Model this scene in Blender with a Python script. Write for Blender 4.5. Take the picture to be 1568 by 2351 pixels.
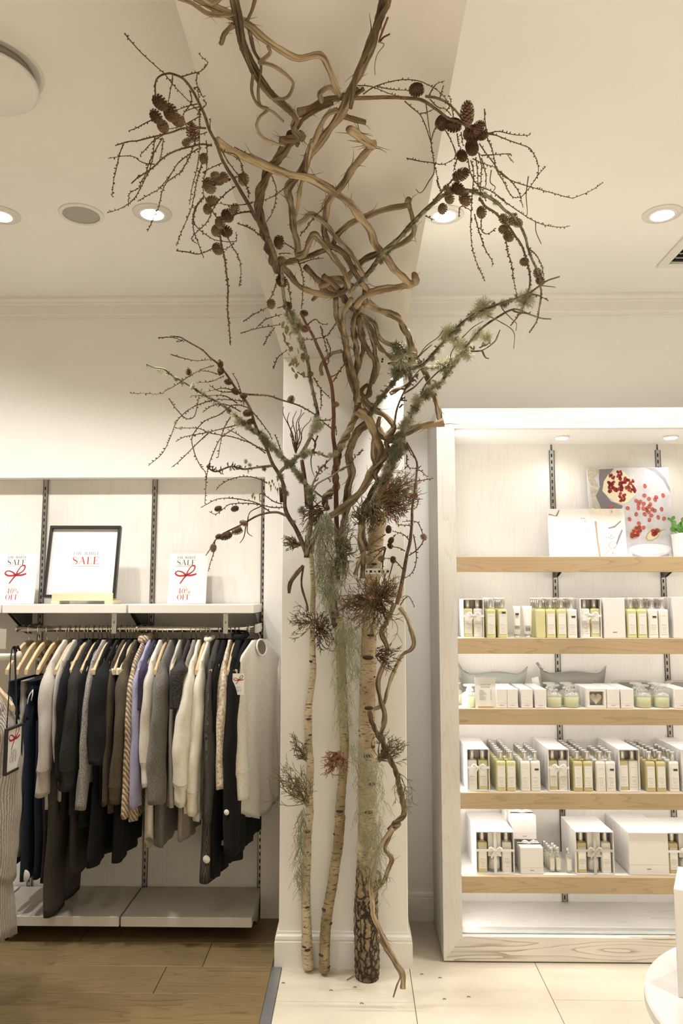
import bpy, math, random
import numpy as np
from mathutils import Vector, Matrix

for o in list(bpy.data.objects): bpy.data.objects.remove(o)
S = bpy.context.scene
COL = S.collection
R = math.radians
# ---------------------------------------------------------------- camera
F = 1744.0; TH = R(6.12); PS = R(1.02); EYE = 1.5
cam = bpy.data.cameras.new('camera'); camo = bpy.data.objects.new('camera', cam); COL.objects.link(camo)
cam.sensor_fit = 'HORIZONTAL'; cam.sensor_width = 36.0; cam.lens = 36.0*F/1568.0; cam.clip_start = 0.05
camo.location = (0, 0, EYE); camo.rotation_euler = (math.pi/2+TH, 0, PS)
S.camera = camo
# ---------------------------------------------------------------- world, exposure
W = bpy.data.worlds.new('world'); S.world = W; W.use_nodes = True
W.node_tree.nodes['Background'].inputs[0].default_value = (1, .93, .82, 1)
W.node_tree.nodes['Background'].inputs[1].default_value = 0.05
S.view_settings.view_transform = 'Standard'
try: S.view_settings.look = 'None'
except Exception: pass
S.view_settings.gamma = 1.0; S.view_settings.use_curve_mapping = False
S.view_settings.exposure = 0.44
S.cycles.adaptive_threshold = .025; S.cycles.max_bounces = 6; S.cycles.diffuse_bounces = 4; S.cycles.glossy_bounces = 3; S.cycles.transmission_bounces = 6; S.cycles.caustics_reflective = False; S.cycles.caustics_refractive = False
DOWNLIGHT_W = 66.0; ROOM_FILL_W = 170.0; LED_W = .42; WARM = (1.0, .972, .925)

# ---------------------------------------------------------------- measuring: a pixel of the photograph -> a point of the place
FW = np.array((-math.sin(PS)*math.cos(TH), math.cos(PS)*math.cos(TH), math.sin(TH)))
RT = np.array((math.cos(PS), math.sin(PS), 0.0))
UP = np.array((math.sin(PS)*math.sin(TH), -math.cos(PS)*math.sin(TH), math.cos(TH)))
def ray(x, y): return FW + (x-784)/F*RT + (1175.5-y)/F*UP
def atY(x, y, D):
    r = ray(x, y); t = D/r[1]; return Vector((r[0]*t, D, EYE+r[2]*t))
def atZ(x, y, Z):
    r = ray(x, y); t = (Z-EYE)/r[2]; return Vector((r[0]*t, r[1]*t, Z))
def zc(p): return float((np.array(p)-np.array((0, 0, EYE)))@FW)

# ---------------------------------------------------------------- helpers
rnd = random.Random(11)
def link(o, parent=None):
    COL.objects.link(o)
    if parent is not None: o.parent = parent
    return o
def tag(o, label=None, cat=None, group=None, kind=None):
    if label: o['label'] = label
    if cat: o['category'] = cat
    if group: o['group'] = group
    if kind: o['kind'] = kind
    return o
def thing(name, label, cat, loc=(0, 0, 0), rz=0, group=None, kind=None):
    o = bpy.data.objects.new(name, None); link(o); o.location = loc; o.rotation_euler = (0, 0, rz); o.empty_display_size = .02
    return tag(o, label, cat, group, kind)
JOINED = {'slots', 'holes', 'side_spurs', 'berries', 'dry_leaves', 'stems', 'strands', 'printed_seeds', 'printed_loose_seeds', 'printed_spoon_seeds', 'printed_crumbs', 'printed_petals', 'printed_pods', 'price_lines', 'lettering', 'script_line', 'barcode', 'tube_print', 'carton_print', 'edge', 'label_print'}   # pieces too small to pick apart
class MB:
    def __init__(s): s.v = []; s.f = []; s.uv = []
    def add(s, v, f, uv=None):
        b = len(s.v); s.v += [tuple(p) for p in v]
        for i, q in enumerate(f):
            s.f.append(tuple(b+j for j in q)); s.uv.append(uv[i] if uv else None)
        return s
    def box(s, x0, x1, y0, y1, z0, z1, bv=0.0, M=None):
        if bv > 0:
            bv = min(bv, (x1-x0)*.45, (y1-y0)*.45, (z1-z0)*.45)
            v = []
            for X, sx in ((x0, 1), (x1, -1)):
                for Y, sy in ((y0, 1), (y1, -1)):
                    for Z, sz in ((z0, 1), (z1, -1)):
                        v += [(X, Y+sy*bv, Z+sz*bv), (X+sx*bv, Y, Z+sz*bv), (X+sx*bv, Y+sy*bv, Z)]
            I = lambda a, b, c, k: ((a*2+b)*2+c)*3+k
            f = []
            for a in (0, 1): f.append([I(a, 0, 0, 0), I(a, 1, 0, 0), I(a, 1, 1, 0), I(a, 0, 1, 0)])
            for b in (0, 1): f.append([I(0, b, 0, 1), I(1, b, 0, 1), I(1, b, 1, 1), I(0, b, 1, 1)])
            for c in (0, 1): f.append([I(0, 0, c, 2), I(1, 0, c, 2), I(1, 1, c, 2), I(0, 1, c, 2)])
            for a in (0, 1):
                for b in (0, 1): f.append([I(a, b, 0, 0), I(a, b, 1, 0), I(a, b, 1, 1), I(a, b, 0, 1)])
                for c in (0, 1): f.append([I(a, 0, c, 0), I(a, 1, c, 0), I(a, 1, c, 2), I(a, 0, c, 2)])
            for b in (0, 1):
                for c in (0, 1): f.append([I(0, b, c, 1), I(1, b, c, 1), I(1, b, c, 2), I(0, b, c, 2)])
            for a in (0, 1):
                for b in (0, 1):
                    for c in (0, 1): f.append([I(a, b, c, 0), I(a, b, c, 1), I(a, b, c, 2)])
        else:
            v = [(x0, y0, z0), (x1, y0, z0), (x1, y1, z0), (x0, y1, z0), (x0, y0, z1), (x1, y0, z1), (x1, y1, z1), (x0, y1, z1)]
            f = [(0, 3, 2, 1), (4, 5, 6, 7), (0, 1, 5, 4), (1, 2, 6, 5), (2, 3, 7, 6), (3, 0, 4, 7)]
        if M is not None: v = [M@Vector(p) for p in v]
        return s.add(v, f)
    def lathe(s, prof, n=20, M=None, cap=True):
        v = []; f = []
        for r, z in prof:
            for i in range(n):
                a = 2*math.pi*i/n; v.append((r*math.cos(a), r*math.sin(a), z))
        m = len(prof)
        for k in range(m-1):
            for i in range(n):
                j = (i+1) % n; f.append((k*n+i, k*n+j, (k+1)*n+j, (k+1)*n+i))
        if cap:
            f.append(tuple(range(n-1, -1, -1))); f.append(tuple((m-1)*n+i for i in range(n)))
        if M is not None: v = [M@Vector(p) for p in v]
        return s.add(v, f)
    def tube(s, P, rad, n=8, cap=True, ridge=0.0, twist=0.0, flat=None, seed=0):
        P = [Vector(p) for p in P]; m = len(P)
        if m < 2: return s
        if not hasattr(rad, '__len__'): rad = [rad]*m
        T = [(P[min(i+1, m-1)]-P[max(i-1, 0)]).normalized() for i in range(m)]
        a = Vector((0, 0, 1)) if abs(T[0].z) < .9 else Vector((1, 0, 0))
        N = (a-T[0]*a.dot(T[0])).normalized()
        v = []; f = []; uv = []; L = 0.0; Ls = []
        g = random.Random(seed); ph = [g.uniform(0, 6.28) for _ in range(4)]
        for i in range(m):
            if i:
                L += (P[i]-P[i-1]).length
                N = N-T[i]*N.dot(T[i]); N = N.normalized() if N.length > 1e-6 else Vector((1, 0, 0))
            Ls.append(L); B = T[i].cross(N)
            for j in range(n):
                an = 2*math.pi*j/n
                rr = rad[i]
                if ridge: rr *= 1+ridge*(math.sin(2*an+twist*L+ph[0])*.6+math.sin(3*an-twist*.7*L+ph[1])*.5+.5*math.sin(L*40+ph[2]+an)*.6)
                v.append(P[i]+N*math.cos(an)*rr+B*math.sin(an)*rr*(flat or 1))
        for i in range(m-1):
            for j in range(n):
                k = (j+1) % n; f.append((i*n+j, i*n+k, (i+1)*n+k, (i+1)*n+j))
                u0, u1 = j/n, (j+1)/n
                uv.append(((u0, Ls[i]), (u1, Ls[i]), (u1, Ls[i+1]), (u0, Ls[i+1])))
        if cap:
            f.append(tuple(range(n-1, -1, -1))); uv.append(None)
            f.append(tuple((m-1)*n+i for i in range(n))); uv.append(None)
        return s.add(v, f, uv)
    def poly(s, pts, h=0.0):  # flat polygon in the xz plane facing -y, with thickness h
        n = len(pts); v = [(x, -h, z) for x, z in pts]; s.add(v, [tuple(range(n))])
        if h: s.add([(x, 0, z) for x, z in pts]+v, [(i, (i+1) % n, n+(i+1) % n, n+i) for i in range(n)])
        return s
    def mesh(s, name, mat=None, smooth=False):
        me = bpy.data.meshes.new(name); me.from_pydata([tuple(p) for p in s.v], [], s.f)
        if any(u is not None for u in s.uv):
            ul = me.uv_layers.new(name='UVMap'); flat = []
            for q, u in zip(s.f, s.uv):
                if u is None: flat += [0.0, 0.0]*len(q)
                else:
                    for a in u: flat += [a[0], a[1]]
            ul.data.foreach_set('uv', flat)
        if mat: me.materials.append(mat)
        if smooth: me.polygons.foreach_set('use_smooth', [True]*len(me.polygons))
        return me
    def build(s, name, mat=None, parent=None, smooth=False, loc=None, rot=None):
        o = bpy.data.objects.new(name, s.mesh(name, mat, smooth)); link(o, parent)
        if name in JOINED: o['kind'] = 'stuff'
        if loc is not None: o.location = loc
        if rot is not None: o.rotation_euler = rot
        return o
def inst(name, me, parent=None, loc=(0, 0, 0), rot=(0, 0, 0), sc=(1, 1, 1)):
    o = bpy.data.objects.new(name, me); link(o, parent); o.location = loc; o.rotation_euler = rot
    o.scale = sc if hasattr(sc, '__len__') else (sc, sc, sc)
    if name in JOINED: o['kind'] = 'stuff'
    return o
def boxo(name, x0, x1, y0, y1, z0, z1, mat, parent=None, bv=0.0):
    return MB().box(x0, x1, y0, y1, z0, z1, bv).build(name, mat, parent)
def smoothpts(P, step=None, sub=6):
    P = [Vector(p) for p in P]
    if len(P) < 3: 
        return [P[0].lerp(P[-1], i/4) for i in range(5)]
    out = []
    for i in range(len(P)-1):
        p0 = P[i-1] if i else P[0]*2-P[1]
        p1, p2 = P[i], P[i+1]
        p3 = P[i+2] if i+2 < len(P) else P[-1]*2-P[-2]
        for k in range(sub):
            t = k/sub
            out.append(.5*((2*p1)+(p2-p0)*t+(2*p0-5*p1+4*p2-p3)*t*t+(3*p1-p0-3*p2+p3)*t**3))
    out.append(P[-1]); return out

# ---------------------------------------------------------------- materials
MATS = {}
def nodes(name):
    m = bpy.data.materials.new(name); m.use_nodes = True; nt = m.node_tree
    return m, nt, nt.nodes['Principled BSDF']
def nd(nt, t, **k):
    n = nt.nodes.new(t)
    for a, b in k.items():
        if a.startswith('i_'): n.inputs[int(a[2:]) if a[2:].isdigit() else a[2:]].default_value = b
        else: setattr(n, a, b)
    return n
def c4(c): return (c[0], c[1], c[2], 1)
def plain(name, col, rough=.5, metal=0.0, var=0.0, scale=8.0, bump=0.0, bscale=60.0, spec=.5, sheen=0.0):
    if name in MATS: return MATS[name]
    m, nt, b = nodes(name); b.inputs['Roughness'].default_value = rough; b.inputs['Metallic'].default_value = metal
    b.inputs['Specular IOR Level'].default_value = spec; b.inputs['Base Color'].default_value = c4(col)
    if sheen: b.inputs['Sheen Weight'].default_value = sheen
    tc = nd(nt, 'ShaderNodeTexCoord')
    n = nd(nt, 'ShaderNodeTexNoise'); n.inputs['Scale'].default_value = scale; n.inputs['Detail'].default_value = 5
    nt.links.new(tc.outputs['Object'], n.inputs['Vector'])
    cr = nd(nt, 'ShaderNodeValToRGB'); e = cr.color_ramp.elements
    v = max(var, .015)
    e[0].position = .3; e[1].position = .7; e[0].color = c4([x*(1-v) for x in col]); e[1].color = c4([min(1, x*(1+v)) for x in col])
    nt.links.new(n.outputs['Fac'], cr.inputs[0]); nt.links.new(cr.outputs[0], b.inputs['Base Color'])
    if bump:
        n2 = nd(nt, 'ShaderNodeTexNoise'); n2.inputs['Scale'].default_value = bscale; n2.inputs['Detail'].default_value = 4
        nt.links.new(tc.outputs['Object'], n2.inputs['Vector'])
        bp = nd(nt, 'ShaderNodeBump'); bp.inputs['Strength'].default_value = bump; bp.inputs['Distance'].default_value = .003
        nt.links.new(n2.outputs['Fac'], bp.inputs['Height']); nt.links.new(bp.outputs[0], b.inputs['Normal'])
    MATS[name] = m; return m
def wood(name, light, dark, axis='X', rough=.5, scale=1.0, amount=.5, rings=6.0, bump=.15, coord='Object', knots=False):
    """boards: grain lines running along one axis, wandering into cathedral arches"""
    if name in MATS: return MATS[name]
    m, nt, b = nodes(name); b.inputs['Roughness'].default_value = rough
    tc = nd(nt, 'ShaderNodeTexCoord'); oi = nd(nt, 'ShaderNodeObjectInfo')
    add = nd(nt, 'ShaderNodeVectorMath', operation='ADD'); mul = nd(nt, 'ShaderNodeVectorMath', operation='SCALE'); mul.inputs['Scale'].default_value = 9.0
    comb = nd(nt, 'ShaderNodeCombineXYZ')
    for i in range(3): nt.links.new(oi.outputs['Random'], comb.inputs[i])
    nt.links.new(comb.outputs[0], mul.inputs[0]); nt.links.new(tc.outputs[coord], add.inputs[0]); nt.links.new(mul.outputs[0], add.inputs[1])
    mp = nd(nt, 'ShaderNodeMapping'); st = [14, 14, 14]; st['XYZ'.index(axis)] = 1.1
    mp.inputs['Scale'].default_value = [s*scale for s in st]; nt.links.new(add.outputs[0], mp.inputs[0])
    n = nd(nt, 'ShaderNodeTexNoise'); n.inputs['Scale'].default_value = .55; n.inputs['Detail'].default_value = 3; n.inputs['Roughness'].default_value = .45
    nt.links.new(mp.outputs[0], n.inputs[0])
    mt = nd(nt, 'ShaderNodeMath', operation='MULTIPLY'); mt.inputs[1].default_value = rings*4; nt.links.new(n.outputs['Fac'], mt.inputs[0])
    fr = nd(nt, 'ShaderNodeMath', operation='FRACT'); nt.links.new(mt.outputs[0], fr.inputs[0])
    cr = nd(nt, 'ShaderNodeValToRGB'); e = cr.color_ramp.elements
    e[0].position = 0; e[0].color = (1, 1, 1, 1); e[1].position = 1; e[1].color = (0, 0, 0, 1)
    x = cr.color_ramp.elements.new(.22); x.color = (.15, .15, .15, 1)
    nt.links.new(fr.outputs[0], cr.inputs[0])
    mp2 = nd(nt, 'ShaderNodeMapping'); st = [160, 160, 160]; st['XYZ'.index(axis)] = 3.0
    mp2.inputs['Scale'].default_value = st; nt.links.new(add.outputs[0], mp2.inputs[0])
    n2 = nd(nt, 'ShaderNodeTexNoise'); n2.inputs['Scale'].default_value = 1.0; n2.inputs['Detail'].default_value = 3; nt.links.new(mp2.outputs[0], n2.inputs[0])
    m2 = nd(nt, 'ShaderNodeMath', operation='MULTIPLY'); nt.links.new(cr.outputs[0], m2.inputs[0]); nt.links.new(n2.outputs['Fac'], m2.inputs[1])
    m3 = nd(nt, 'ShaderNodeMath', operation='MULTIPLY'); m3.inputs[1].default_value = amount*1.7; m3.use_clamp = True; nt.links.new(m2.outputs[0], m3.inputs[0])
    mx = nd(nt, 'ShaderNodeMix', data_type='RGBA'); mx.inputs[6].default_value = c4(light); mx.inputs[7].default_value = c4(dark)
    nt.links.new(m3.outputs[0], mx.inputs[0])
    n3 = nd(nt, 'ShaderNodeTexNoise'); n3.inputs['Scale'].default_value = 2.2; nt.links.new(add.outputs[0], n3.inputs[0])
    mr = nd(nt, 'ShaderNodeMapRange'); mr.inputs[1].default_value = .3; mr.inputs[2].default_value = .7; mr.inputs[3].default_value = .86; mr.inputs[4].default_value = 1.08
    nt.links.new(n3.outputs['Fac'], mr.inputs[0])
    sc = nd(nt, 'ShaderNodeVectorMath', operation='SCALE'); nt.links.new(mx.outputs[2], sc.inputs[0]); nt.links.new(mr.outputs[0], sc.inputs['Scale'])
    nt.links.new(sc.outputs[0], b.inputs['Base Color'])
    bp = nd(nt, 'ShaderNodeBump'); bp.inputs['Strength'].default_value = bump; bp.inputs['Distance'].default_value = .002; bp.invert = True
    nt.links.new(m3.outputs[0], bp.inputs['Height']); nt.links.new(bp.outputs[0], b.inputs['Normal'])
    MATS[name] = m; return m
def fibre(name, light, dark, rough=.75, us=9.0, vs=14.0, bump=.8, spots=None):
    """bark on tubes: streaks along the stem (UV v runs along it, in metres)"""
    if name in MATS: return MATS[name]
    m, nt, b = nodes(name); b.inputs['Roughness'].default_value = rough; b.inputs['Specular IOR Level'].default_value = .25
    tc = nd(nt, 'ShaderNodeTexCoord'); mp = nd(nt, 'ShaderNodeMapping'); mp.inputs['Scale'].default_value = (us, vs, 1)
    nt.links.new(tc.outputs['UV'], mp.inputs[0])
    n = nd(nt, 'ShaderNodeTexNoise'); n.inputs['Scale'].default_value = 1.0; n.inputs['Detail'].default_value = 6; n.inputs['Distortion'].default_value = .4
    nt.links.new(mp.outputs[0], n.inputs[0])
    n2 = nd(nt, 'ShaderNodeTexNoise'); n2.inputs['Scale'].default_value = 7.0; n2.inputs['Detail'].default_value = 3; nt.links.new(tc.outputs['Object'], n2.inputs[0])
    ad = nd(nt, 'ShaderNodeMath', operation='ADD'); nt.links.new(n.outputs['Fac'], ad.inputs[0]); nt.links.new(n2.outputs['Fac'], ad.inputs[1])
    cr = nd(nt, 'ShaderNodeValToRGB'); e = cr.color_ramp.elements
    e[0].position = .43; e[1].position = .57; e[0].color = c4(dark); e[1].color = c4(light)
    hf = nd(nt, 'ShaderNodeMath', operation='MULTIPLY'); hf.inputs[1].default_value = .5; nt.links.new(ad.outputs[0], hf.inputs[0])
    nt.links.new(hf.outputs[0], cr.inputs[0]); nt.links.new(cr.outputs[0], b.inputs['Base Color'])
    bp = nd(nt, 'ShaderNodeBump'); bp.inputs['Strength'].default_value = min(1, bump*1.2); bp.inputs['Distance'].default_value = .007
    nt.links.new(n.outputs['Fac'], bp.inputs['Height']); nt.links.new(bp.outputs[0], b.inputs['Normal'])
    MATS[name] = m; return m
def fabric(name, col, col2=None, scale=220.0, bump=.25, rough=.92, stretch=(1, 1, 1), contrast=.5, wave=None):
    if name in MATS: return MATS[name]
    m, nt, b = nodes(name); b.inputs['Roughness'].default_value = rough; b.inputs['Specular IOR Level'].default_value = .15
    b.inputs['Sheen Weight'].default_value = .22 if max(col) > .2 else .02
    col2 = col2 or [x*.82 for x in col]
    tc = nd(nt, 'ShaderNodeTexCoord'); mp = nd(nt, 'ShaderNodeMapping'); mp.inputs['Scale'].default_value = stretch
    nt.links.new(tc.outputs['Object'], mp.inputs[0])
    if wave:
        n = nd(nt, 'ShaderNodeTexWave'); n.wave_type = 'BANDS'; n.bands_direction = wave; n.inputs['Scale'].default_value = scale
        n.inputs['Distortion'].default_value = 2.5; n.inputs['Detail'].default_value = 2; n.inputs['Detail Scale'].default_value = 2.0
    else:
        n = nd(nt, 'ShaderNodeTexNoise'); n.inputs['Scale'].default_value = scale; n.inputs['Detail'].default_value = 2
    nt.links.new(mp.outputs[0], n.inputs[0])
    cr = nd(nt, 'ShaderNodeValToRGB'); e = cr.color_ramp.elements
    e[0].position = .5-contrast*.3; e[1].position = .5+contrast*.3; e[0].color = c4(col2); e[1].color = c4(col)
    nt.links.new(n.outputs['Fac'], cr.inputs[0]); nt.links.new(cr.outputs[0], b.inputs['Base Color'])
    bp = nd(nt, 'ShaderNodeBump'); bp.inputs['Strength'].default_value = bump; bp.inputs['Distance'].default_value = .002
    nt.links.new(n.outputs['Fac'], bp.inputs['Height']); nt.links.new(bp.outputs[0], b.inputs['Normal'])
    MATS[name] = m; return m
def glass(name, col, rough=.04, trans=.9, ior=1.3, alpha=1.0):
    if name in MATS: return MATS[name]
    m, nt, b = nodes(name); b.inputs['Base Color'].default_value = c4(col); b.inputs['Roughness'].default_value = rough
    b.inputs['Transmission Weight'].default_value = trans; b.inputs['IOR'].default_value = ior; b.inputs['Alpha'].default_value = alpha
    MATS[name] = m; return m
def clearglass(name, col, alpha=.2, rough=.05):
    if name in MATS: return MATS[name]
    m, nt, b = nodes(name); b.inputs['Base Color'].default_value = c4(col); b.inputs['Roughness'].default_value = rough; b.inputs['Alpha'].default_value = alpha; b.inputs['Specular IOR Level'].default_value = .8
    MATS[name] = m; return m
def emit(name, col, st):
    if name in MATS: return MATS[name]
    m, nt, b = nodes(name); b.inputs['Base Color'].default_value = c4(col)
    b.inputs['Emission Color'].default_value = c4(col); b.inputs['Emission Strength'].default_value = st
    MATS[name] = m; return m
def birch(name, light, mid, dark, rough_base=None, vs=1.0):
    """birch bark: pale with dark crosswise flecks; below rough_base (world z) it turns to dark furrowed plates"""
    m, nt, b = nodes(name); b.inputs['Roughness'].default_value = .7; b.inputs['Specular IOR Level'].default_value = .3
    tc = nd(nt, 'ShaderNodeTexCoord'); sx = nd(nt, 'ShaderNodeSeparateXYZ'); nt.links.new(tc.outputs['Object'], sx.inputs[0])
    n = nd(nt, 'ShaderNodeTexNoise'); n.inputs['Scale'].default_value = 11; n.inputs['Detail'].default_value = 6; nt.links.new(tc.outputs['Object'], n.inputs[0])
    cr = nd(nt, 'ShaderNodeValToRGB'); e = cr.color_ramp.elements; e[0].position = .32; e[1].position = .66; e[0].color = c4(mid); e[1].color = c4(light)
    nt.links.new(n.outputs['Fac'], cr.inputs[0])
    mp = nd(nt, 'ShaderNodeMapping'); mp.inputs['Scale'].default_value = (38, 38, 190*vs); nt.links.new(tc.outputs['Object'], mp.inputs[0])
    f = nd(nt, 'ShaderNodeTexNoise'); f.inputs['Scale'].default_value = 1.0; f.inputs['Detail'].default_value = 2; nt.links.new(mp.outputs[0], f.inputs[0])
    fr = nd(nt, 'ShaderNodeValToRGB'); e = fr.color_ramp.elements; e[0].position = .56; e[1].position = .66; e[0].color = (0, 0, 0, 1); e[1].color = (.85, .85, .85, 1)
    nt.links.new(f.outputs['Fac'], fr.inputs[0])
    mx = nd(nt, 'ShaderNodeMix', data_type='RGBA'); nt.links.new(fr.outputs[0], mx.inputs[0]); nt.links.new(cr.outputs[0], mx.inputs[6]); mx.inputs[7].default_value = c4(dark)
    out = mx.outputs[2]; height = n.outputs['Fac']
    if rough_base is not None:
        mp2 = nd(nt, 'ShaderNodeMapping'); mp2.inputs['Scale'].default_value = (44, 44, 11); nt.links.new(tc.outputs['Object'], mp2.inputs[0])
        v = nd(nt, 'ShaderNodeTexVoronoi'); v.feature = 'DISTANCE_TO_EDGE'; v.inputs['Scale'].default_value = 1.0
        nz = nd(nt, 'ShaderNodeTexNoise'); nz.inputs['Scale'].default_value = 24; nz.inputs['Detail'].default_value = 4; nt.links.new(tc.outputs['Object'], nz.inputs[0])
        nzs = nd(nt, 'ShaderNodeVectorMath', operation='SCALE'); nzs.inputs['Scale'].default_value = 1.9; nt.links.new(nz.outputs['Color'], nzs.inputs[0])
        av = nd(nt, 'ShaderNodeVectorMath', operation='ADD'); nt.links.new(mp2.outputs[0], av.inputs[0]); nt.links.new(nzs.outputs[0], av.inputs[1]); nt.links.new(av.outputs[0], v.inputs[0])
        vr = nd(nt, 'ShaderNodeValToRGB'); e = vr.color_ramp.elements; e[0].position = .05; e[1].position = .17; e[0].color = (.022, .016, .009, 1); e[1].color = c4([x*.85 for x in mid])
        nt.links.new(v.outputs['Distance'], vr.inputs[0])
        zz = nd(nt, 'ShaderNodeMath', operation='ADD'); nt.links.new(sx.outputs['Z'], zz.inputs[0])
        nn = nd(nt, 'ShaderNodeMath', operation='MULTIPLY'); nn.inputs[1].default_value = .45; nt.links.new(n.outputs['Fac'], nn.inputs[0]); nt.links.new(nn.outputs[0], zz.inputs[1])
        rr = nd(nt, 'ShaderNodeMapRange'); rr.inputs[1].default_value = rough_base+.12; rr.inputs[2].default_value = rough_base+.34; rr.inputs[3].default_value = 1; rr.inputs[4].default_value = 0
        nt.links.new(zz.outputs[0], rr.inputs[0])
        m2 = nd(nt, 'ShaderNodeMix', data_type='RGBA'); nt.links.new(rr.outputs[0], m2.inputs[0]); nt.links.new(out, m2.inputs[6]); nt.links.new(vr.outputs[0], m2.inputs[7]); out = m2.outputs[2]
        r3 = nd(nt, 'ShaderNodeMapRange'); r3.inputs[1].default_value = .12; r3.inputs[2].default_value = .34; r3.inputs[3].default_value = 1; r3.inputs[4].default_value = 0
        nt.links.new(zz.outputs[0], r3.inputs[0])
        m4 = nd(nt, 'ShaderNodeMix', data_type='RGBA'); nt.links.new(r3.outputs[0], m4.inputs[0]); nt.links.new(out, m4.inputs[6]); m4.inputs[7].default_value = (.035, .026, .014, 1); out = m4.outputs[2]
        mm = nd(nt, 'ShaderNodeMath', operation='MULTIPLY'); nt.links.new(v.outputs['Distance'], mm.inputs[0]); nt.links.new(rr.outputs[0], mm.inputs[1])
        m3 = nd(nt, 'ShaderNodeMath', operation='MULTIPLY_ADD'); nt.links.new(mm.outputs[0], m3.inputs[0]); m3.inputs[1].default_value = 3.0; nt.links.new(n.outputs['Fac'], m3.inputs[2]); height = m3.outputs[0]
    nt.links.new(out, b.inputs['Base Color'])
    bp = nd(nt, 'ShaderNodeBump'); bp.inputs['Strength'].default_value = .7; bp.inputs['Distance'].default_value = .008
    nt.links.new(height, bp.inputs['Height']); nt.links.new(bp.outputs[0], b.inputs['Normal'])
    return m

PAINT = plain('wall_paint', (.82, .80, .755), .6, var=.02, scale=3, bump=.05, bscale=150)
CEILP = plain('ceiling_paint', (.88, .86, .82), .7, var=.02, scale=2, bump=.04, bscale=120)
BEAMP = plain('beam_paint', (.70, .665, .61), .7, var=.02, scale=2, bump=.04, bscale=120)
GLOSS = plain('gloss_white_paint', (.80, .775, .73), .35, var=.02)
WHITEWOOD_V = wood('whitewashed_wood_upright', (.77, .745, .71), (.58, .51, .44), 'Z', .45, 1.0, .45, 5)
WHITEWOOD_H = wood('whitewashed_wood_lying', (.72, .695, .66), (.52, .45, .37), 'X', .45, 1.0, .55, 5)
PANELW = wood('whitewashed_panel', (.82, .79, .74), (.68, .61, .54), 'Z', .5, .8, .32, 5)
LIMED = wood('limed_worn_wood', (.80, .76, .69), (.38, .29, .19), 'X', .55, .9, 1.0, 5)
OAK = wood('pale_oak', (.52, .385, .23), (.30, .20, .10), 'X', .5, .9, .5, 6)
PLANKM = wood('brown_oak_floor', (.215, .15, .07), (.08, .052, .022), 'X', .42, .8, .6, 7, bump=.25)
TILEM = plain('cream_stone_tile', (.655, .585, .465), .32, var=.07, scale=3.5, bump=.04, bscale=40)
GROUT = plain('grout', (.36, .31, .23), .9)
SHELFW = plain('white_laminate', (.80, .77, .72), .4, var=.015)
SHELFSHADE = plain('shaded_white_laminate', (.62, .585, .53), .42, var=.03, scale=5)  # white laminate in a greyer colour, painting in the shade on the low shelves
STEEL = plain('brushed_steel', (.42, .41, .39), .3, .9)
DARKSTEEL = plain('dark_steel', (.10, .105, .105), .4, .7)
ALU = plain('aluminium', (.33, .335, .34), .38, .7, var=.08)
CHROME = plain('chrome', (.80, .77, .72), .12, 1.0)
SLOT = plain('slot_black', (.012, .012, .012), .8)
BLACK = plain('black_frame', (.018, .017, .016), .35)
# ================================================================ the setting
WY = 3.70      # back wall face
CEIL = 2.99; SOF = 2.53
def struct(o): o['kind'] = 'structure'; return o
fl = struct(boxo('floor', -3.2, 3.4, -2.6, 3.9, -.12, -.012, GROUT))
# timber planks: rows 0.207 m deep
g = random.Random(3)
y = 3.70; row = 0; XS = -.338
joints = {0: [-.95, -2.3], 1: [-1.9], 2: [-.765, -2.1], 3: [-1.55], 4: [-.9, -2.4]}
ys = [3.72, 3.545, 3.31, 3.24-.0, 3.03, 2.82, 2.6, 2.39, 2.18, 1.97, 1.76, 1.55, 1.34, 1.1]
ys = [3.72, 3.447, 3.239, 3.031, 2.823, 2.615, 2.407, 2.199, 1.991, 1.783, 1.575, 1.2, .8, .4, 0, -.6, -1.2, -1.8, -2.5]
jx = [[-1.2], [-1.86, -.62], [-.765, -2.1], [-1.55], [-.95, -2.4]]
for r_ in range(len(ys)-1):
    xs = [XS]+sorted(jx[r_ % 5], reverse=True)+[-3.2]
    for a, b in zip(xs[:-1], xs[1:]):
        boxo('plank', b+.0012, a-.0012, ys[r_+1]+.001, ys[r_]-.001, -.02, 0, PLANKM, fl, .0012)
# stone tiles
xl = [-.298, .216, .731, 1.246, 1.761, 2.3, 2.85, 3.4]
yl = {0: [3.72, 3.49, 2.983, 2.47, 1.96, 1.45, .6, -.5, -1.6, -2.6], 1: [3.72, 3.40, 2.7, 2.2, 1.7, 1.2, .3, -.7, -1.7, -2.6], 2: [3.72, 3.01, 2.5, 2.0, 1.5, .6, -.4, -1.4, -2.6]}
for i in range(len(xl)-1):
    yy = yl[0] if i == 0 else (yl[1] if i % 2 else yl[2])
    for a, b in zip(yy[:-1], yy[1:]):
        boxo('tile', xl[i]+.0011, xl[i+1]-.0011, b+.0011, a-.0011, -.02, 0, TILEM, fl, .001)
# metal threshold strip between timber and tile
struct(boxo('trim_1', -.338, -.2985, -2.6, 3.238, -.02, .004, ALU, None, .002))
# walls
struct(boxo('wall_back', -.30, 3.4, WY, WY+.15, 0, CEIL, PAINT))
struct(boxo('wall_left', -3.35, -3.2, -2.6, 3.9, 0, CEIL, PAINT))
struct(boxo('wall_right', 3.4, 3.55, -2.6, 3.9, 0, CEIL, PAINT))
struct(boxo('wall_front', -3.35, 3.55, -2.75, -2.6, 0, CEIL, PAINT))
struct(boxo('ceiling', -3.35, 3.55, -2.75, 3.9, CEIL, CEIL+.15, CEILP))
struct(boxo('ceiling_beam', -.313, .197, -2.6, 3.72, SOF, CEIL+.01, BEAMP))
pil = struct(boxo('pillar', -.313, .213, 3.25, 3.72, 0, SOF+.005, PAINT, None, .003))
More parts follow.
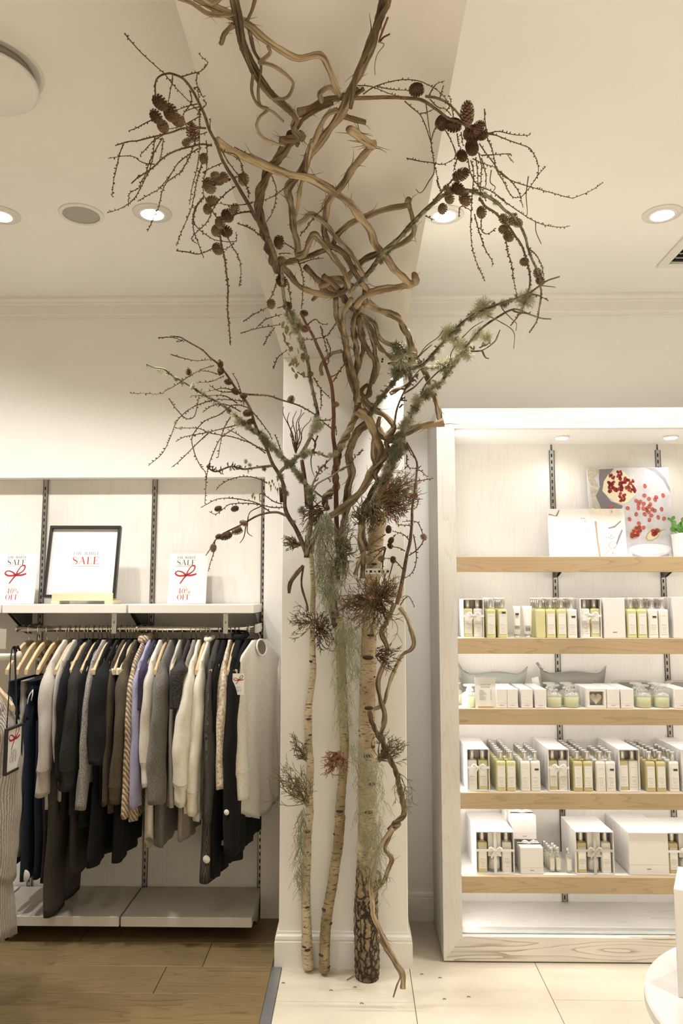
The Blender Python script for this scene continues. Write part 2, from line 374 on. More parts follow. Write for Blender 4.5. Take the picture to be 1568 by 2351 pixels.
# left bay: bulkhead above, recessed panelled back below
PY = 3.775   # face of the recessed panels
UX = [atY(x, 1110, PY).x for x in (-143, 107, 357, 607)]
HEAD = atY(300, 1096, 3.70).z
bh = struct(boxo('wall_bulkhead', -3.2, -.30, 3.70, 3.92, HEAD, CEIL, PAINT))
bk = struct(boxo('wall_recess', -3.2, -.30, 3.79, 3.92, 0, HEAD, PAINT))
for a, b in zip([-3.2]+UX[:-1], UX):
    boxo('wall_panel', a+.008, b-.008, PY, 3.80, .08, HEAD, PANELW, bk, .001)
struct(boxo('wall_return', UX[-1]+.012, -.30, 3.70, 3.81, 0, HEAD, PAINT))
struct(boxo('baseboard_left', -3.2, UX[-1]+.012, 3.77, 3.80, 0, .085, DARKSTEEL))
def baseb(name, pts, zt=.135, th=.016):
    """skirting along a line of (x,y) points, outward side to the right of travel"""
    prof = [(0, 0), (th, 0), (th, zt*.72), (th*.75, zt*.76), (th*.9, zt*.80), (th*.8, zt*.88), (th*.35, zt*.93), (th*.3, zt), (0, zt)]
    v = []; f = []; n = len(pts); P2 = [Vector(p) for p in pts]; k = len(prof)
    for i in range(n):
        d0 = (P2[i]-P2[i-1]).normalized() if i else None; d1 = (P2[i+1]-P2[i]).normalized() if i < n-1 else None
        n0 = Vector((d0.y, -d0.x)) if d0 else None; n1 = Vector((d1.y, -d1.x)) if d1 else None
        if n0 and n1: nn = (n0+n1); nn = nn/(nn.dot(n0))
        else: nn = n0 or n1
        for o_, z in prof: v.append((P2[i].x+nn.x*o_, P2[i].y+nn.y*o_, z))
    for i in range(n-1):
        for j in range(k-1): f.append((i*k+j, i*k+j+1, (i+1)*k+j+1, (i+1)*k+j))
    return struct(MB().add(v, f).build(name, GLOSS))
baseb('baseboard_pillar', [(.213, 3.70), (.213, 3.25), (-.313, 3.25), (-.313, 3.70)][::-1])
baseb('baseboard_back', [(.213, 3.70), (.36, 3.70)])
baseb('baseboard_right', [(3.4, 3.7), (3.4, -2.6)])
# crown mouldings
def crown(name, x0, x1, y):
    prof = [(0, -.105), (.008, -.105), (.008, -.092), (.014, -.086), (.014, -.04), (.022, -.034), (.022, -.026), (.036, -.014), (.036, 0), (0, 0)]
    v = []
    for X in (x0, x1): v += [(X, y-a, CEIL+b) for a, b in prof]
    k = len(prof); return struct(MB().add(v, [(j, j+1, k+j+1, k+j) for j in range(k-1)]).build(name, GLOSS))
crown('trim_2', .197, 3.4, WY); crown('trim_3', -3.2, -.313, 3.70)

# ---------------------------------------------------------------- ceiling fittings
LAMP = emit('lamp_face', (1, .95, .85), 14.0)
VENTM = plain('painted_metal', (.72, .70, .65), .45)
GRILL = plain('speaker_mesh', (.42, .40, .36), .7, bump=.3, bscale=900)
def ringm(r0, r1, z0, z1, M=None): return MB().lathe([(r0, z0), (r1, z0), (r1+.002, z0+.002), (r1+.002, z1), (r0, z1), (r0, z0)], 40, M, cap=False)
def downlight(x, y, label, energy, half=False, lamp_z=None, z=CEIL, tilt=(0, 0), cone=150):
    t = thing('downlight', label, 'ceiling light', (x, y, z))
    ringm(.052, .074, -.005, .0).build('trim_ring', VENTM, t, True)
    ringm(.044, .054, -.009, .002).build('lamp_collar', GLOSS, t, True)
    MB().lathe([(.052, .0), (.050, -.001), (.046, -.002)], 36, cap=False).build('reflector', CHROME, t, True)
    MB().lathe([(.0, -.016), (.020, -.015), (.036, -.011), (.044, -.005), (.044, -.002), (0, -.002)], 32, cap=False).build('bulb_face', LAMP, t, True)
    L = bpy.data.lights.new('downlight_lamp', 'SPOT'); L.energy = energy; L.color = WARM; L.spot_size = R(cone); L.spot_blend = .9 if cone > 120 else .5; L.shadow_soft_size = .045
    lo = bpy.data.objects.new('downlight_lamp', L); link(lo, t); lo.location = (0, 0, -.03); lo.rotation_euler = (tilt[0], tilt[1], 0)
    return t
downlight(-.795, 2.834, 'round recessed downlight just left of the larch twigs', DOWNLIGHT_W*.9, cone=125)
downlight(-1.400, 2.838, 'recessed downlight cut by the left edge, beside the round speaker', DOWNLIGHT_W*.9, cone=130)
downlight(.356, 2.868, 'lit round downlight behind the larch cones right of the beam', DOWNLIGHT_W*.75, cone=104)
downlight(1.214, 2.877, 'lone recessed downlight on the bare right ceiling', DOWNLIGHT_W*.72, cone=104)
downlight(-2.1, 2.84, 'recessed downlight further along the left bay ceiling', DOWNLIGHT_W)
downlight(2.1, 2.88, 'recessed downlight above the far end of the lit cabinet', DOWNLIGHT_W, cone=104)
k = 0
for yy, e_ in ((1.2, .42), (-1.0, 3.0)):  # fill lamps added out of view, so floor bounce brightens the ceiling
    for xx, w_ in ((-1.15, 'left'), (1.15, 'right')):
        downlight(xx, yy, f'unseen fill downlight added overhead, {"front" if yy > 0 else "rear"} row, {w_} of the beam', ROOM_FILL_W*e_*(1.35 if xx > 0 and yy < 0 else 1), cone=88)
sp = thing('ceiling_speaker', 'round grey ceiling speaker between two downlights', 'speaker', (-1.078, 2.839, CEIL))
ringm(.071, .084, -.006, 0).build('bezel', GLOSS, sp, True)
MB().lathe([(0, -.004), (.05, -.0045), (.0715, -.002)], 40, cap=False).build('speaker_grille', GRILL, sp, True)
vt = thing('air_diffuser', 'large white round disc diffuser hanging under the ceiling', 'air vent', (-1.055, 2.0, CEIL))
MB().lathe([(0, -.004), (.150, -.004), (.158, -.010), (.162, 0)], 56, cap=False).build('collar', VENTM, vt, True)
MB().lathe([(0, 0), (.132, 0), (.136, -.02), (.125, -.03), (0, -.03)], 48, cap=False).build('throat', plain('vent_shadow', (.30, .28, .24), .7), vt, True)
MB().lathe([(0, -.052), (.140, -.052), (.148, -.048), (.148, -.036), (.138, -.033), (0, -.033)], 56, cap=False).build('disc', GLOSS, vt, True)
ac = thing('ceiling_grille', 'square white air grille at the right ceiling edge', 'air vent', (1.55, 3.19, CEIL))
fr = MB()
for a, b, c, d in ((-.17, .17, -.17, -.13), (-.17, .17, .13, .17), (-.17, -.13, -.13, .13), (.13, .17, -.13, .13)): fr.box(a, b, c, d, -.012, 0, .002)
fr.build('frame', GLOSS, ac)
boxo('duct', -.13, .13, -.13, .13, -.003, .0, SLOT, ac)
for i in range(6): MB().box(-.13, .13, -.013, .013, -.001, .001, 0, Matrix.Translation((0, -.108+i*.043, -.008))@Matrix.Rotation(.7, 4, 'X')).build('slat', GLOSS, ac)

# ---------------------------------------------------------------- left bay fittings
def upright(x, y, z0, z1, label):
    t = thing('slotted_upright', label, 'shelf upright', (x, y, z0)); h = z1-z0
    m = MB().box(-.0125, .0125, -.0, .012, 0, h); m.build('channel', STEEL, t)
    m = MB().box(-.0128, -.009, -.0005, .001, 0, h).box(.009, .0128, -.0005, .001, 0, h); m.build('edge', DARKSTEEL, t)
    sl = MB()
    n = int(h/.032)
    for i in range(n): sl.box(-.0045, .0015, -.0012, .0, .01+i*.032, .01+i*.032+.017)
    sl.build('slots', SLOT, t)
    return t
for X, l in zip(UX, ('slotted steel upright past the left edge of the bay', 'slotted steel upright left of the framed sale sign', 'slotted steel upright between framed sign and sale card', 'slotted steel upright nearest the white pillar')):
    upright(X, PY-.008, atY(607, 2065, PY).z, HEAD, l)
def shelf(x0, x1, y0, z0, z1, label, mat=SHELFW):
    t = thing('wall_shelf', label, 'shelf', ((x0+x1)/2, y0, z0))
    w = (x1-x0)/2; d = PY-.012-y0
    MB().box(-w, w, 0, d, 0, z1-z0, .002).build('board', mat, t)
    for s in (-1, 1):
        X = s*(w-.006); v = [(.08, -.002), (d, -.002), (d, -.11), (d-.04, -.10)]
        m = MB(); m.add([(X-.0015, a[0], a[1]) for a in v]+[(X+.0015, a[0], a[1]) for a in v], [(0, 1, 2, 3), (7, 6, 5, 4)]+[(i, (i+1) % 4, 4+(i+1) % 4, 4+i) for i in range(4)])
        m.build('bracket', DARKSTEEL if z0 > 1 else SHELFSHADE, t)
    return t
YU = 3.45; zu1 = atY(400, 1388, YU).z; zu0 = atY(400, 1408, YU).z
xe = [atY(x, 1395, YU).x for x in (-285, 2, 5, 290, 294, 583)]
shelf(xe[4], xe[5], YU, zu0, zu1, 'white shelf over the rail carrying the bow sale card')
shelf(xe[2], xe[3], YU, zu0, zu1, 'white shelf carrying the black framed sale sign')
shelf(xe[0], xe[1], YU, zu0, zu1, 'white shelf stub at the left edge with cut-off sale card')
ZL = atY(400, 2035, PY).z; YL = atZ(400, 2106, ZL).y; zl0 = atY(400, 2129, YL).z
xl_ = [atY(x, 2110, YL).x for x in (-330, -32, -28, 273, 277, 578)]
shelf(xl_[4], xl_[5], YL, zl0, ZL, 'low white shelf under the clothes next to the pillar', SHELFSHADE)
shelf(xl_[2], xl_[3], YL, zl0, ZL, 'low white shelf under the long dark trousers', SHELFSHADE)
shelf(xl_[0], xl_[1], YL, zl0, ZL, 'low white shelf running out at the left edge', SHELFSHADE)
RY = 3.55; RZ = atY(300, 1444, RY).z; rx0 = atY(41, 1446, RY).x; rx1 = atY(586, 1444, RY).x
rl = thing('clothes_rail', 'chrome clothes rail full of hangers under the white shelves', 'clothes rail', ((rx0+rx1)/2, RY, RZ))
hw_ = (rx1-rx0)/2
MB().tube([(-hw_, 0, 0), (hw_, 0, 0)], .0135, 20).build('rod', CHROME, rl, True)
MB().tube([(-hw_-.006, 0, 0), (-hw_, 0, 0)], .0155, 20).build('end_cap', CHROME, rl, True)
boxo('end_bracket', hw_, hw_+.012, -.02, .215, -.018, .022, SHELFW, rl, .002)
for X in (UX[1]+.01, UX[2]+.01):
    X -= rl.location.x
    MB().tube([(X, .215, .012), (X, .0, .014)], .006, 8).build('hook_bracket', DARKSTEEL, rl)
for x, l in ((518, 'small white size divider hung on the rail near its right end'), (262, 'small white size divider hung on the rail behind the hangers')):
    t = thing('size_divider', l, 'divider', (atY(x, 1440, RY-.016).x, RY-.018, RZ))
    boxo('card', -.011, .011, -.001, .001, -.02, zu0-RZ-.004, plain('divider_card', (.8, .78, .74), .5), t)
    boxo('printed_mark', -.003, .003, -.0016, -.001, .025, .037, plain('print_grey', (.3, .29, .28), .6), t)
# ================================================================ the branch installation
CROPS = {'A': (200, 0, 2.24), 'B': (700, 0, 2.24), 'C': (500, 500, 3.136), 'D': (300, 700, 2.6133), 'E': (800, 600, 3.136), 'F': (620, 1000, 3.92),
         'G': (620, 1400, 3.92), 'H': (600, 1850, 3.92), 'P': (230, 60, 4.48), 'Q': (230, 380, 4.48), 'R': (880, 150, 4.48), 'S': (1000, 380, 3.92),
         'U': (560, 0, 4.48), 'V': (560, 300, 3.7333), 'X': (0, 0, 1.0)}
def pix(s):
    out = []; c = CROPS['X']
    for w in s.split():
        if w in CROPS: c = CROPS[w]; continue
        a, b = w.split(','); out.append((c[0]+float(a)/c[2], c[1]+float(b)/c[2]))
    return out
def deep(x, y, k=1.0, D0=3.19, zt=2.47):
    """the branches climb the front of the pillar and then run forward under the beam"""
    r = ray(x, y); t1 = D0/r[1]
    if r[2] > .02:
        t2 = (zt-EYE)/r[2]; a = 9.0
        m = min(t1, t2); t = m-math.log(math.exp(-a*(t1-m))+math.exp(-a*(t2-m)))/a
    else: t = t1
    t *= k
    return Vector((r[0]*t, r[1]*t, EYE+r[2]*t))
def path(s, k=1.0, D0=3.19, sub=6, k2=None, zt=2.47):
    p = pix(s); n = max(1, len(p)-1)
    return smoothpts([deep(x, y, k+((k2-k)*i/n if k2 is not None else 0), D0, zt) for i, (x, y) in enumerate(p)], sub=sub)
def rads(P, r0, r1, jit=.0, g=rnd):
    n = len(P); out = []
    for i, p in enumerate(P):
        r = (r0+(r1-r0)*i/(n-1))*zc(p)/F
        out.append(r*(1+g.uniform(-jit, jit)))
    return out
VINE = fibre('vine_bark', (.37, .275, .165), (.095, .066, .038), us=7, vs=9)
VINEL = fibre('pale_vine_bark', (.47, .365, .225), (.17, .118, .066), us=7, vs=9)
VINED = fibre('dark_vine_bark', (.23, .155, .085), (.075, .05, .028), us=8, vs=12)
LARCH = fibre('larch_bark', (.22, .145, .085), (.085, .052, .032), us=5, vs=60)
LARCHT = fibre('larch_twig_bark', (.20, .115, .062), (.08, .043, .024), us=4, vs=60)
LICHB = fibre('lichened_bark', (.30, .275, .175), (.055, .044, .026), us=6, vs=40)
REDB = fibre('reddish_stick_bark', (.22, .105, .06), (.10, .05, .032), us=6, vs=20)
HEATHM = plain('heather_green_brown', (.165, .13, .06), .85, var=.45, scale=40)
HEATHR = plain('heather_rust', (.28, .125, .068), .85, var=.4, scale=40)
MOSSM = plain('beard_moss', (.27, .275, .175), .9, var=.25, scale=30)
LICHM = plain('lichen_grey_green', (.45, .435, .29), .9, var=.3, scale=60)
LICHD = plain('lichen_dull_green', (.215, .21, .125), .9, var=.35, scale=60)
CONEM = plain('cone_brown', (.155, .082, .046), .8, var=.5, scale=90)
CONEL = plain('cone_tan', (.27, .175, .10), .8, var=.45, scale=90)
LEAFM = plain('dry_leaf', (.22, .20, .085), .8, var=.4, scale=50)

def fray(m, P, rad, n, g):
    """peeling bark shreds"""
    for _ in range(n):
        i = g.randrange(1, len(P)-2); d = (P[i+1]-P[i]).normalized()*g.choice((-1, 1)); r = rad[i]
        o = Vector((g.uniform(-1, 1), g.uniform(-1, .3), g.uniform(-1, 1))); o = (o-d*o.dot(d)).normalized()
        L = g.uniform(2, 5)*r+.006
        q = [P[i]+o*r*.85, P[i]+o*r*1.15+d*L*.5, P[i]+o*(r*1.5+L*.25)+d*L]
        m.tube(q, [r*.12, r*.10, r*.03], 3, False)
def knobbly(P, rad, g):
    """small kinks and swellings along a stem"""
    a, b, c = (g.uniform(0, 6) for _ in range(3)); out = []; L = 0
    for i, p in enumerate(P):
        if i: L += (P[i]-P[i-1]).length
        e = min(1, i/4, (len(P)-1-i)/4); rad[i] *= 1+.09*math.sin(L*38+a)+.07*math.sin(L*91+b)
        out.append(p+Vector((math.sin(L*33+a), .4*math.sin(L*27+b), math.sin(L*41+c)))*rad[i]*.16*e)
    return out
def vine(s, r0, r1, label, mat=None, k=1.0, strands=1, name='vine', k2=None, D0=3.17, turns=55.0, fr=7, seed=None, zt=2.47, tips=True):
    g = random.Random(seed if seed is not None else hash(s) % 9999 if False else len(s)*7+int(r0*10))
    P = path(s, k, D0, 7, k2, zt); rad = rads(P, r0, r1, .05, g)
    base = P[-1]
    t = thing(name, label, 'vine', base)
    P = [p-base for p in P]
    mat = mat or VINE
    if strands == 1:
        m = MB(); P = knobbly(P, rad, g); m.tube(P, rad, 14, True, .15, 42, seed=len(s)); fray(m, P, rad, fr*2, g); m.build('stem', mat, t, True)
    else:
        L = [0]
        for i in range(1, len(P)): L.append(L[-1]+(P[i]-P[i-1]).length)
        for q in range(strands):
            m = MB(); Q = []; a0 = 2*math.pi*q/strands
            N = None
            for i in range(len(P)):
                T = (P[min(i+1, len(P)-1)]-P[max(i-1, 0)]).normalized()
                if N is None: N = T.orthogonal().normalized()
                N = (N-T*N.dot(T)).normalized(); B = T.cross(N); a = a0+L[i]*turns+.5*math.sin(L[i]*9+q)
                Q.append(P[i]+(N*math.cos(a)+B*math.sin(a))*rad[i]*(.50+.1*math.sin(L[i]*23+q*2)))
            rr = [x*(.60 if strands == 2 else .52)*g.uniform(.93, 1.07) for x in rad]
            m.tube(Q, rr, 10, True, .15, 42, seed=q); fray(m, Q, rr, 9, g)
            m.build('strand', [mat, mat, VINED if mat is VINE else mat][q % 3], t, True)
    return t

vine('U 1452,-50 1440,0 1425,80 1400,200 1330,400 1230,620 1140,850 1085,1010 1010,1140 900,1290 780,1480 V 560,205 480,360 385,485 398,620 425,800 450,950 462,1075', 12, 7, 'thick vine dropping from the top edge past the knot to a sharp lower elbow', VINE, .985, fr=14)
vine('U 1480,-30 1470,60 1380,200 1345,300 1335,420 1230,600 1150,800 1120,960 1100,1110', 6.5, 4.5, 'slimmer vine wrapped against the thick vine at the top edge', VINED, .965)
vine('U 960,1130 860,1180 790,1290 720,1450 660,1568 V 590,80 555,210 530,350 490,470 465,600 450,720', 6.5, 4.2, 'pale strand hanging beside the thick vine below the knot', VINEL, .97)
vine('A 540,-30 600,10 700,65 780,100 830,130 900,190 1000,260 1090,302 1200,284 1240,350 1268,430 1300,490', 10, 6, 'pale vine sweeping across the beam with a downward hook', VINEL, .975, 1, fr=12)
vine('A 745,-30 770,80 790,180 820,280 880,400 950,490 1030,560 1075,612 1060,660 1095,705', 12, 8, 'stranded vine rope hanging from the upper left of the beam', VINE, .96, 3, turns=14)
vine('A 835,160 858,260 895,340 880,460 890,540 955,575 1010,625', 3.8, 2.6, 'thin loose strand beside the stranded rope ending in a free tip', VINE, .95)
vine('A 930,240 940,275 885,320 920,325 970,345 1040,400 1060,440 1030,500 960,512', 3.8, 3.6, 'small round loop of vine on the right of the stranded rope', VINE, .945)
vine('A 852,380 846,470 880,540 930,560 890,600 873,650 900,705 960,735 1015,748', 3.6, 3.2, 'thin curling loop of vine on the left of the stranded rope', VINEL, .94)
vine('A 470,-10 540,18 620,70 700,78 760,70', 5, 4, 'short pale vine entering at the top edge, leftmost', VINEL, .955)
vine('A 690,222 705,175 752,130', 5, 6, 'broken stub pointing down left under the top vine', VINE, .95, fr=3)
vine('A 868,-20 850,50 825,105', 4.5, 4, 'short dark twig leaning over the top vine crossing', VINED, .95, fr=2)
vine('A 590,-20 640,15 690,-15 720,-25', 7, 6, 'vine bend clipped by the top edge', VINEL, .97, fr=2)
vine('A 1085,577 1150,562 1230,520 1310,500 1395,465', 9, 8, 'dark short log tied across behind the knot', VINED, 1.0, fr=4)
vine('A 1085,745 1058,690 1110,612 1180,560 1260,528', 6.5, 7, 'dark vine rising from the gnarled knot to the tied crossing', VINED, .99, 2, turns=30)
vine('U 800,1040 790,950 890,900 960,960', 6, 5, 'little arched spur above the dark short log', VINE, .975, fr=2)
vine('U 1020,1195 1120,1225 1250,1255', 5.5, 5, 'dark stub sticking out right below the knot', VINED, .985, fr=2)
vine('U 1130,990 1190,940 1230,915', 4.5, 5, 'sawn stub just right of the knot', VINED, .965, fr=0)
vine('U 1480,180 1390,420 1440,380 1500,350', 2.5, 1.4, 'forked root-like spur on the right of the thick vine', REDB, .955, fr=6)
vine('U 1380,430 1440,460 1370,560 1345,680 1350,770', 1.2, .8, 'thin bark shred dangling by the thick vine', VINE, .95, fr=3)
vine('U 370,1430 430,1440 520,1420 600,1420 570,1380 480,1480', 9, 8, 'gnarled knot of wound vine above the twisted pair', VINED, .965, 3, turns=60)
vine('A 1050,690 1000,790 935,870 900,950 882,1050 898,1150 928,1250 958,1340 990,1400', 12, 11, 'dark twisted trio of vines running down the left of the beam', VINED, .985, 3, turns=26)
vine('A 668,722 760,785 850,825 930,858 1040,895 1150,922 1270,988 1370,1070 1450,1180 V 1140,985 1290,1180 1390,1285 1430,1320', 9.5, 8, 'long smooth vine arching from left twigs to the right knuckle', VINEL, .95, fr=8, k2=.97)
vine('V 1462,1238 1462,1290 1420,1320 1330,1345 1200,1355 1090,1385 1010,1440 960,1500', 8, 8, 'right knuckle and arm running back to the hub', VINEL, .965, fr=3)
vine('V 900,-15 1000,60 1075,108 1130,118', 9, 9, 'short pale limb ending in a sawn knuckle right of the beam centre', VINEL, .965, fr=8)
vine('V 1095,140 1000,240 920,330 850,460 770,550 712,625 700,750 690,870 720,970 800,1010 870,1070 930,1180 1000,1290 1062,1362', 8.5, 6, 'snaking vine from the sawn knuckle down to the hub', VINE, .96, fr=14, k2=.975)
vine('V 735,535 680,620 665,690', 2, 1.5, 'thin strip of bark beside the snaking vine', VINE, .95, fr=1)
vine('V 468,800 520,765 580,715 680,790 790,910 900,1040 980,1150 1040,1280', 6, 5, 'straight pale vine slanting down from a small peak', VINEL, .945)
vine('V 462,1078 520,1045 560,960 600,885 640,930 700,1000 820,1150 890,1280 930,1380', 7, 6, 'pale vine with a lower sharp peak beside it', VINEL, .95)
vine('V 330,1140 450,1105 600,1062 740,1000 810,880 980,762 1130,700 1260,665 1390,640 1410,590', 6, 6.5, 'vine reaching up right to a frayed tip against the beam', VINE, .985, fr=10)
vine('V 1405,610 1450,765 1455,870 1370,960 1200,1030 1060,1090 980,1150 900,1250 820,1290 770,1320', 5, 8, 'brown vine bowed out at the right and back to the hub', VINE, .98, fr=8)
vine('V 330,1150 400,1250 490,1340 620,1395 760,1410 850,1380 930,1330', 6.5, 6, 'smile-shaped vine hanging left of the hub', VINE, .965)
vine('V 530,1170 650,1290 760,1370', 6.5, 7, 'grey sawn stick pointing up left out of the hub', VINED, .975, fr=2)
vine('V 685,1248 740,1300 800,1350', 6, 6, 'short split stub beside the grey sawn stick', VINED, .955, fr=3)
vine('V 590,1450 625,1415', 4, 4, 'tiny side spur under the smile-shaped vine', VINE, .965, fr=0)
vine('C 745,490 800,450 870,440 930,480 900,530 800,520 750,500', 9, 8, 'wound coil of vine at the hub', VINE, .97, 3, turns=40)
vine('C 860,520 920,590 980,650 1020,700 980,760', 9, 8, 'stout braided neck below the hub', VINE, .985, 3, turns=34)
vine('C 1060,520 1050,600 1010,680 975,760 985,860 1000,950 1002,1060 990,1180 1000,1300', 7, 6, 'thick upright strand in the middle of the hanging bundle', VINE, .975)
vine('C 850,580 850,680 880,780 910,860 920,950 925,1050 955,1150 990,1250 1000,1350', 6, 6, 'leftmost strand of the hanging bundle', VINE, .965)
vine('C 960,590 910,690 905,790 928,900 940,1000 972,1100 1000,1200 1010,1330', 6, 6, 'second strand of the hanging bundle with a knuckle', VINEL, .955)
vine('C 1000,720 1040,830 1050,920 1020,1050 1000,1110', 5.5, 5, 'strand curving behind the middle of the bundle', VINED, .985)
vine('C 1020,720 1030,860 1090,960 1130,1070 1100,1200 1065,1290 1030,1250 1080,1205 1100,1270 1070,1295', 5.5, 4, 'bulging strand of the bundle ending in a curled tip', VINED, .96)
vine('C 1030,700 1100,830 1130,960 1150,1100 1110,1190', 5.5, 5, 'outermost bulging strand of the hanging bundle', VINE, .97)
vine('C 1040,700 1130,770 1170,870 1250,915 1290,920', 5, 4.2, 'strand fanning right to the first lichen clump', VINE, .975)
vine('C 1040,725 1110,810 1150,900 1200,970 1270,1020', 5.5, 5, 'lower strand fanning right to the lichen clump', VINE, .965, 2, turns=30)
vine('C 1060,610 1150,660 1250,690 1330,770 1390,900 1430,1010 1500,1130 1560,1280 E 610,930 640,1050 658,1150', 8, 6, 'bowed vine hanging out right from hub to elbow', VINE, .97, fr=10)
vine('E 685,1160 560,1182 450,1215 370,1250 300,1280 250,1262 215,1200', 8, 8, 'short vine arm running left from the elbow to the trunk', VINE, .97)
vine('C 890,962 820,982 762,1030 740,1080 750,1132', 4.5, 4, 'hook-shaped tendril left of the hanging bundle', VINE, .96, fr=2)
vine('C 1000,1290 1010,1350 990,1430 930,1560 F 645,60 612,200 582,330 600,465 545,512 492,565 512,670', 9, 8, 'rope-twisted vine winding down the pillar front', VINE, .98, 3, turns=70, D0=3.17)
vine('C 1010,1390 1080,1450 1130,1545 E 200,1270 225,1380 205,1480 F 950,60 985,120 960,260 900,380 840,465 760,560 680,645 540,725', 10, 8.5, 'smooth golden vine curving down left across the pillar', VINEL, .965, D0=3.16)
vine('E 130,1175 60,1230 15,1340 F 745,60 705,200 735,330 705,470 690,620 662,800 630,950 618,1065', 9, 8, 'upright brown vine left of the golden one', VINE, .985, D0=3.18)
vine('E 100,980 170,1062 270,1112 328,1190 290,1250 250,1275', 7, 6, 'pale knotted vine fork near the elbow', VINEL, .97)
vine('E 230,1280 210,1200 225,1120', 6, 5, 'small upright prong of vine under the fork', VINE, .975, fr=2)
vine('F 1210,10 1060,55 1060,140 1000,250 935,335 965,430 900,550 862,640 825,800 842,950 865,1040', 8, 8, 'dark twisted vine reaching the head of the stout birch', VINED, .96, 2, turns=40, D0=3.14)
vine('F 832,1285 842,1100 805,935 830,790', 6.5, 6, 'straight sawn vine end beside the stout birch', VINE, .955, D0=3.12)
vine('F 765,1255 810,1130 855,1010', 5, 4.5, 'slanting sawn vine end with pale cut face', VINEL, .96, D0=3.14)
vine('E 440,800 440,880 360,920 300,955', 5, 5, 'short twisted vine hanging below the lichen clump', VINE, .965, 2, turns=60)
vine('F 430,880 385,960 365,1060', 5, 5, 'bent brown stick crossing the left birch top', VINE, .97, D0=3.15, fr=2)
vine('F 300,1170 230,1250 180,1330 172,1420', 5, 4, 'dark hooked twig drooping left of the thin birch', VINED, .985, fr=2)
vine('F 300,1170 285,1350 330,1520 340,1580', 2.6, 2, 'thin wiry root beside the thin birch', VINED, .985, fr=1)
vine('G 1165,-20 1225,60 1265,170 1292,290 1265,360 1190,412 1130,525 1085,620 1050,740 1020,850 930,895', 4.6, 4, 'thin vine bowed out right of the stout birch', VINEL, .975, D0=3.16, fr=6)
vine('G 1120,-60 1050,120 1000,200 1055,350 1020,500 970,650 990,800 1032,930 1020,1040 995,1120 1030,1220', 5, 5.5, 'vine snaking down close along the stout birch', VINE, .97, D0=3.15)
vine('G 895,905 912,1000 960,1110 1010,1190 1080,1350 1140,1480 1170,1620 1205,1780 1190,1860 1120,1930 H 1240,160 1150,225', 5.5, 8, 'rope of twined vines hanging at the right edge of the pillar', VINE, .965, 3, turns=60, D0=3.14)
vine('H 1180,200 1080,350 1010,500 985,650 998,850 1005,990 1060,1100 1130,1250 1200,1400 1275,1510 1272,1640', 5, 6, 'vine running to the floor in front of the stout birch', VINEL, .95, D0=3.1, k2=.95)
vine('H 1175,225 1130,330 1118,400 1172,480 1140,570 1090,700 1008,782', 5, 4.5, 'S-shaped vine beside the stout birch foot', VINE, .965, D0=3.14)
vine('H 1050,1180 1120,1300 1200,1430 1250,1530 1220,1620 1188,1722', 3.2, 1.6, 'frayed thin vine tail touching the tiles', VINE, .955, D0=3.06, fr=6)
vine('H 1040,590 1070,620 1060,690 1020,740', 4, 4, 'short bent vine hugging the stout birch bark', VINE, .96, D0=3.13, fr=3)
vine('H 770,1568 840,1530', 1.8, 2.2, 'splinter of wood on the tiles left of the stout birch', VINE, 1.0, D0=3.07, fr=0)

# ---------------------------------------------------------------- birch poles
def pole(s, radii, Y0, Y1, label, mat, knots, zcut=0.0):
    p = pix(s); n = len(p)
    y0 = p[0][1]; y1 = p[-1][1]
    P = [atY(x, y, Y0+(Y1-Y0)*((y0-y)/(y0-y1))) for x, y in p]
    rr = [r*zc(q)/F for r, q in zip(radii, P)]
    t = thing('birch_pole', label, 'birch pole', (0, 0, 0))
    Q = smoothpts(P, sub=8)
    rad = []
    for i in range(len(Q)):
        u = i/8; a = min(int(u), n-2); rad.append(rr[a]+(rr[a+1]-rr[a])*(u-a))
    Q[0].z = max(Q[0].z, .001)
    rad = [r*(1+.03*math.sin(i*1.7)) for i, r in enumerate(rad)]
    rad[0] *= .93
    m = MB(); m.tube(Q, rad, 22, True, .035, 8); m.build('trunk', mat, t, True)
    for (c, kx, ky, ks) in knots:
        ox, oy, sc = CROPS[c]; x, y = ox+kx/sc, oy+ky/sc
        i = min(range(len(Q)), key=lambda j: abs(1175.5-F*float((np.array(Q[j])-np.array((0, 0, EYE)))@UP)/zc(Q[j])-y))
        ctr = Q[i]; d = zc(ctr)/F
        cx = 784+F*float((np.array(ctr)-np.array((0, 0, EYE)))@RT)/zc(ctr)
        dx = max(-.97, min(.97, (x-cx)*d/rad[i])); a = math.asin(dx)
        w = ks*d
        k = MB(); k.lathe([(0, 1.0), (.45, .95), (.8, .5), (1.0, 0), (1.05, -.8)], 10, cap=False)
        o = k.build('knot', KNOT, t, True)
        o.location = ctr+Vector((math.sin(a), -math.cos(a), 0))*rad[i]*.99
        o.rotation_euler = (math.pi/2, 0, a); o.scale = (w*1.15, w*.5, w*.4)
    return t
KNOT = plain('birch_knot', (.06, .043, .026), .9, var=.5, scale=120, bump=.6, bscale=200)
B1 = birch('birch_pale', (.56, .475, .32), (.33, .255, .15), (.10, .065, .035))
B2 = birch('birch_olive', (.40, .32, .185), (.19, .145, .07), (.06, .045, .022))
B3 = birch('birch_stout', (.52, .41, .26), (.31, .23, .13), (.12, .082, .045), .42)
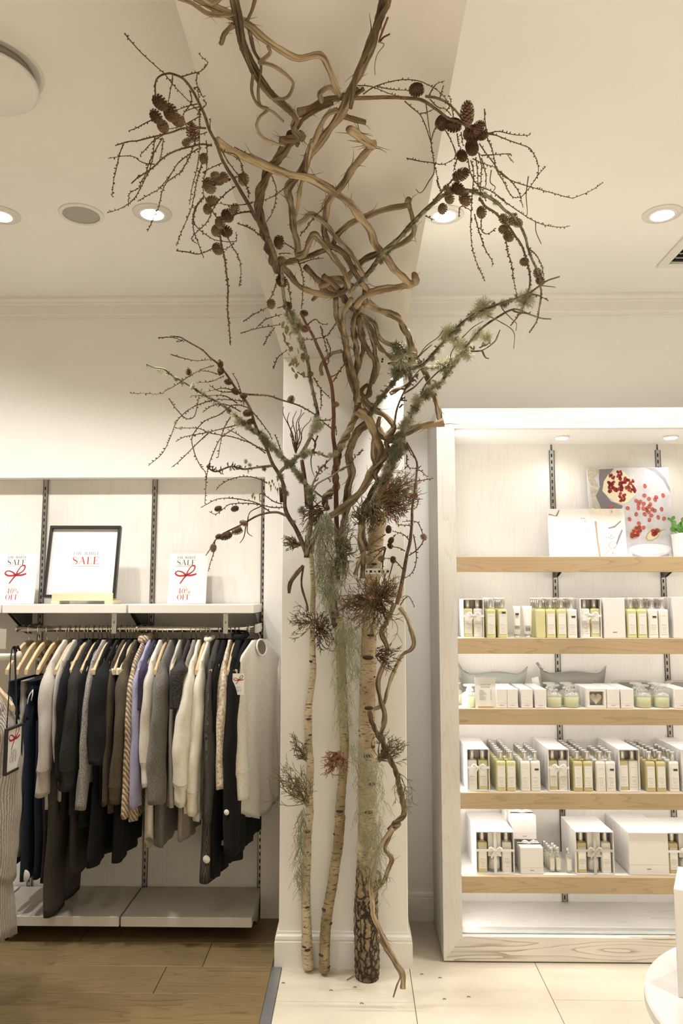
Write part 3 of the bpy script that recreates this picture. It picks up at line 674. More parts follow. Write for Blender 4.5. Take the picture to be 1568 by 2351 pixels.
pole('H 427,1462 412,1300 408,1100 402,900 400,700 408,500 415,250 435,50 G 355,1800 352,1600 362,1400 345,1200 345,1000 350,850 372,700 388,560 385,400 380,200 383,0 F 385,1500 388,1350 370,1100 345,900 340,760',
     [13.5, 13, 11.5, 10.5, 10, 9.8, 9.5, 9, 9, 8.8, 8.5, 8.5, 8.5, 7.5, 6.8, 6.8, 6.6, 6.5, 6.3, 6.2, 6, 6, 5.8, 5.5], 3.205, 3.215, 'thin pale birch pole with peeling bark, leftmost of the three', B1,
     [('H', 412, 220, 7), ('H', 418, 890, 5), ('H', 420, 395, 3), ('H', 390, 1065, 2.6), ('G', 350, 972, 5), ('G', 365, 1118, 4), ('G', 320, 1210, 3.5), ('H', 420, 1265, 6), ('H', 385, 1260, 5), ('G', 365, 470, 6), ('F', 385, 1850, 3)])
pole('H 568,1490 568,1350 575,1150 590,1000 612,850 640,700 665,520 690,350 708,100 G 625,1850 645,1600 660,1430 670,1250 665,1050 655,850 645,600 640,400 625,200 610,60',
     [12.5, 12.5, 12, 12, 11.5, 11.5, 11, 11.5, 12, 11.5, 10.5, 10, 10.5, 10.5, 10.5, 11, 11.5, 12, 12, 11], 3.18, 3.20, 'olive-grey middle birch pole leaning right towards its foot', B2,
     [('H', 560, 925, 7), ('H', 535, 1320, 6), ('H', 632, 1060, 6), ('H', 705, 45, 7), ('H', 640, 260, 5), ('G', 680, 1040, 5), ('H', 610, 1435, 5), ('G', 660, 1350, 6), ('H', 720, 385, 4)])
pole('F 570,1560 560,1460 548,1350 540,1250 545,1150'.replace('F 570,1560', 'F 605,1720 570,1560'), [11, 11, 9, 8, 7, 6], 3.20, 3.205, 'dark lichened fork stub above the middle birch pole', LICHB, [])
pole('H 952,1560 955,1450 952,1300 945,1100 942,900 948,750 950,600 953,450 955,300 955,50 G 880,1800 872,1600 870,1400 870,1200 872,1000 877,800 882,600 886,400 892,200 897,0 F 912,1400 930,1200 942,1050 955,900 985,740 1005,690',
     [27.5, 29, 29, 28, 27, 25.5, 24.5, 23.5, 23, 22.5, 22.3, 22, 21.5, 19.5, 18.7, 18.3, 18, 17.5, 17.2, 17, 17.5, 17.8, 17.8, 17.5, 17, 15], 3.165, 3.195, 'stout birch trunk with dark furrowed foot, rightmost of the three', B3,
     [('G', 880, 425, 11), ('G', 890, 880, 9), ('G', 880, 1295, 9), ('G', 915, 1550, 9), ('G', 890, 1795, 9), ('F', 935, 1168, 6), ('F', 990, 780, 5), ('G', 905, 218, 7), ('G', 808, 680, 4), ('G', 940, 610, 4), ('G', 930, 1215, 6), ('G', 805, 1130, 3)])
sc_ = thing('perforated_strap', 'white perforated metal strap around the stout birch', 'strap', (0, 0, 0))
a_ = atY(836, 1312, 3.15); 
st_ = MB(); st_.box(-.052, .052, -.0008, .0008, -.0115, .0115, .0005)
o_ = st_.build('band', plain('galvanised_white', (.78, .77, .74), .35, .3), sc_); o_.location = atY(866, 1312, 3.148)
hs = MB()
for i in range(6): hs.lathe([(0.0, .0012), (.0055 if i % 2 else .0035, .0012), (.0055 if i % 2 else .0035, -.0012), (0, -.0012)], 10, Matrix.Translation((-.044+i*.0175, 0, 0))@Matrix.Rotation(math.pi/2, 4, 'X'), cap=False)
hs.build('holes', SLOT, sc_).location = o_.location
# ---------------------------------------------------------------- cones, lichen, twigs
def conemesh(name, mat, flare, rows, seed):
    g = random.Random(seed); m = MB(); N = rows*8; ga = math.pi*(3-5**.5)
    m.lathe([(0, -1), (.35, -.85), (.55, -.4), (.58, 0), (.45, .5), (.15, .9), (0, 1)], 8, cap=False)
    for i in range(N):
        u = (i+.5)/N; z = -1+2*u; pr = math.sqrt(max(.03, 1-(abs(z+.12)/1.13)**2.2)); a = i*ga
        c, s_ = math.cos(a), math.sin(a); w = .36*(.55+.6*pr); fl = flare*(1.0-.45*u)+g.uniform(-.05, .05)
        r0 = pr*.5; r1 = pr*(.84+fl*.25); z1 = z+.26-fl*.12
        def pt(r, zz, t): return (r*c-t*s_, r*s_+t*c, zz)
        v = [pt(r0, z-.02, -w*.35), pt(r0, z-.02, w*.35), pt(r1, z1-.06, w*.6), pt(r1+.04, z1+.04, 0), pt(r1, z1-.06, -w*.6), pt(r1*.93, z1-.13, 0)]
        m.add(v, [(0, 1, 2, 3, 4), (0, 4, 5), (5, 2, 1), (0, 5, 1), (4, 3, 5), (3, 2, 5)])
    return m.mesh(name, mat, False)
CONES = [conemesh('larch_cone', CONEM, .25, 11, 1), conemesh('larch_cone_open', CONEM, 1.0, 9, 2), conemesh('larch_cone_tan', CONEL, .7, 8, 3)]
def cone(parent, c, x, y, hl, hw, ang, kind=0, k=.955, D0=3.14, base=None):
    ox, oy, sc = CROPS[c]; p = deep(ox+x/sc, oy+y/sc, k, D0); d = zc(p)/F
    a = R(ang)   # direction of the tip in the picture, degrees anticlockwise from right
    tip = Vector(RT)*math.cos(a)+Vector(UP)*math.sin(a)+Vector(FW)*(-.45 if kind != 1 else -.3)
    q = tip.to_track_quat('Z', 'Y')@Matrix.Rotation(rnd.uniform(0, 6.28), 4, 'Z').to_quaternion()
    o = bpy.data.objects.new('cone', CONES[kind]); link(o, parent); o.location = p-(parent.location if base is None else base)
    o.rotation_mode = 'QUATERNION'; o.rotation_quaternion = q; w = hw/sc*d*1.06; o.scale = (w, w, max(hl/sc*d*1.05, w*.9)); return o
def buds(m, P, step, size, g):
    L = 0; nxt = step*g.random()
    for i in range(1, len(P)):
        seg = P[i]-P[i-1]; l = seg.length
        if l < 1e-6: continue
        T = seg/l
        while nxt < L+l:
            c = P[i-1]+T*(nxt-L); o = Vector((g.uniform(-1, 1), g.uniform(-.6, .2), g.uniform(-1, 1))); o = (o-T*o.dot(T))
            if o.length < .1: o = T.orthogonal()
            o.normalize(); s_ = size*g.uniform(.7, 1.25); d = (o*.9+T*.45).normalized(); e = d.orthogonal().normalized()*s_*.55; f_ = d.cross(e)
            b = c+o*s_*.2; 
            m.add([b-e*.6, b-f_*.6, b+e*.6, b+f_*.6, b+d*s_*.8-e, b+d*s_*.8-f_, b+d*s_*.8+e, b+d*s_*.8+f_, b+d*s_*1.6],
                  [(0, 1, 5, 4), (1, 2, 6, 5), (2, 3, 7, 6), (3, 0, 4, 7), (4, 5, 8), (5, 6, 8), (6, 7, 8), (7, 4, 8)])
            nxt += step*g.uniform(.6, 1.4)
        L += l
def twig(parent, s, r0=1.4, r1=.75, mat=None, bud=2.8, step=9.0, k=.96, k2=None, D0=3.15, name='twig', zt=2.45):
    g = random.Random(len(s)*13+int(r0*100)); P = path(s, k, D0, 5, k2, zt); d = zc(P[len(P)//2])/F
    b = parent.location.copy(); P = [p-b for p in P]; rad = rads([p+b for p in P], r0, r1)
    m = MB(); m.tube(P, rad, 6 if r0 < 2.5 else 9, True, .06, 60)
    if bud: buds(m, P, step*d, bud*d, g)
    return m.build(name, mat or LARCHT, parent, True if not bud else False)
def lichmesh(name, mat, n, seed, thin=.021):
    n = int(n*2.0)
    g = random.Random(seed); m = MB()
    for _ in range(n):
        d = Vector((g.gauss(0, 1), g.gauss(0, 1), g.gauss(0, 1))).normalized(); p = d*.18; L = g.uniform(.5, 1.0); q = [p]
        for i in range(3):
            d = (d+Vector((g.gauss(0, .35), g.gauss(0, .35), g.gauss(0, .35)))).normalized(); p = p+d*L/3; q.append(p)
            if i < 2 and g.random() < .8:
                e = (d+Vector((g.gauss(0, .8), g.gauss(0, .8), g.gauss(0, .8)))).normalized(); m.tube([p, p+e*L*.3], [thin, thin*.7], 3, False)
        m.tube(q, [thin*1.5, thin*1.3, thin, thin*.6], 3, False)
    return m.mesh(name, mat)
LICH = [lichmesh('lichen_pale', LICHM, 70, 5), lichmesh('lichen_pale_b', LICHM, 55, 6), lichmesh('lichen_dull', LICHD, 80, 7), lichmesh('lichen_spiky', LICHD, 42, 8, .02)]
def lich(parent, c, x, y, r, kind=0, k=.965, D0=3.15, sx=1.0, sy=1.0):
    ox, oy, sc = CROPS[c]; p = deep(ox+x/sc, oy+y/sc, k, D0); d = zc(p)/F*r/sc*1.3
    o = inst('lichen_tuft', LICH[kind], parent, p-parent.location, (rnd.uniform(0, 6), rnd.uniform(0, .6), rnd.uniform(0, 6)), (d*sx, d, d*sy)); return o
def lichline(parent, s, r, kinds, step, k=.965, D0=3.15):
    p = pix(s); L = 0
    for (x0, y0), (x1, y1) in zip(p[:-1], p[1:]):
        l = math.hypot(x1-x0, y1-y0); n = max(1, int(l/step))
        for i in range(n):
            u = (i+rnd.random())/n
            lich(parent, 'X', x0+(x1-x0)*u+rnd.uniform(-r*.4, r*.4), y0+(y1-y0)*u+rnd.uniform(-r*.4, r*.4), r*rnd.uniform(.7, 1.25), rnd.choice(kinds), k, D0)
def branch(name, label, at, cat='branch', k=.97):
    p = pix(at)[0]; return thing(name, label, cat, deep(p[0], p[1], k))
def spurs(parent, s, n, L, mat=None, k=.965, D0=3.15, seed=1, r=1.75):
    """short gnarly side spurs along a branch"""
    g = random.Random(seed); p = pix(s); m = MB(); b = parent.location
    for _ in range(int(n*1.6)):
        i = g.randrange(len(p)-1); u = g.random(); x = p[i][0]+(p[i+1][0]-p[i][0])*u; y = p[i][1]+(p[i+1][1]-p[i][1])*u
        a = math.atan2(p[i+1][1]-p[i][1], p[i+1][0]-p[i][0])+g.choice((-1, 1))*g.uniform(.6, 1.4); q = [(x, y)]; l = L*g.uniform(.5, 1.2)
        for j in range(4):
            a += g.uniform(-.7, .7); x += math.cos(a)*l/4; y += math.sin(a)*l/4; q.append((x, y))
            if j in (1, 2) and g.random() < .7:
                a2 = a+g.choice((-1, 1))*1.1
                Q = [deep(x, y, k, D0)-b, deep(x+math.cos(a2)*l*.22, y+math.sin(a2)*l*.22, k-.004, D0)-b]; m.tube(Q, [zc(Q[0]+b)/F*r*.8, zc(Q[0]+b)/F*r*.6], 4)
        Q = [deep(X, Y, k-.002*j, D0)-b for j, (X, Y) in enumerate(q)]; m.tube(Q, rads([z+b for z in Q], r*1.1, r*.6), 5)
    m.build('side_spurs', mat or LICHB, parent)
def many(parent, lines, **kw):
    for l in lines.strip().split('\n'):
        l = l.strip()
        if not l: continue
        q = dict(kw)
        if l[0] == '~': q['bud'] = 0; l = l[1:].strip()
        if l[0] == '*': q['r0'] = 2.4; q['r1'] = 1.3; l = l[1:].strip()
        twig(parent, l, k=rnd.uniform(.945, .965), **q)
def cones(parent, c, data, k=.95):
    for d in data.split(';'):
        d = d.split(); 
        if d: cone(parent, c, float(d[0]), float(d[1]), float(d[2]), float(d[3]), float(d[4]), int(d[5]), k)

# --- larch branch, upper left
lt = branch('larch_branch', 'bushy larch branch with cones left of the ceiling beam', 'A 950,1260')
twig(lt, 'P 1215,1230 1130,1080 1080,930 1030,820 960,680 900,590 840,530 740,490 680,490 620,510 580,550 565,620 568,710', 3.6, 1.7, LARCH, 2.6, 9, name='stem')
twig(lt, 'P 1195,1200 1250,1360 1320,1490 Q 1370,130 1450,270 1540,420 A 860,1110 900,1165 945,1255 985,1390', 3.4, 5.2, LARCH, 2.6, 16, name='stem')
many(lt, '''P 250,75 320,160 430,280 560,400 660,490 740,590 840,700 950,810 1040,910
P 745,510 735,600 715,690 695,830
P 840,520 940,490 1040,460 1105,380 1060,330 1010,280
P 1000,480 990,560 1005,640 1015,760
P 960,635 1010,635 1050,720 1085,715
P 1000,800 910,820 800,860
P 530,965 440,1010 370,1050 290,1078
* P 1090,1050 960,1045 850,1050 740,1090 620,1120 500,1150 380,1180 280,1190 155,1228
P 240,1215 205,1300 180,1400 150,1540 Q 140,130 122,318
P 660,1110 540,1190 410,1328
P 640,1150 600,1220 540,1330 500,1420 460,1540 Q 420,170 400,230 305,285 290,390
P 560,1140 550,1260 545,1340 500,1500 Q 500,60 440,180 400,260 350,340 290,395 190,450 72,487
P 650,1160 635,1280 610,1380
* P 1150,1230 1050,1215 930,1240 810,1270 700,1320 620,1380 560,1440 480,1500 380,1560 Q 410,100 322,184
P 560,1420 480,1415 410,1390 350,1345 250,1335 85,1360
P 1010,1260 900,1330 800,1410 750,1490 700,1560 Q 720,110 650,190 580,260 500,300 386,368
P 980,1180 940,1290 890,1400 830,1500 Q 830,70 700,160 650,230 620,340 600,430 555,530 486,680
P 1030,800 1020,950 1020,1100 1020,1270 1000,1430 970,1568 Q 950,200 920,385
P 1050,1400 1020,1500 Q 1040,0 1000,130 970,290 940,430 890,560 840,670 785,825
P 1090,1180 1100,1300 1095,1450 Q 1090,60 1060,160 1060,260 1070,330
Q 1065,320 1000,400 960,490 955,600 970,700 1010,800 1035,880 1065,940
Q 1065,320 990,430 960,560 1000,640 1100,720 1200,770 1390,780 1395,690
Q 1390,215 1300,280 1220,360 1160,450 1100,580 1020,660 960,720 945,770 1000,805
Q 1080,330 1160,480 1230,580 1290,690 1340,800 1420,940 1445,1030 1445,1150 1432,1245
* Q 1235,730 1250,830 1280,960 1300,1120 1315,1280 1310,1450 1315,1568 D 590,120 598,240
Q 782,876 900,890 1000,912 1090,885 1160,850 1200,850 1290,860 1380,790
Q 1568,385 1450,405 1330,408 1220,385
* Q 1560,470 1450,485 1380,510 1340,570
* Q 1340,140 1280,160 1200,180 1100,280
P 1250,1410 1180,1440 1050,1505
P 1380,1245 1500,1305 1568,1340
P 1240,1260 1320,1400 1440,1560 Q 1520,250 1530,340
P 1240,1250 1380,1340 1450,1410 1470,1520 Q 1440,100 1390,130
P 920,660 940,740 930,800 880,870 850,920 880,1000
P 1020,830 940,850 870,880
P 1020,930 930,980 830,1030 700,1060
P 1100,1090 1040,1110 1000,1090
P 1060,760 1090,800 1050,850 1000,900
P 1130,1080 1130,1000 1135,950
A 700,780 770,800 800,870 830,1000''')
cones(lt, 'P', '615 785 88 60 -50 1;575 930 78 52 -55 1;645 1030 66 55 -60 2;725 890 84 66 -70 1;800 970 66 58 -40 2;950 1095 86 60 100 1;885 1200 44 40 30 2;1065 1360 48 44 -90 2;1180 1540 45 42 0 2')
cones(lt, 'Q', '1125 205 78 64 -70 2;1215 150 57 50 -20 2;1275 120 52 44 -60 2;1148 365 58 52 0 2;1105 445 52 44 -90 2;1378 450 52 50 40 2;1310 515 60 57 -60 1;1235 585 57 52 -80 2;1205 665 57 57 -120 2;1295 675 57 54 -30 1;1208 855 57 54 -60 2;1475 140 57 54 -90 2')

# --- larch branch, upper right, and the greener one hanging below it
rt_ = branch('larch_branch', 'arching larch branch with dark cones right of the knot', 'B 255,505')
twig(rt_, 'B 255,505 330,503 420,500 520,505 600,515 680,565 740,610 820,640 900,680 970,690', 4.6, 2.6, LARCH, 2.8, 12, name='stem')
twig(rt_, 'B 620,495 680,505 740,535 800,600 830,660', 3, 2.2, LARCH, 2.6, 12, name='stem')
many(rt_, '''B 300,485 350,450 420,425 500,410 580,415 640,440 700,480 740,530
B 270,440 340,445 430,480 500,500
B 370,445 450,460 540,465
R 470,310 520,220 560,185 630,160
R 580,340 600,270 613,215
R 220,370 300,440 380,510 430,610 460,700 490,800 510,920 520,1010 545,1100 560,1190 595,1290
R 380,495 440,485 520,450
~ R 440,400 455,520 470,640 490,780 500,900
R 550,620 510,700 490,800
~ R 525,1010 520,1110 470,1190 410,1290 370,1310 335,1275
R 240,955 370,985 500,1000 600,1020 680,990 740,950
R 640,670 700,780 740,900 740,960
R 760,700 770,800 800,850
R 800,690 820,830
R 480,350 560,430 640,450 700,520
R 650,470 690,400 685,320
R 720,530 700,430 640,380
R 1040,450 1045,560 1060,670 1075,760 1120,870 1140,960 1160,1060 1200,1140 1240,1200 1300,1320 1350,1360 1420,1350 S 810,240 860,180 920,90 990,10
R 1060,705 1180,680 1300,705 1400,720 1505,718
R 1060,700 1160,720 1260,760 1400,810 1500,850 1545,910 B 1195,830 1200,890 1180,930
R 990,810 1060,910 1130,1000 1180,1080 1250,1150 1380,1210 1480,1240 S 880,200 1040,245 1200,288 1260,285 1400,225 1505,155
R 1000,925 1120,920 1280,910 1310,915 1285,930 1340,1000
R 870,960 890,1080 930,1180 1000,1250 1120,1300 1250,1400 S 560,280 700,380 850,480 960,530 1060,550 1150,555 1210,543
~ S 900,510 905,600 950,705
R 980,900 1010,1030 1005,1150 1000,1280 990,1400
R 950,950 970,1100 980,1250 1050,1380
R 1010,960 1050,1100 1055,1220 1020,1300
R 900,980 930,1100 920,1250 910,1400 S 320,420 315,560 330,740 380,900 445,1040
S 350,440 390,590 450,760 510,860 508,910
S 415,460 410,570 450,615 500,600 530,570
R 1200,1090 1320,1200 1390,1300 1435,1450
~ S 835,100 815,260 825,400 822,450
R 760,960 730,1060 720,1090
~ R 960,700 940,820 910,920
~ R 860,740 870,850 880,930
~ R 1110,1080 1100,1200 1150,1250 1130,1300
R 920,960 1000,1000 1090,1030 1150,1050''')
cones(rt_, 'R', '348 250 72 70 200 0;600 575 78 60 240 0;612 632 42 42 200 0;730 615 78 74 190 0;862 508 104 76 92 0;975 640 62 60 40 0;930 700 92 86 200 0;1000 710 60 62 -20 0;910 840 78 70 -80 0;805 925 60 56 -60 0', .94)
gl = branch('larch_branch', 'greenish larch branch drooping at the far right with tan cones', 'B 250,1480')
twig(gl, 'B 230,1500 330,1400 400,1300 480,1230 560,1140 620,1080 680,1030 S 70,270 180,235 290,225 400,255 470,280 560,340 620,400 700,460 760,540 810,650 830,740 870,850 910,930 940,1010 945,1100 950,1160 930,1300 910,1400 845,1500', 5.8, 1.5, LICHB, 3.0, 8, name='stem')
twig(gl, 'S 400,300 450,370 530,420 590,480 660,550 720,640 770,710 800,790 830,900 850,1000 845,1090 830,1140 800,1230 770,1310 700,1410 675,1440', 3, 1.4, LARCH, 3.0, 8, name='stem')
many(gl, '''* S -20,320 60,230 150,130 200,60
S 635,680 650,790 680,870 700,1000 715,1090 735,1190
S 840,750 900,800 950,890 975,1000
S 850,1155 900,1165 960,1185 1015,1220
S 210,460 215,385 250,370 320,405
S 10,130 25,190 45,220
B 620,1110 650,1125 668,1130''')
cones(gl, 'R', '790 1130 80 66 20 0;760 1265 68 62 -40 0;665 1280 48 42 150 2;680 1365 54 48 -80 2;840 1375 68 58 -70 2;610 1475 52 47 -100 2;1010 1510 57 50 -90 2', .945)
cones(gl, 'S', '615 480 42 42 150 2;690 485 50 42 60 2;735 515 42 40 -30 2;615 575 42 40 180 2;655 635 47 44 -60 2;800 868 37 37 180 2;920 970 40 40 120 2;940 1035 40 38 -60 2', .945)
lichline(gl, 'B 330,1400 480,1230 600,1100', 7, [2, 3], 16, .955)

# --- lichened branches on the right
la = branch('lichened_branch', 'long lichened branch reaching up right towards the crown moulding', 'E 400,780', k=.97)
twig(la, 'E 150,1110 220,1000 310,890 400,780 500,760 560,720 640,630 750,510 870,400 1000,340 1100,300 1200,270 1300,230 1370,180 1430,140 1520,110', 5.2, 1.7, LICHB, 0, name='stem')
many(la, '''~ E 1390,175 1440,180 1490,187
~ E 1100,300 1110,345 1180,420 1210,450 1205,500
~ E 1000,390 1100,440 1190,510 1190,630
~ E 820,550 890,480 970,430
~ E 1300,230 1370,245 1440,285
~ E 500,690 560,610 640,550 680,500''', mat=LICHB)
spurs(la, 'E 150,1110 310,890 560,720 750,510', 12, 14, seed=4); spurs(la, 'E 750,510 1000,340 1300,240', 5, 11, seed=5)
for x, y, r, kd in ((380, 690, 75, 0), (400, 760, 80, 2), (360, 640, 60, 2), (430, 700, 60, 0), (350, 800, 55, 2), (420, 640, 50, 0), (340, 720, 50, 3), (720, 510, 55, 0), (690, 540, 45, 1), (780, 490, 35, 2), (970, 330, 65, 0), (930, 370, 50, 1), (880, 400, 32, 2), (1000, 370, 40, 1), (1270, 280, 70, 1), (1300, 250, 45, 1), (800, 590, 55, 1), (760, 560, 35, 3)):
    lich(la, 'E', x, y, r, kd, .955)
bm = MB(); g = random.Random(9)
for x, y in ((350, 590), (370, 600), (385, 615), (340, 600), (395, 630), (330, 640), (440, 700), (245, 705), (242, 722), (290, 736), (365, 620), (410, 650)):
    p = deep(800+x/3.136, 600+y/3.136, .945, 3.1)-la.location; bm.lathe([(0, -1), (.7, -.7), (1, 0), (.7, .7), (0, 1)], 8, Matrix.Translation(p)@Matrix.Scale(.0045, 4), cap=False)
bm.build('berries', plain('dried_berry', (.035, .018, .012), .4), la, True)
lb = branch('lichened_branch', 'lower forked lichened branch between elbow and bare wall', 'E 330,1380')
twig(lb, 'E 290,1560 320,1380 400,1200 480,1050 560,940 680,850 780,700 880,570 960,480 1060,410 1190,345 1300,380 1390,410 1460,415', 5.2, 1.4, LICHB, 0, name='stem')
many(lb, '''~ E 880,645 960,640 1050,580 1075,530 1090,495
~ E 960,640 985,690 1010,700
~ E 520,960 560,880 640,800 720,740 740,660 770,610
~ E 520,770 620,765 720,745 800,700
~ E 330,1180 350,1060 400,940 440,870 520,770
~ E 400,950 480,900 550,820
~ E 500,690 540,650 600,600
~ E 1180,350 1210,365 1290,375 1310,365''', mat=LICHB, r0=2.4, r1=1.3)
spurs(lb, 'E 400,1200 480,1050 560,940 680,850 780,700', 16, 13, seed=6); spurs(lb, 'E 330,1180 400,940 520,770', 10, 11, seed=7); spurs(lb, 'E 880,645 1050,580', 5, 11, seed=8)
for x, y, r, kd in ((830, 640, 60, 1), (860, 670, 45, 1), (930, 520, 40, 1), (990, 545, 42, 1), (720, 740, 50, 0), (690, 760, 45, 2), (660, 740, 40, 1), (560, 960, 45, 2), (500, 1000, 45, 0), (480, 1060, 35, 2), (430, 1150, 45, 0), (390, 1190, 40, 0), (640, 890, 32, 2), (580, 920, 30, 0), (380, 1310, 40, 0), (340, 1360, 45, 2), (320, 1420, 40, 0), (300, 1480, 45, 2), (280, 1540, 45, 0), (400, 1340, 36, 2), (350, 1290, 30, 1)):
    lich(lb, 'E', x, y, r, kd, .955)
lc = branch('lichened_branch', 'mossy branch head tied to the top of the stout birch', 'F 930,640')
twig(lc, 'F 1190,90 1130,170 1080,260 1060,340 1000,480 930,620 870,720', 7, 12, LICHB, 0, name='stem', D0=3.12)
lichline(lc, 'F 1170,110 1080,250 1060,340 1000,480 950,600 900,680', 12, [2, 2, 0, 3], 8, .95, 3.12)

# --- middle-left branches
m1 = branch('larch_branch', 'wide larch branch spreading over the left wall with small round cones', 'D 1050,1500')
twig(m1, 'D 245,187 300,195 350,225 430,270 480,320 520,350 570,410 630,500 680,560 720,630 740,700 770,770 810,850 850,950 880,1000 910,1060 925,1130 925,1210 945,1270 990,1340 1030,1430 1055,1500', 1.2, 5.6, LARCH, 2.2, 12, name='stem')
many(m1, '''D 165,197 250,195 310,215
D 275,220 330,212
D 240,297 320,320 400,335 490,325
D 500,365 430,385 340,435 290,470 200,520 180,532 0,530
D 540,420 470,400 420,395
D 560,425 480,460 390,465
D 640,520 540,520 470,480
D 660,530 560,500 460,520
* D 690,535 760,540 830,545 920,575 1000,600 1060,630 1110,660
D 700,580 600,570 500,570 380,610 310,660 270,710 240,790 190,890 105,965
D 720,620 620,600 530,660 440,700 370,790 380,880 420,970 450,1010 450,1100 445,1195
D 730,640 780,700 830,770 850,810
D 640,720 560,740 460,765 330,790 270,820
D 620,740 540,800 500,880 465,970 455,1050
D 470,765 400,830 300,930 245,975
D 810,890 720,830 600,790 480,770 400,740 270,740
D 820,880 740,840 630,770 580,745
D 600,670 560,740 540,820 525,915
D 230,560 270,620 330,680 380,670 400,600 410,540
D 640,590 560,545 440,545 360,545
D 680,600 660,520 640,460 610,410
D 900,870 870,790 860,780
D 660,640 580,600 500,600 430,645''', step=8)
cones(m1, 'D', '538 355 22 20 90 0;541 393 22 21 -90 0;588 462 22 20 180 0;630 520 22 21 150 0;675 545 20 19 0 0;705 648 26 24 200 0;722 700 22 20 200 0;348 400 22 18 90 1;962 568 22 20 60 1')
for x, y, r, kd in ((800, 800, 26, 2), (780, 770, 22, 3), (900, 1030, 24, 2), (915, 1100, 24, 3), (650, 700, 30, 1), (690, 715, 26, 1), (545, 520, 14, 1), (930, 1130, 20, 2), (375, 480, 16, 1), (265, 435, 12, 1), (300, 740, 10, 0), (270, 705, 10, 0), (465, 762, 10, 0), (740, 755, 22, 2), (980, 1300, 14, 3), (1020, 1400, 16, 3)):
    lich(m1, 'D', x, y, r, kd, .955)
m2 = branch('lichened_branch', 'thickly lichened branch slanting down right to the thin birch', 'D 1065,1400')
twig(m2, 'D 95,355 140,375 200,385 250,425 320,465 380,500 450,545 520,580 600,640 670,700 740,760 800,800 870,870 940,940 1000,1010 1060,1090 1080,1160 1082,1280 1070,1400 F 340,900 330,1100', 1.4, 6.5, LICHB, 0, name='stem')
spurs(m2, 'D 95,355 250,425 450,545 670,700', 22, 9, seed=12, r=1.0)
lichline(m2, 'D 770,790 870,870 940,940 1000,1010 1060,1090 1085,1150', 9, [2, 2, 0, 3], 8, .95)
lichline(m2, 'D 250,425 400,520 600,640 740,760', 6, [1, 3, 2], 18, .955)
for x, y, r, kd in ((1030, 1235, 26, 2), (1075, 1110, 24, 0), (1100, 1290, 22, 2)): lich(m2, 'D', x, y, r, kd, .95)
m3 = branch('lichened_branch', 'short spiky branch pointing left over the panel top', 'D 840,965')
twig(m3, 'D 455,970 510,1000 600,970 680,985 760,975 850,965', 1.6, 3, LICHB, 2.6, 8, name='stem')
spurs(m3, 'D 455,970 510,1000 600,970 680,985 760,975 850,965', 20, 11, seed=14, r=1.3)
for x, y, r, kd in ((690, 940, 14, 3), (715, 960, 14, 3), (600, 985, 9, 1), (800, 985, 14, 2)): lich(m3, 'D', x, y, r, kd, .955)
m4 = branch('lichened_branch', 'lichened branch forking upright in front of the pillar', 'D 890,1010')
twig(m4, 'C 460,340 470,520 490,640 540,760 590,850 620,930 640,1000 655,1080 665,1160 690,1280 715,1380 720,1450 D 1105,735 1080,790 1050,850 1010,905 940,960 890,1010', 4, 4, LICHB, 2.0, 14, name='stem')
twig(m4, 'D 985,925 1060,880 1130,892 1190,912 1250,872 1275,850', 3, 2, LICHB, 0, name='stem')
spurs(m4, 'D 985,925 1060,880 1130,892 1190,912', 8, 9, seed=15)
many(m4, '''C 185,745 270,690 360,645
C 290,780 350,730 460,695
C 165,830 290,795 450,770
C 330,915 370,840 410,790
C 400,1085 430,1010 500,950
C 420,470 390,560 350,610
C 500,450 520,560 530,650
C 430,650 480,635
C 470,830 490,900 540,960
C 570,1110 620,1140 660,1150
C 690,1150 740,1230 810,1300
C 740,1240 745,1320 740,1385
C 140,40 230,75 310,130''')
cones(m4, 'C', '440 175 46 34 -90 1;460 455 42 36 -60 1;385 620 32 30 -90 2;500 635 30 28 -20 1;455 305 30 28 0 2;625 800 28 26 0 2;620 690 26 24 0 1;620 995 24 22 0 2;665 1125 20 20 0 2')
for x, y, r, kd in ((540, 740, 45, 0), (560, 800, 40, 0), (520, 690, 40, 2), (500, 640, 30, 2), (570, 770, 40, 2), (600, 880, 28, 2), (610, 930, 25, 3), (715, 1470, 40, 0), (700, 1520, 40, 0), (740, 1500, 30, 1)): lich(m4, 'C', x, y, r, kd, .95)
for x, y, r, kd in ((1060, 880, 28, 1), (1040, 900, 26, 2), (1080, 780, 18, 0), (1130, 890, 14, 0), (1200, 905, 20, 0), (1230, 890, 18, 0), (1280, 848, 15, 0), (980, 935, 20, 2), (940, 965, 22, 2), (1000, 910, 20, 3)): lich(m4, 'D', x, y, r, kd, .95)
lf = MB(); g = random.Random(21)
for x, y in ((470, 770), (500, 800), (520, 860), (510, 900), (525, 945), (515, 985), (540, 1040), (520, 1055), (560, 1030), (545, 1095), (575, 1060), (565, 1140), (480, 790), (600, 900), (610, 1020), (575, 960), (620, 1130), (530, 830), (495, 820), (560, 1000)):
    p = deep(500+x/3.136, 500+y/3.136, .95, 3.1)-m4.location; M = Matrix.Translation(p)@Matrix.Rotation(g.uniform(0, 6), 4, 'Z')@Matrix.Rotation(g.uniform(-1, 1), 4, 'X')@Matrix.Scale(g.uniform(.010, .016), 4)
    v = [(0, 0, 1), (.5, .15, .45), (.55, .2, -.2), (0, 0, -1), (-.55, .2, -.2), (-.5, .15, .45)]
    lf.add([M@Vector(a) for a in v], [(0, 1, 2, 3), (0, 3, 4, 5)])
lf.build('dry_leaves', LEAFM, m4)
m5 = branch('larch_branch', 'low larch sprig drooping left with a row of brown cones', 'D 930,1265')
twig(m5, 'D 940,1268 880,1245 810,1250 750,1270 680,1310 620,1340 560,1370 510,1410 480,1460 450,1505', 3, 1, LARCH, 2.0, 12, name='stem')
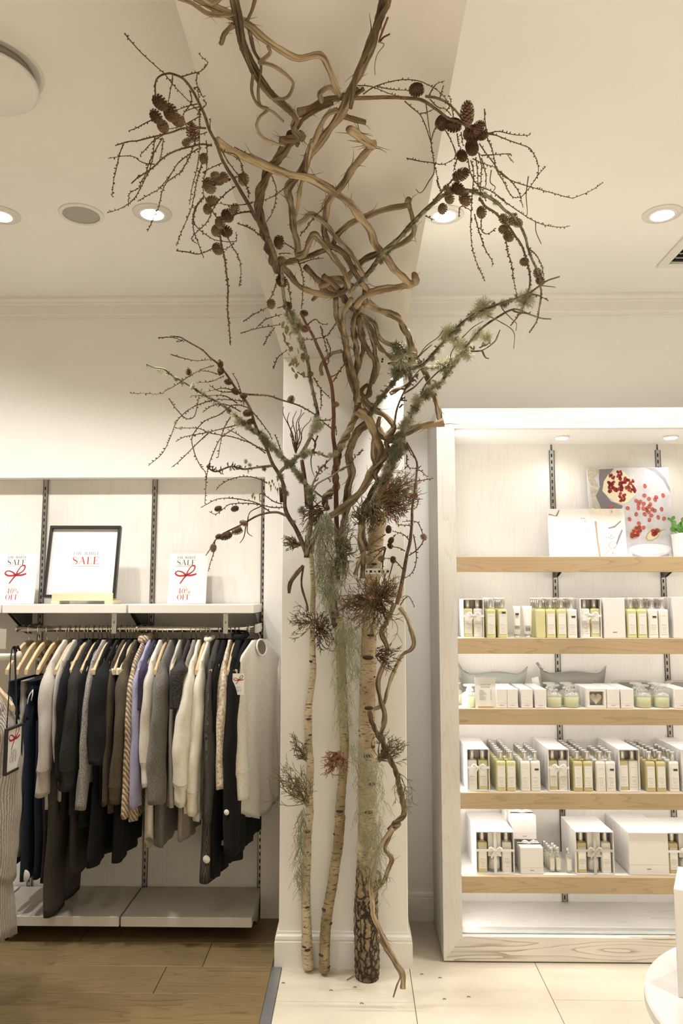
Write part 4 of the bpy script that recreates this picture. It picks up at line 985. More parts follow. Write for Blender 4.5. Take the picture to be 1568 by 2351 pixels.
many(m5, '''D 505,1410 500,1480 480,1540 465,1600
D 930,1215 850,1215 780,1200 700,1190 600,1195 560,1220 510,1255 470,1240
D 840,1245 760,1190 680,1170 600,1160 520,1165 450,1200 418,1217
D 910,1195 860,1180 780,1130 775,1180
D 820,1070 760,1040 680,1030 600,1045 540,1080 513,1110
~ D 705,1270 700,1360 730,1390
~ D 690,1330 680,1390 655,1430
~ D 790,1205 720,1240 700,1290''')
cones(m5, 'D', '527 1222 20 19 200 0;627 1222 21 20 200 0;680 1310 24 18 160 2;640 1355 30 22 200 1;575 1385 34 26 200 0;530 1390 18 18 200 0;495 1458 22 20 -90 2')
lq = MB(); g = random.Random(22)
for x, y in ((735, 1140), (745, 1160), (730, 1150), (840, 1090), (860, 1080), (850, 1060), (880, 1050), (870, 1100), (840, 1110), (890, 1080), (830, 1070), (885, 1130), (880, 1110)):
    p = deep(300+x/2.6133, 700+y/2.6133, .95, 3.1)-m5.location; M = Matrix.Translation(p)@Matrix.Rotation(g.uniform(0, 6), 4, 'Z')@Matrix.Scale(.010, 4)
    lq.add([M@Vector(a) for a in [(0, 0, 1), (.5, .15, .3), (0, 0, -1), (-.5, .15, .3)]], [(0, 1, 2, 3)])
lq.build('dry_leaves', LEAFM, m5)
m6 = branch('bare_branch', 'straight reddish branch rising through the middle of the pillar', 'F 605,1000')
twig(m6, 'C 600,690 640,770 680,840 720,930 760,1020 790,1110 820,1210 830,1330 835,1450 830,1568 F 585,150 592,400 595,600 597,800 605,1000', 2.8, 6, REDB, 2.4, 20, name='stem', D0=3.18)
many(m6, '''C 575,300 600,370 615,450 610,560 605,660
C 590,330 680,300 765,290
C 690,0 640,70 590,130
C 440,260 480,255 530,260
C 480,180 540,220 560,240
C 645,770 700,730 740,760 790,770
C 740,780 760,860 790,980
C 850,760 800,830 760,860 620,880
C 780,870 810,950 790,1060
C 830,1180 880,1100 920,1040
C 810,1150 860,1120 910,1060
C 740,1460 800,1455 825,1440
C 820,1520 760,1470 740,1450
C 850,1500 855,1568''')
cones(m6, 'C', '845 1345 24 22 0 2;450 470 20 20 0 2')
V2 = 'V 240,390 275,490 270,600 240,710 180,800'
many(m6, 'V 240,390 275,490 270,600 240,710 180,800\nV 390,455 300,530 200,585 0,630\nV 690,650 600,750 480,900\nV 0,810 80,855 155,905')
m7 = branch('bare_branch', 'red-brown stick behind the lichen at the thin birch top', 'F 335,640')
twig(m7, 'F 285,220 305,350 325,500 335,640', 4.5, 5.5, REDB, 0, name='stem', D0=3.2)
twig(m7, 'F 95,470 100,540 102,600', 4.5, 3.5, REDB, 0, name='stem', D0=3.2)
m8 = branch('bare_branch', 'knobbly bare branch between the rope vine and lichen', 'F 370,480')
many(m8, '''~ * F 370,480 400,400 450,310 540,210
~ * F 380,510 420,440 480,400 560,360 640,300 720,260
~ F 370,10 410,80 370,200 375,300 400,370
~ F 430,0 400,80 400,130
~ * F 400,500 450,540 490,570
~ * F 320,720 400,640 460,590
~ F 560,560 500,580''', mat=LICHB, r0=2)
spurs(m8, 'F 370,480 450,310 540,210', 8, 12, seed=31); spurs(m8, 'F 480,400 720,260 800,150', 10, 12, seed=32)
m9 = branch('larch_branch', 'upright larch twig with cones beside the stout birch', 'F 1140,1520')
twig(m9, 'F 1140,1520 1170,1400 1200,1250 1230,1080 1260,950 1275,800 1280,650 1300,500 1320,330 1320,240 1280,150 1230,60', 5, 1.4, LARCH, 2.2, 12, name='stem', D0=3.14)
many(m9, '''F 1260,950 1200,890 1100,860
F 1280,840 1250,810 1150,805
F 1215,1040 1160,1010 1090,1000
F 1250,1080 1330,1020 1380,930 1340,800 1290,770 1190,775
F 1290,890 1310,1000 1315,1130 1280,1230 1215,1285
F 1200,1210 1150,1150 1100,1110 1000,1105
~ F 1105,1150 1070,1280 1050,1340
F 1040,1000 960,1080 880,1170
F 1130,890 1090,940
F 1280,560 1330,580 1320,640 1290,660
F 1300,410 1380,400 1470,385
F 1320,310 1360,320 1410,370
F 1040,890 920,970 800,1070
F 1030,1000 900,1060 770,1105
F 1230,170 1240,280 1330,300
F 1210,300 1250,260
F 1330,300 1360,270
F 1230,60 1260,150 1330,240
* F 1040,1010 1020,1090 1010,1200
F 1170,1530 1210,1470 1250,1450 1300,1540
F 1100,680 1180,660 1250,690''', D0=3.12)
cones(m9, 'F', '1065 848 34 30 90 0;1087 947 30 27 60 0;1078 990 27 25 -60 0;1003 1105 30 26 200 2;1107 1115 30 28 -90 0;1380 912 30 28 -60 2;1302 540 30 28 200 0', .945)

# --- curly sprig, heather, moss
def curly(label, base, tips, mat, k=.97, r=1.5, seed=3):
    g = random.Random(seed); t = branch('curly_sprig', label, base, 'sprig', k); b = t.location; p0 = pix(base)[0]
    for q in pix(tips):
        pts = []; n = 9; ph = g.uniform(0, 6)
        for i in range(n+1):
            u = i/n; w = math.sin(u*9+ph)*6*u
            pts.append(deep(p0[0]+(q[0]-p0[0])*u+w, p0[1]+(q[1]-p0[1])*u+w*.4, k-.02*u, 3.14)-b)
        P = smoothpts(pts, sub=3); MB().tube(P, rads([z+b for z in P], r, r*.5), 5).build('twig', mat, t, True)
curly('dark curly twig sprig standing against the pillar edge', 'D 990,890', 'D 915,610 940,640 980,630 1010,620 1030,640 960,690 1000,700 1035,740 1070,670 965,760', LARCHT, seed=5)
def heather(label, base, tips, n, mats, spread=14, k=.95, D0=3.12, thin=.75, tuft=True, name='heather_sprig'):
    """bunch of fine stems set with tiny scale leaves"""
    g = random.Random(len(label)); t = branch(name, label, base, 'sprig', k); t.location = deep(*pix(base)[0], k, D0); b = t.location.copy(); p0 = pix(base)[0]; T = pix(tips)
    ms = [MB() for _ in mats]
    def leafy(m, P, d, dens, g):
        for a in range(1, len(P)):
            T_ = (P[a]-P[a-1])
            if T_.length < 1e-6: continue
            T_.normalize()
            for _ in range(dens):
                o = Vector((g.uniform(-1, 1), g.uniform(-1, 1), g.uniform(-1, 1))).normalized(); c = P[a-1].lerp(P[a], g.random())
                e = (o*.75+T_).normalized()*d*g.uniform(1.5, 2.9); s_ = T_.cross(o)*d*.65
                m.add([c-s_, c+s_, c+e], [(0, 1, 2)])
    for i in range(max(8, int(n*.9))):
        q = T[i % len(T)]; q = (q[0]+g.gauss(0, spread), q[1]+g.gauss(0, spread)); kk = k+g.uniform(-.03, .012)
        dx, dy = q[0]-p0[0], q[1]-p0[1]; L = math.hypot(dx, dy)+1e-6; nx, ny = -dy/L, dx/L; bend = g.gauss(0, .16)*L; ph = g.uniform(0, 6); b0 = (p0[0]+g.gauss(0, spread*.45), p0[1]+g.gauss(0, spread*.45))
        xy = []
        for j in range(9):
            u = j/8; w = bend*4*u*(1-u)+math.sin(u*7+ph)*2.2*u; xy.append((b0[0]+(q[0]-b0[0])*u+nx*w, b0[1]+(q[1]-b0[1])*u+ny*w+.05*L*u*u))
        P = [deep(x, y, k+(kk-k)*j/8, D0)-b for j, (x, y) in enumerate(xy)]; m = ms[g.randrange(len(ms))]; d = zc(P[-1]+b)/F
        m.tube(P, [thin*d*(1.15-.7*a/8) for a in range(9)], 4, False)
        if tuft: leafy(m, P[3:], d, 6, g)
        for _ in range(5 if tuft else 3):
            j = g.randrange(2, 8); a0 = math.atan2(xy[j][1]-xy[j-1][1], xy[j][0]-xy[j-1][0])+g.choice((-1, 1))*g.uniform(.3, .8); l = L*g.uniform(.12, .30); x, y = xy[j]; Q = []
            for z_ in range(5): Q.append(deep(x, y, k+(kk-k)*j/8-.002*z_, D0)-b); a0 += g.uniform(-.3, .3); x += math.cos(a0)*l/4; y += math.sin(a0)*l/4
            m.tube(Q, [thin*d*.7]*4+[thin*d*.4], 3, False)
            if tuft: leafy(m, Q, d, 7, g)
    for m, mt in zip(ms, mats): m.build('stems', mt, t)
    return t
heather('big rusty heather bunch at the head of the stout birch', 'F 990,600', 'F 1290,370 1310,430 1250,480 1280,560 1230,620 1200,400 1160,340 1220,530 1150,460', 110, [HEATHR, HEATHM, HEATHM], 12, .935, 3.08)
heather('drooping heather tuft under the rusty bunch', 'F 1040,620', 'F 1100,770 1150,730 1180,680 1080,720 1200,640', 46, [HEATHM, HEATHR], 7, .935, 3.08)
heather('dry brown grass wad wrapped on the stout birch head', 'F 930,620', 'F 880,860 920,850 960,760 860,700 1000,700 900,780', 60, [VINED, HEATHM], 8, .945, 3.10, 1.0, False)
heather('reddish heather sprig fanning left between the birches', 'F 880,1500', 'F 620,1480 650,1560 700,1420 640,1520 720,1500 780,1310 700,1650 740,1700', 60, [HEATHR, HEATHM], 10, .95, 3.13)
heather('dense heather mound across the middle of the stout birch', 'F 980,1480', 'F 890,1320 920,1310 1000,1260 1100,1270 1140,1330 1120,1400 900,1400 1060,1450 860,1560', 110, [HEATHM, HEATHR, HEATHM], 10, .935, 3.10)
heather('tangled dark twigs hanging under the heather mound', 'F 980,1520', 'F 1060,1640 1000,1750 900,1650 850,1700 1090,1560 940,1780 820,1600 1000,1850', 60, [LARCHT, HEATHM], 14, .935, 3.10, .9, False)
heather('fine fern-like sprig left of the thin birch', 'F 370,1680', 'F 180,1640 180,1680 200,1790 230,1600 230,1480 270,1720 300,1600', 20, [HEATHM], 5, .97, 3.15)
heather('dark heather clump between thin and middle birch', 'F 440,1740', 'F 400,1650 460,1620 500,1660 540,1700 560,1860 500,1820 400,1790 480,1880', 60, [HEATHM, LARCHT], 9, .96, 3.14)
heather('wispy sprig at knee height left of the thin birch', 'G 325,1340', 'G 200,1130 215,1190 240,1220 290,1230 250,1290', 22, [HEATHM], 5, .97, 3.15)
heather('bushy sprig brushing the clothes left of the thin birch', 'G 330,1740', 'G 40,1460 60,1500 110,1420 110,1560 150,1380 180,1480 230,1520 200,1620 300,1450', 40, [HEATHM, HEATHM, LEAFM], 7, .97, 3.13)
heather('pinkish heather tuft on the left of the middle birch', 'G 640,1290', 'G 500,1400 520,1430 540,1370 570,1450 530,1340 650,1430', 44, [HEATHR], 6, .955, 3.13)
heather('dark sprig right of the stout birch by the twined rope', 'G 975,1350', 'G 1060,1090 1120,1150 1190,1170 1150,1240 1170,1310 1080,1200 1030,1280', 44, [HEATHM], 8, .96, 3.14)
heather('tiny dark sprig right of the stout birch, upper', 'G 960,400', 'G 1140,330 1120,440 1080,480 1100,400 1130,520 1050,380', 26, [LARCHT], 6, .95, 3.12, .7)
heather('thin drooping tassel beside the twined rope', 'G 1160,1480', 'G 1220,1750 1240,1740 1190,1640 1250,1800', 10, [HEATHM], 5, .955, 3.12)
heather('pale-tipped sprig at the left of the rope vine', 'F 270,985', 'F 150,920 140,960 170,950 150,1000 185,930', 16, [LEAFM, HEATHM], 4, .97, 3.15)
heather('leafy grey-green sprig along the upright brown vine', 'F 640,1060', 'F 700,700 680,900 720,960 700,1000 660,1100 700,1080 640,1200 720,920 590,1330 650,1350 600,1250', 90, [LEAFM, LICHD], 10, .95, 3.12, 1.0)
heather('small seed-head sprig left of the stout birch head', 'F 830,780', 'F 760,630 780,660 800,620 770,690 850,600 740,780 780,750', 34, [LEAFM, HEATHM], 7, .95, 3.12, .9)
heather('twiggy sprig at the foot of the rope vine', 'F 460,690', 'F 320,720 340,650 300,880 350,620 310,800', 26, [VINED], 8, .955, 3.13, 1.4, False)
heather('sparse bud sprig on the panel left of the rope', 'D 1010,1445', 'D 920,1400 930,1380 955,1400 925,1430 960,1420', 12, [LEAFM], 3, .97, 3.15)
def moss(label, spec, n, mat, k=.95, D0=3.10, wig=4.0, name='beard_moss', r=.5):
    """hanging beard moss: spec rows of (x0,x1,y) px; strands start in a row and wander downwards"""
    g = random.Random(len(label)*3); t = thing(name, label, 'moss', deep((spec[0][0]+spec[0][1])/2, spec[0][2], k, D0)); b = t.location.copy(); m = MB()
    ytop, ybot = spec[0][2], spec[-1][2]
    def lim(y):
        for (a0, a1, ya), (b0, b1, yb) in zip(spec[:-1], spec[1:]):
            if ya <= y <= yb: u = (y-ya)/(yb-ya); return a0+(b0-a0)*u, a1+(b1-a1)*u
        return spec[-1][:2]
    for _ in range(n):
        y = ytop+(ybot-ytop)*g.random()**1.25; lo, hi = lim(y); u = g.random(); L = g.uniform(20, 70); pts = []; kk = k+g.uniform(-.022, .012); a = g.uniform(0, 6); dx = 0
        st = 5
        for j in range(int(L/st)):
            yy = y+j*st*.8; lo, hi = lim(min(yy, ybot)); a += g.uniform(-1.5, 1.5); dx += math.cos(a)*2.6
            pts.append(deep(lo+(hi-lo)*u+dx*wig/4, yy+math.sin(a)*4.0, kk, D0)-b)
        if len(pts) > 2: m.tube(smoothpts(pts, sub=2), r*zc(pts[0]+b)/F, 3, False)
    o = m.build('strands', mat, t); t['kind'] = 'stuff'; return t
moss('long grey-green beard moss hanging below the rope vine', [(732, 752, 1178), (728, 764, 1215), (722, 772, 1250), (720, 776, 1290), (725, 778, 1330), (738, 772, 1370)], 760, MOSSM, .955, 3.14)
moss('column of beard moss down the middle birch', [(780, 808, 1425), (770, 812, 1455), (772, 808, 1500), (772, 800, 1560), (778, 798, 1620), (778, 802, 1660)], 420, MOSSM, .945, 3.12)
moss('loose beard moss draped over the stout birch', [(800, 822, 1700), (804, 850, 1730), (812, 872, 1765), (818, 874, 1820), (822, 874, 1880), (830, 872, 1940), (845, 870, 2000)], 420, MOSSM, .95, 3.11)
moss('dull moss strip along the left side of the thin birch', [(694, 700, 1855), (688, 698, 1900), (684, 696, 1950), (682, 694, 1995), (688, 694, 2040)], 200, LICHD, .98, 3.16)
moss('thin pale moss behind the heather between the birches', [(800, 826, 1440), (802, 826, 1470), (806, 824, 1520), (812, 822, 1555)], 90, MOSSM, .975, 3.17)
moss('sparse moss wisps right of the stout birch', [(868, 884, 1800), (868, 886, 1860), (866, 880, 1920), (872, 880, 2080)], 50, MOSSM, .96, 3.13, 6)

lichline(la, 'E 560,720 640,630 750,510 870,400 1000,340 1200,270', 8, [1, 2, 3], 13, .955)
lichline(la, 'E 160,1100 220,1000 310,890 400,780', 7, [2, 3], 11, .955)
lichline(lb, 'E 400,1200 480,1050 560,940 680,850 780,700 880,570 960,480', 8, [1, 2, 0, 3], 11, .955)
lichline(lb, 'E 520,770 620,765 720,745 800,700', 8, [1, 3], 10, .955)
lichline(lb, 'E 290,1540 320,1380 400,1200', 11, [0, 2, 2], 8, .95)
lichline(m2, 'D 600,640 740,760 870,870 1000,1010 1070,1100 1080,1200', 6.5, [2, 3, 0, 1], 12, .948)
lichline(m4, 'C 500,660 560,800 620,930 660,1100 700,1300 720,1450', 6, [2, 3], 20, .955)
lichline(gl, 'S 180,235 290,225 400,255 470,280 560,340', 7, [2, 3], 10, .955)
# ================================================================ lettering
TK, HR = .17, .04
def strokepoly(pts, ws, sub=5):
    P = smoothpts([(x, 0, z) for x, z in pts], sub=sub); n = len(P); out = []; L = []; Rr = []
    for i in range(n):
        t = (P[min(i+1, n-1)]-P[max(i-1, 0)]).normalized(); u = i/(n-1)*(len(ws)-1); a = min(int(u), len(ws)-2); w = (ws[a]+(ws[a+1]-ws[a])*(u-a))/2
        L.append((P[i].x-t.z*w, P[i].z+t.x*w)); Rr.append((P[i].x+t.z*w, P[i].z-t.x*w))
    return [[L[i], L[i+1], Rr[i+1], Rr[i]] for i in range(n-1)]
def rc(x0, z0, x1, z1): return [(x0, z0), (x1, z0), (x1, z1), (x0, z1)]
def ring(cx, cz, rx, rz, tk, hr, a0=0, a1=360, n=22):
    out = []
    for i in range(n):
        q = []
        for j in (i, i+1): a = R(a0+(a1-a0)*j/n); q.append(((cx+rx*math.cos(a), cz+rz*math.sin(a)), (cx+(rx-tk)*math.cos(a), cz+(rz-hr)*math.sin(a))))
        out.append([q[0][0], q[1][0], q[1][1], q[0][1]])
    return out
def stem(cx, sb=True, st=True, t=TK):
    o = [rc(cx-t/2, 0, cx+t/2, 1)]
    if sb: o.append(rc(cx-t/2-.09, 0, cx+t/2+.09, HR))
    if st: o.append(rc(cx-t/2-.09, 1-HR, cx+t/2+.09, 1))
    return o
def diag(x0, z0, x1, z1, w): return [[(x0-w/2, z0), (x0+w/2, z0), (x1+w/2, z1), (x1-w/2, z1)]]
def glyph(c):
    if c == 'T': return stem(.43, True, False)+[rc(0, 1-HR, .86, 1), [(0, 1), (0, .72), (.07, 1)], [(.86, 1), (.79, 1), (.86, .72)]], .9
    if c == 'H': return stem(.18)+stem(.78)+[rc(.18, .5, .78, .5+HR)], .98
    if c == 'E': return stem(.18)+[rc(.18, 0, .72, HR), rc(.18, 1-HR, .70, 1), rc(.18, .5, .52, .5+HR), [(.72, 0), (.72, .28), (.65, 0)], [(.70, 1), (.63, 1), (.70, .72)], rc(.49, .4, .52, .64)], .78
    if c == 'F': return stem(.18)+[rc(.18, 1-HR, .70, 1), rc(.18, .5, .52, .5+HR), [(.70, 1), (.63, 1), (.70, .72)], rc(.49, .4, .52, .64)], .74
    if c == 'L': return stem(.18)+[rc(.18, 0, .70, HR), [(.70, 0), (.70, .32), (.62, 0)]], .74
    if c == 'I': return stem(.18), .36
    if c == 'A': return diag(.08, 0, .43, 1, .045)+diag(.76, 0, .43, 1, TK)+[rc(.2, .33, .68, .33+HR), rc(-.02, 0, .2, HR), rc(.58, 0, .92, HR)], .92
    if c == 'W': return diag(.38, 0, .12, 1, TK)+diag(.38, 0, .64, 1, .045)+diag(.88, 0, .62, 1, TK)+diag(.88, 0, 1.14, 1, .045)+[rc(-.04, 1-HR, .28, 1), rc(.46, 1-HR, .8, 1), rc(1.02, 1-HR, 1.26, 1)], 1.24
    if c == 'O': return ring(.46, .5, .44, .51, TK, HR), .94
    if c == '0': return ring(.33, .5, .31, .51, .14, HR), .68
    if c == 'U': return [rc(.12, .3, .12+TK, 1), rc(.70, .3, .745, 1), rc(.02, 1-HR, .38, 1), rc(.6, 1-HR, .84, 1)]+ring(.43, .32, .315, .33, .10, HR, 180, 360), .86
    if c == 'P': return stem(.18)+ring(.42, .74, .26, .26, .13, HR, -90, 90)+[rc(.2, 1-HR, .42, 1), rc(.2, .48, .42, .48+HR)], .74
    if c == '4': return [rc(.42, 0, .42+.14, 1), rc(.3, 0, .68, HR), rc(.02, .26, .7, .26+HR)]+diag(.04, .27, .46, 1, .05), .74
    if c == '%': return ring(.2, .74, .18, .26, .09, HR)+ring(.72, .26, .18, .26, .09, HR)+diag(.2, 0, .72, 1, .04), .94
    if c == 'S': return strokepoly([(.64, .72), (.60, .90), (.40, .985), (.20, .93), (.11, .76), (.20, .61), (.40, .52), (.60, .41), (.68, .25), (.57, .06), (.36, .015), (.14, .10), (.07, .30)], [.03, .03, .035, .07, .12, .16, .18, .16, .12, .07, .035, .03, .03]), .78
    return [], .42
def text(m, s, cx, z0, h, track=.08, th=.0004, y=0.0):
    G = [glyph(c) for c in s]; w = sum(g[1] for g in G)+track*(len(s)-1); x = cx-w*h/2
    for polys, adv in G:
        for p in polys:
            v = [(x+a*h, y-th, z0+b*h) for a, b in p]; m.add(v, [tuple(range(len(v)))])
        x += (adv+track)*h
    return m
def script(m, cx, z0, w, h, seed=1, y=0.0, th=.0004, lw=.12):
    """a running hand, too small to read in the photograph"""
    g = random.Random(seed); n = int(w/h*2.2)+3; pts = []
    for i in range(n*2): pts.append((cx-w/2+w*i/(n*2-1), z0+h*(.15+.6*(i % 2)*g.uniform(.5, 1.4))))
    for p in strokepoly(pts, [h*lw, h*lw], 2): m.add([(a, y-th, b) for a, b in p], [(0, 1, 2, 3)])
def bow(m, cx, cz, s, y=0.0, th=.0005):
    L = [([(0, 0), (-.25, .19), (-.52, .24), (-.63, .10), (-.42, -.03), (0, 0)], [.11, .08, .06, .09, .10, .11]), ([(0, 0), (.09, .28), (.28, .54), (.46, .52), (.38, .25), (0, 0)], [.10, .06, .05, .08, .07, .10]),
         ([(0, 0), (.28, .0), (.58, .09)], [.10, .11, .09]), ([(0, 0), (-.16, -.20), (-.34, -.48)], [.09, .08, .07])]
    for pts, ws in L:
        for p in strokepoly([(cx+a*s, cz+b*s) for a, b in pts], [w*s for w in ws], 4): m.add([(a, y-th, b) for a, b in p], [(0, 1, 2, 3)])
PAPER = plain('white_paper', (.76, .745, .725), .55, var=.008)
INKB = plain('ink_black', (.06, .055, .055), .5); INKR = plain('ink_red', (.42, .045, .045), .5); INKG = plain('ink_grey', (.24, .225, .22), .5)
RIBR = plain('printed_red_ribbon', (.36, .025, .035), .5)
PINE = wood('pale_pine', (.78, .64, .42), (.62, .46, .26), 'X', .5, 1, .3, 5)
# framed sign on the shelf
W_, H_ = .338, .350
t = thing('framed_sign', 'black framed white sale sign on a small wooden easel', 'sign', (atY(184, 1372, 3.57).x, 3.56, zu1+.028)); t.rotation_euler = (-R(11), 0, R(2))
fr = MB()
for a in ((-W_/2, W_/2, 0, .014), (-W_/2, W_/2, H_-.014, H_)): fr.box(a[0], a[1], -.016, .012, a[2], a[3], .0015)
for a in ((-W_/2, -W_/2+.013), (W_/2-.013, W_/2)): fr.box(a[0], a[1], -.016, .012, .014, H_-.014, .0015)
fr.build('frame', BLACK, t)
boxo('sheet', -W_/2+.012, W_/2-.012, .0, .003, .012, H_-.012, PAPER, t)
m = MB(); text(m, 'THE WHITE', .012, .208, .0155, .10); m.build('lettering', INKG, t)
m = MB(); text(m, 'SALE', .012, .163, .036, .10); m.build('lettering', INKR, t)
m = MB(); script(m, .012, .150, .135, .008, 2); m.build('script_line', INKG, t)
e = thing('sign_easel', 'small pale wooden easel under the framed sign', 'easel', (atY(191, 1390, 3.54).x, 3.55, zu1))
boxo('front_bar', -.142, .142, -.03, -.018, .016, .052, PINE, e, .002); 
for s in (-1, 1): boxo('foot', s*.125-.02, s*.125+.02, -.03, .10, 0, .018, PINE, e, .002)
def salecard(cx_px, y, label, w=.185, h=.245, ang=0):
    t = thing('sale_card', label, 'sign', (atY(cx_px, 1388, y).x, y, zu1+.002)); t.rotation_euler = (-R(9), 0, ang)
    boxo('card', -w/2, w/2, 0, .0025, 0, h, PAPER, t)
    d = -.012
    m = MB(); text(m, 'THE WHITE', d, h-.026, .0115, .10); text(m, 'SALE', d, h-.058, .026, .10); m.build('lettering', INKB, t)
    m = MB(); script(m, d, h-.066, .10, .006, 3); m.build('script_line', INKG, t)
    m = MB(); bow(m, d+.004, h-.108, .085); m.build('bow_print', RIBR, t)
    m = MB(); text(m, 'UP TO', d-.004, .078, .006, .2); m.build('lettering', INKG, t)
    m = MB(); text(m, '40%', d-.004, .048, .025, .06); text(m, 'OFF', d-.004, .018, .025, .06); m.build('lettering', INKR, t)
    return t
salecard(428, 3.66, 'white sale card with a red bow leaning behind the right shelf')
salecard(33, 3.62, 'white sale card with a red bow cut by the left edge')

# ================================================================ clothes
HW = wood('hanger_wood', (.62, .47, .28), (.45, .32, .17), 'Y', .45, 1, .25, 6)
HWP = plain('pale_hanger', (.78, .68, .48), .45); WPL = plain('white_plastic_hanger', (.80, .78, .74), .35)
def hangermesh(mat, hw=.215, drop=.112):
    ys = [0, .03, .07, .11, .15, .19, hw]; zs = [-.064, -.068, -.082, -.104, -.132, -.158, -.064-drop]; hh = [.012, .014, .0155, .0155, .015, .0145, .011]; m = MB()
    v = []; f = []
    for s in (-1, 1):
        b = len(v)
        for y, z, h in zip(ys, zs, hh):
            y = y/.215*hw; v += [(-.0068, s*y, z-h), (.0068, s*y, z-h), (.0068, s*y, z+h*.7), (.003, s*y, z+h), (-.003, s*y, z+h), (-.0068, s*y, z+h*.7)]
        for i in range(len(ys)-1):
            for j in range(6):
                k = (j+1) % 6; q = (b+i*6+j, b+i*6+k, b+(i+1)*6+k, b+(i+1)*6+j); f.append(q if s > 0 else q[::-1])
        f.append(tuple(b+(len(ys)-1)*6+j for j in range(6)))
    return m.add(v, f).mesh('hanger_body', mat, False)
def hookmesh():
    P = [(0, .012, .001)]+[(0, .0165*math.cos(a), .0165*math.sin(a)+.001) for a in [R(x) for x in (20, 50, 90, 130, 170, 200)]]+[(0, -.013, -.018), (0, -.004, -.028), (0, 0, -.04), (0, 0, -.066)]
    return MB().tube(smoothpts(P, sub=3), .0018, 6).mesh('hook', CHROME, True)
HANG = {'wood': hangermesh(HW), 'pale': hangermesh(HWP), 'white': hangermesh(WPL), 'small': hangermesh(HW, .17, .09)}; HOOK = hookmesh()
def hanger(X, label, kind='wood', yaw=0, y=None, z=None, tilt=0):
    t = thing('clothes_hanger', label, 'hanger', (X, y or RY, z or RZ), yaw, 'hangers on the rail'); t.rotation_euler = (0, tilt, yaw)
    inst('hanger_body', HANG[kind], t); inst('hook', HOOK, t); return t
def shell(loops, close_top=False):
    """skin a list of rings"""
    m = MB(); n = len(loops[0]); v = [p for l in loops for p in l]; f = []
    for i in range(len(loops)-1):
        for j in range(n): k = (j+1) % n; f.append((i*n+j, (i+1)*n+j, (i+1)*n+k, i*n+k))
    m.add(v, f); return m
def garment(name, label, cat, X, mat, hem, shoulder=.212, top=-.046, drop=.100, thick=.013, sleeve=.5, rx=.021, ry=.048, smat=None, cuff=None, flare=.0, yaw=0, neckw=.055, seed=0, y=None, z=None, amp=.006, sdx=0.0, collar=None, hemcurve=0.0, tilt=0, cuffmat=None, puff=0.0):
    g = random.Random(seed*17+3); t = thing(name, label, cat, (X, y or RY, z or RZ)); t.rotation_euler = (0, tilt, yaw)
    length = hem; N = 40; M_ = 26; ph = [g.uniform(0, 6.28) for _ in range(5)]; loops = []
    for i in range(M_+1):
        u = i/M_; d = length*u; zz = top-d
        if d < drop: hwid = neckw+(shoulder-neckw)*(d/drop)**.85
        else: hwid = shoulder*(1+flare*(d-drop)/max(.01, length-drop))-.012*min(1, (d-drop)/.1)
        tx = max(.0095, thick*(.6+.4*min(1, d/.1))*(1+.35*u)); A = amp*min(1, d/.18)*(.6+.8*u); l = []
        for j in range(N):
            a = 2*math.pi*j/N; ca, sa = math.cos(a), math.sin(a); yy = hwid*math.copysign(abs(ca)**.75, ca)
            fold = A*(math.sin(yy*38+ph[0]+zz*2)+.6*math.sin(yy*71+ph[1]-zz*4))
            l.append((tx*math.copysign(abs(sa)**.6, sa)*(1+.25*math.sin(yy*60+ph[2]))+fold, yy+.004*math.sin(zz*14+ph[3]), zz-hemcurve*u*(yy/shoulder)**2*-1+.004*math.sin(yy*30+ph[4])*u))
        loops.append(l)
    inner = [(p[0]*.9, p[1]*.985, p[2]+.004) for p in loops[-1]]; inner2 = [(p[0]*.85, p[1]*.97, p[2]+.06) for p in loops[-1]]
    shell(loops+[inner, inner2]).build('body', mat, t, True)
    if sleeve:
        for s in (-1, 1):
            L = sleeve; loops = []; K = 26; n = 18; q = [g.uniform(0, 6.28) for _ in range(6)]; z0 = top-drop+.018
            for i in range(K+1):
                u = i/K; d = L*u
                cy = s*(shoulder-.022+.030*math.sin(min(1, u*2.2)*1.57)-.012*u); cx = sdx*u+.006*math.sin(d*9+q[0])*u; e = min(1, .25+u*4.5)
                w = 1+puff*math.sin(min(1, u*1.02)*math.pi)*u
                if cuff and u > 1-cuff/L: w *= .82
                l = []
                for j in range(n):
                    a = 2*math.pi*j/n; r = 1+.10*math.sin(2*a+d*11+q[1])+.07*math.sin(3*a-d*17+q[2])+.05*math.sin(a+d*41+q[3])*(1-.5*u)
                    l.append((cx+rx*e*w*r*math.cos(a), cy+ry*e*w*r*math.sin(a)*(1 if u > .1 else .8), z0-d+.004*math.sin(a*2+q[4])*u))
                loops.append(l)
            inn = [((p[0]-cx)*.86+cx, (p[1]-cy)*.88+cy, p[2]+.004) for p in loops[-1]]; inn2 = [((p[0]-cx)*.8+cx, (p[1]-cy)*.8+cy, p[2]+.05) for p in loops[-1]]
            if cuff:
                ic = max(2, int(K*(1-cuff/L)))
                shell(loops[:ic+1]).build('sleeve', smat or mat, t, True)
                cl = [[(cx+(p[0]-cx)*1.05, cy+(p[1]-cy)*1.05, p[2]) for p in lp] for lp in loops[ic:]]
                shell(cl+[inn, inn2]).build('cuff', cuffmat or smat or mat, t, True)
            else: shell(loops+[inn, inn2]).build('sleeve', smat or mat, t, True)
    if collar:
        P = [(thick*.9*math.cos(a)*(1.2), neckw*1.15*math.sin(a), top+.004+.018*math.cos(2*a)*.3) for a in [2*math.pi*i/16 for i in range(17)]]
        MB().tube(P, collar, 7, False).build('collar', smat or mat, t, True)
    return t
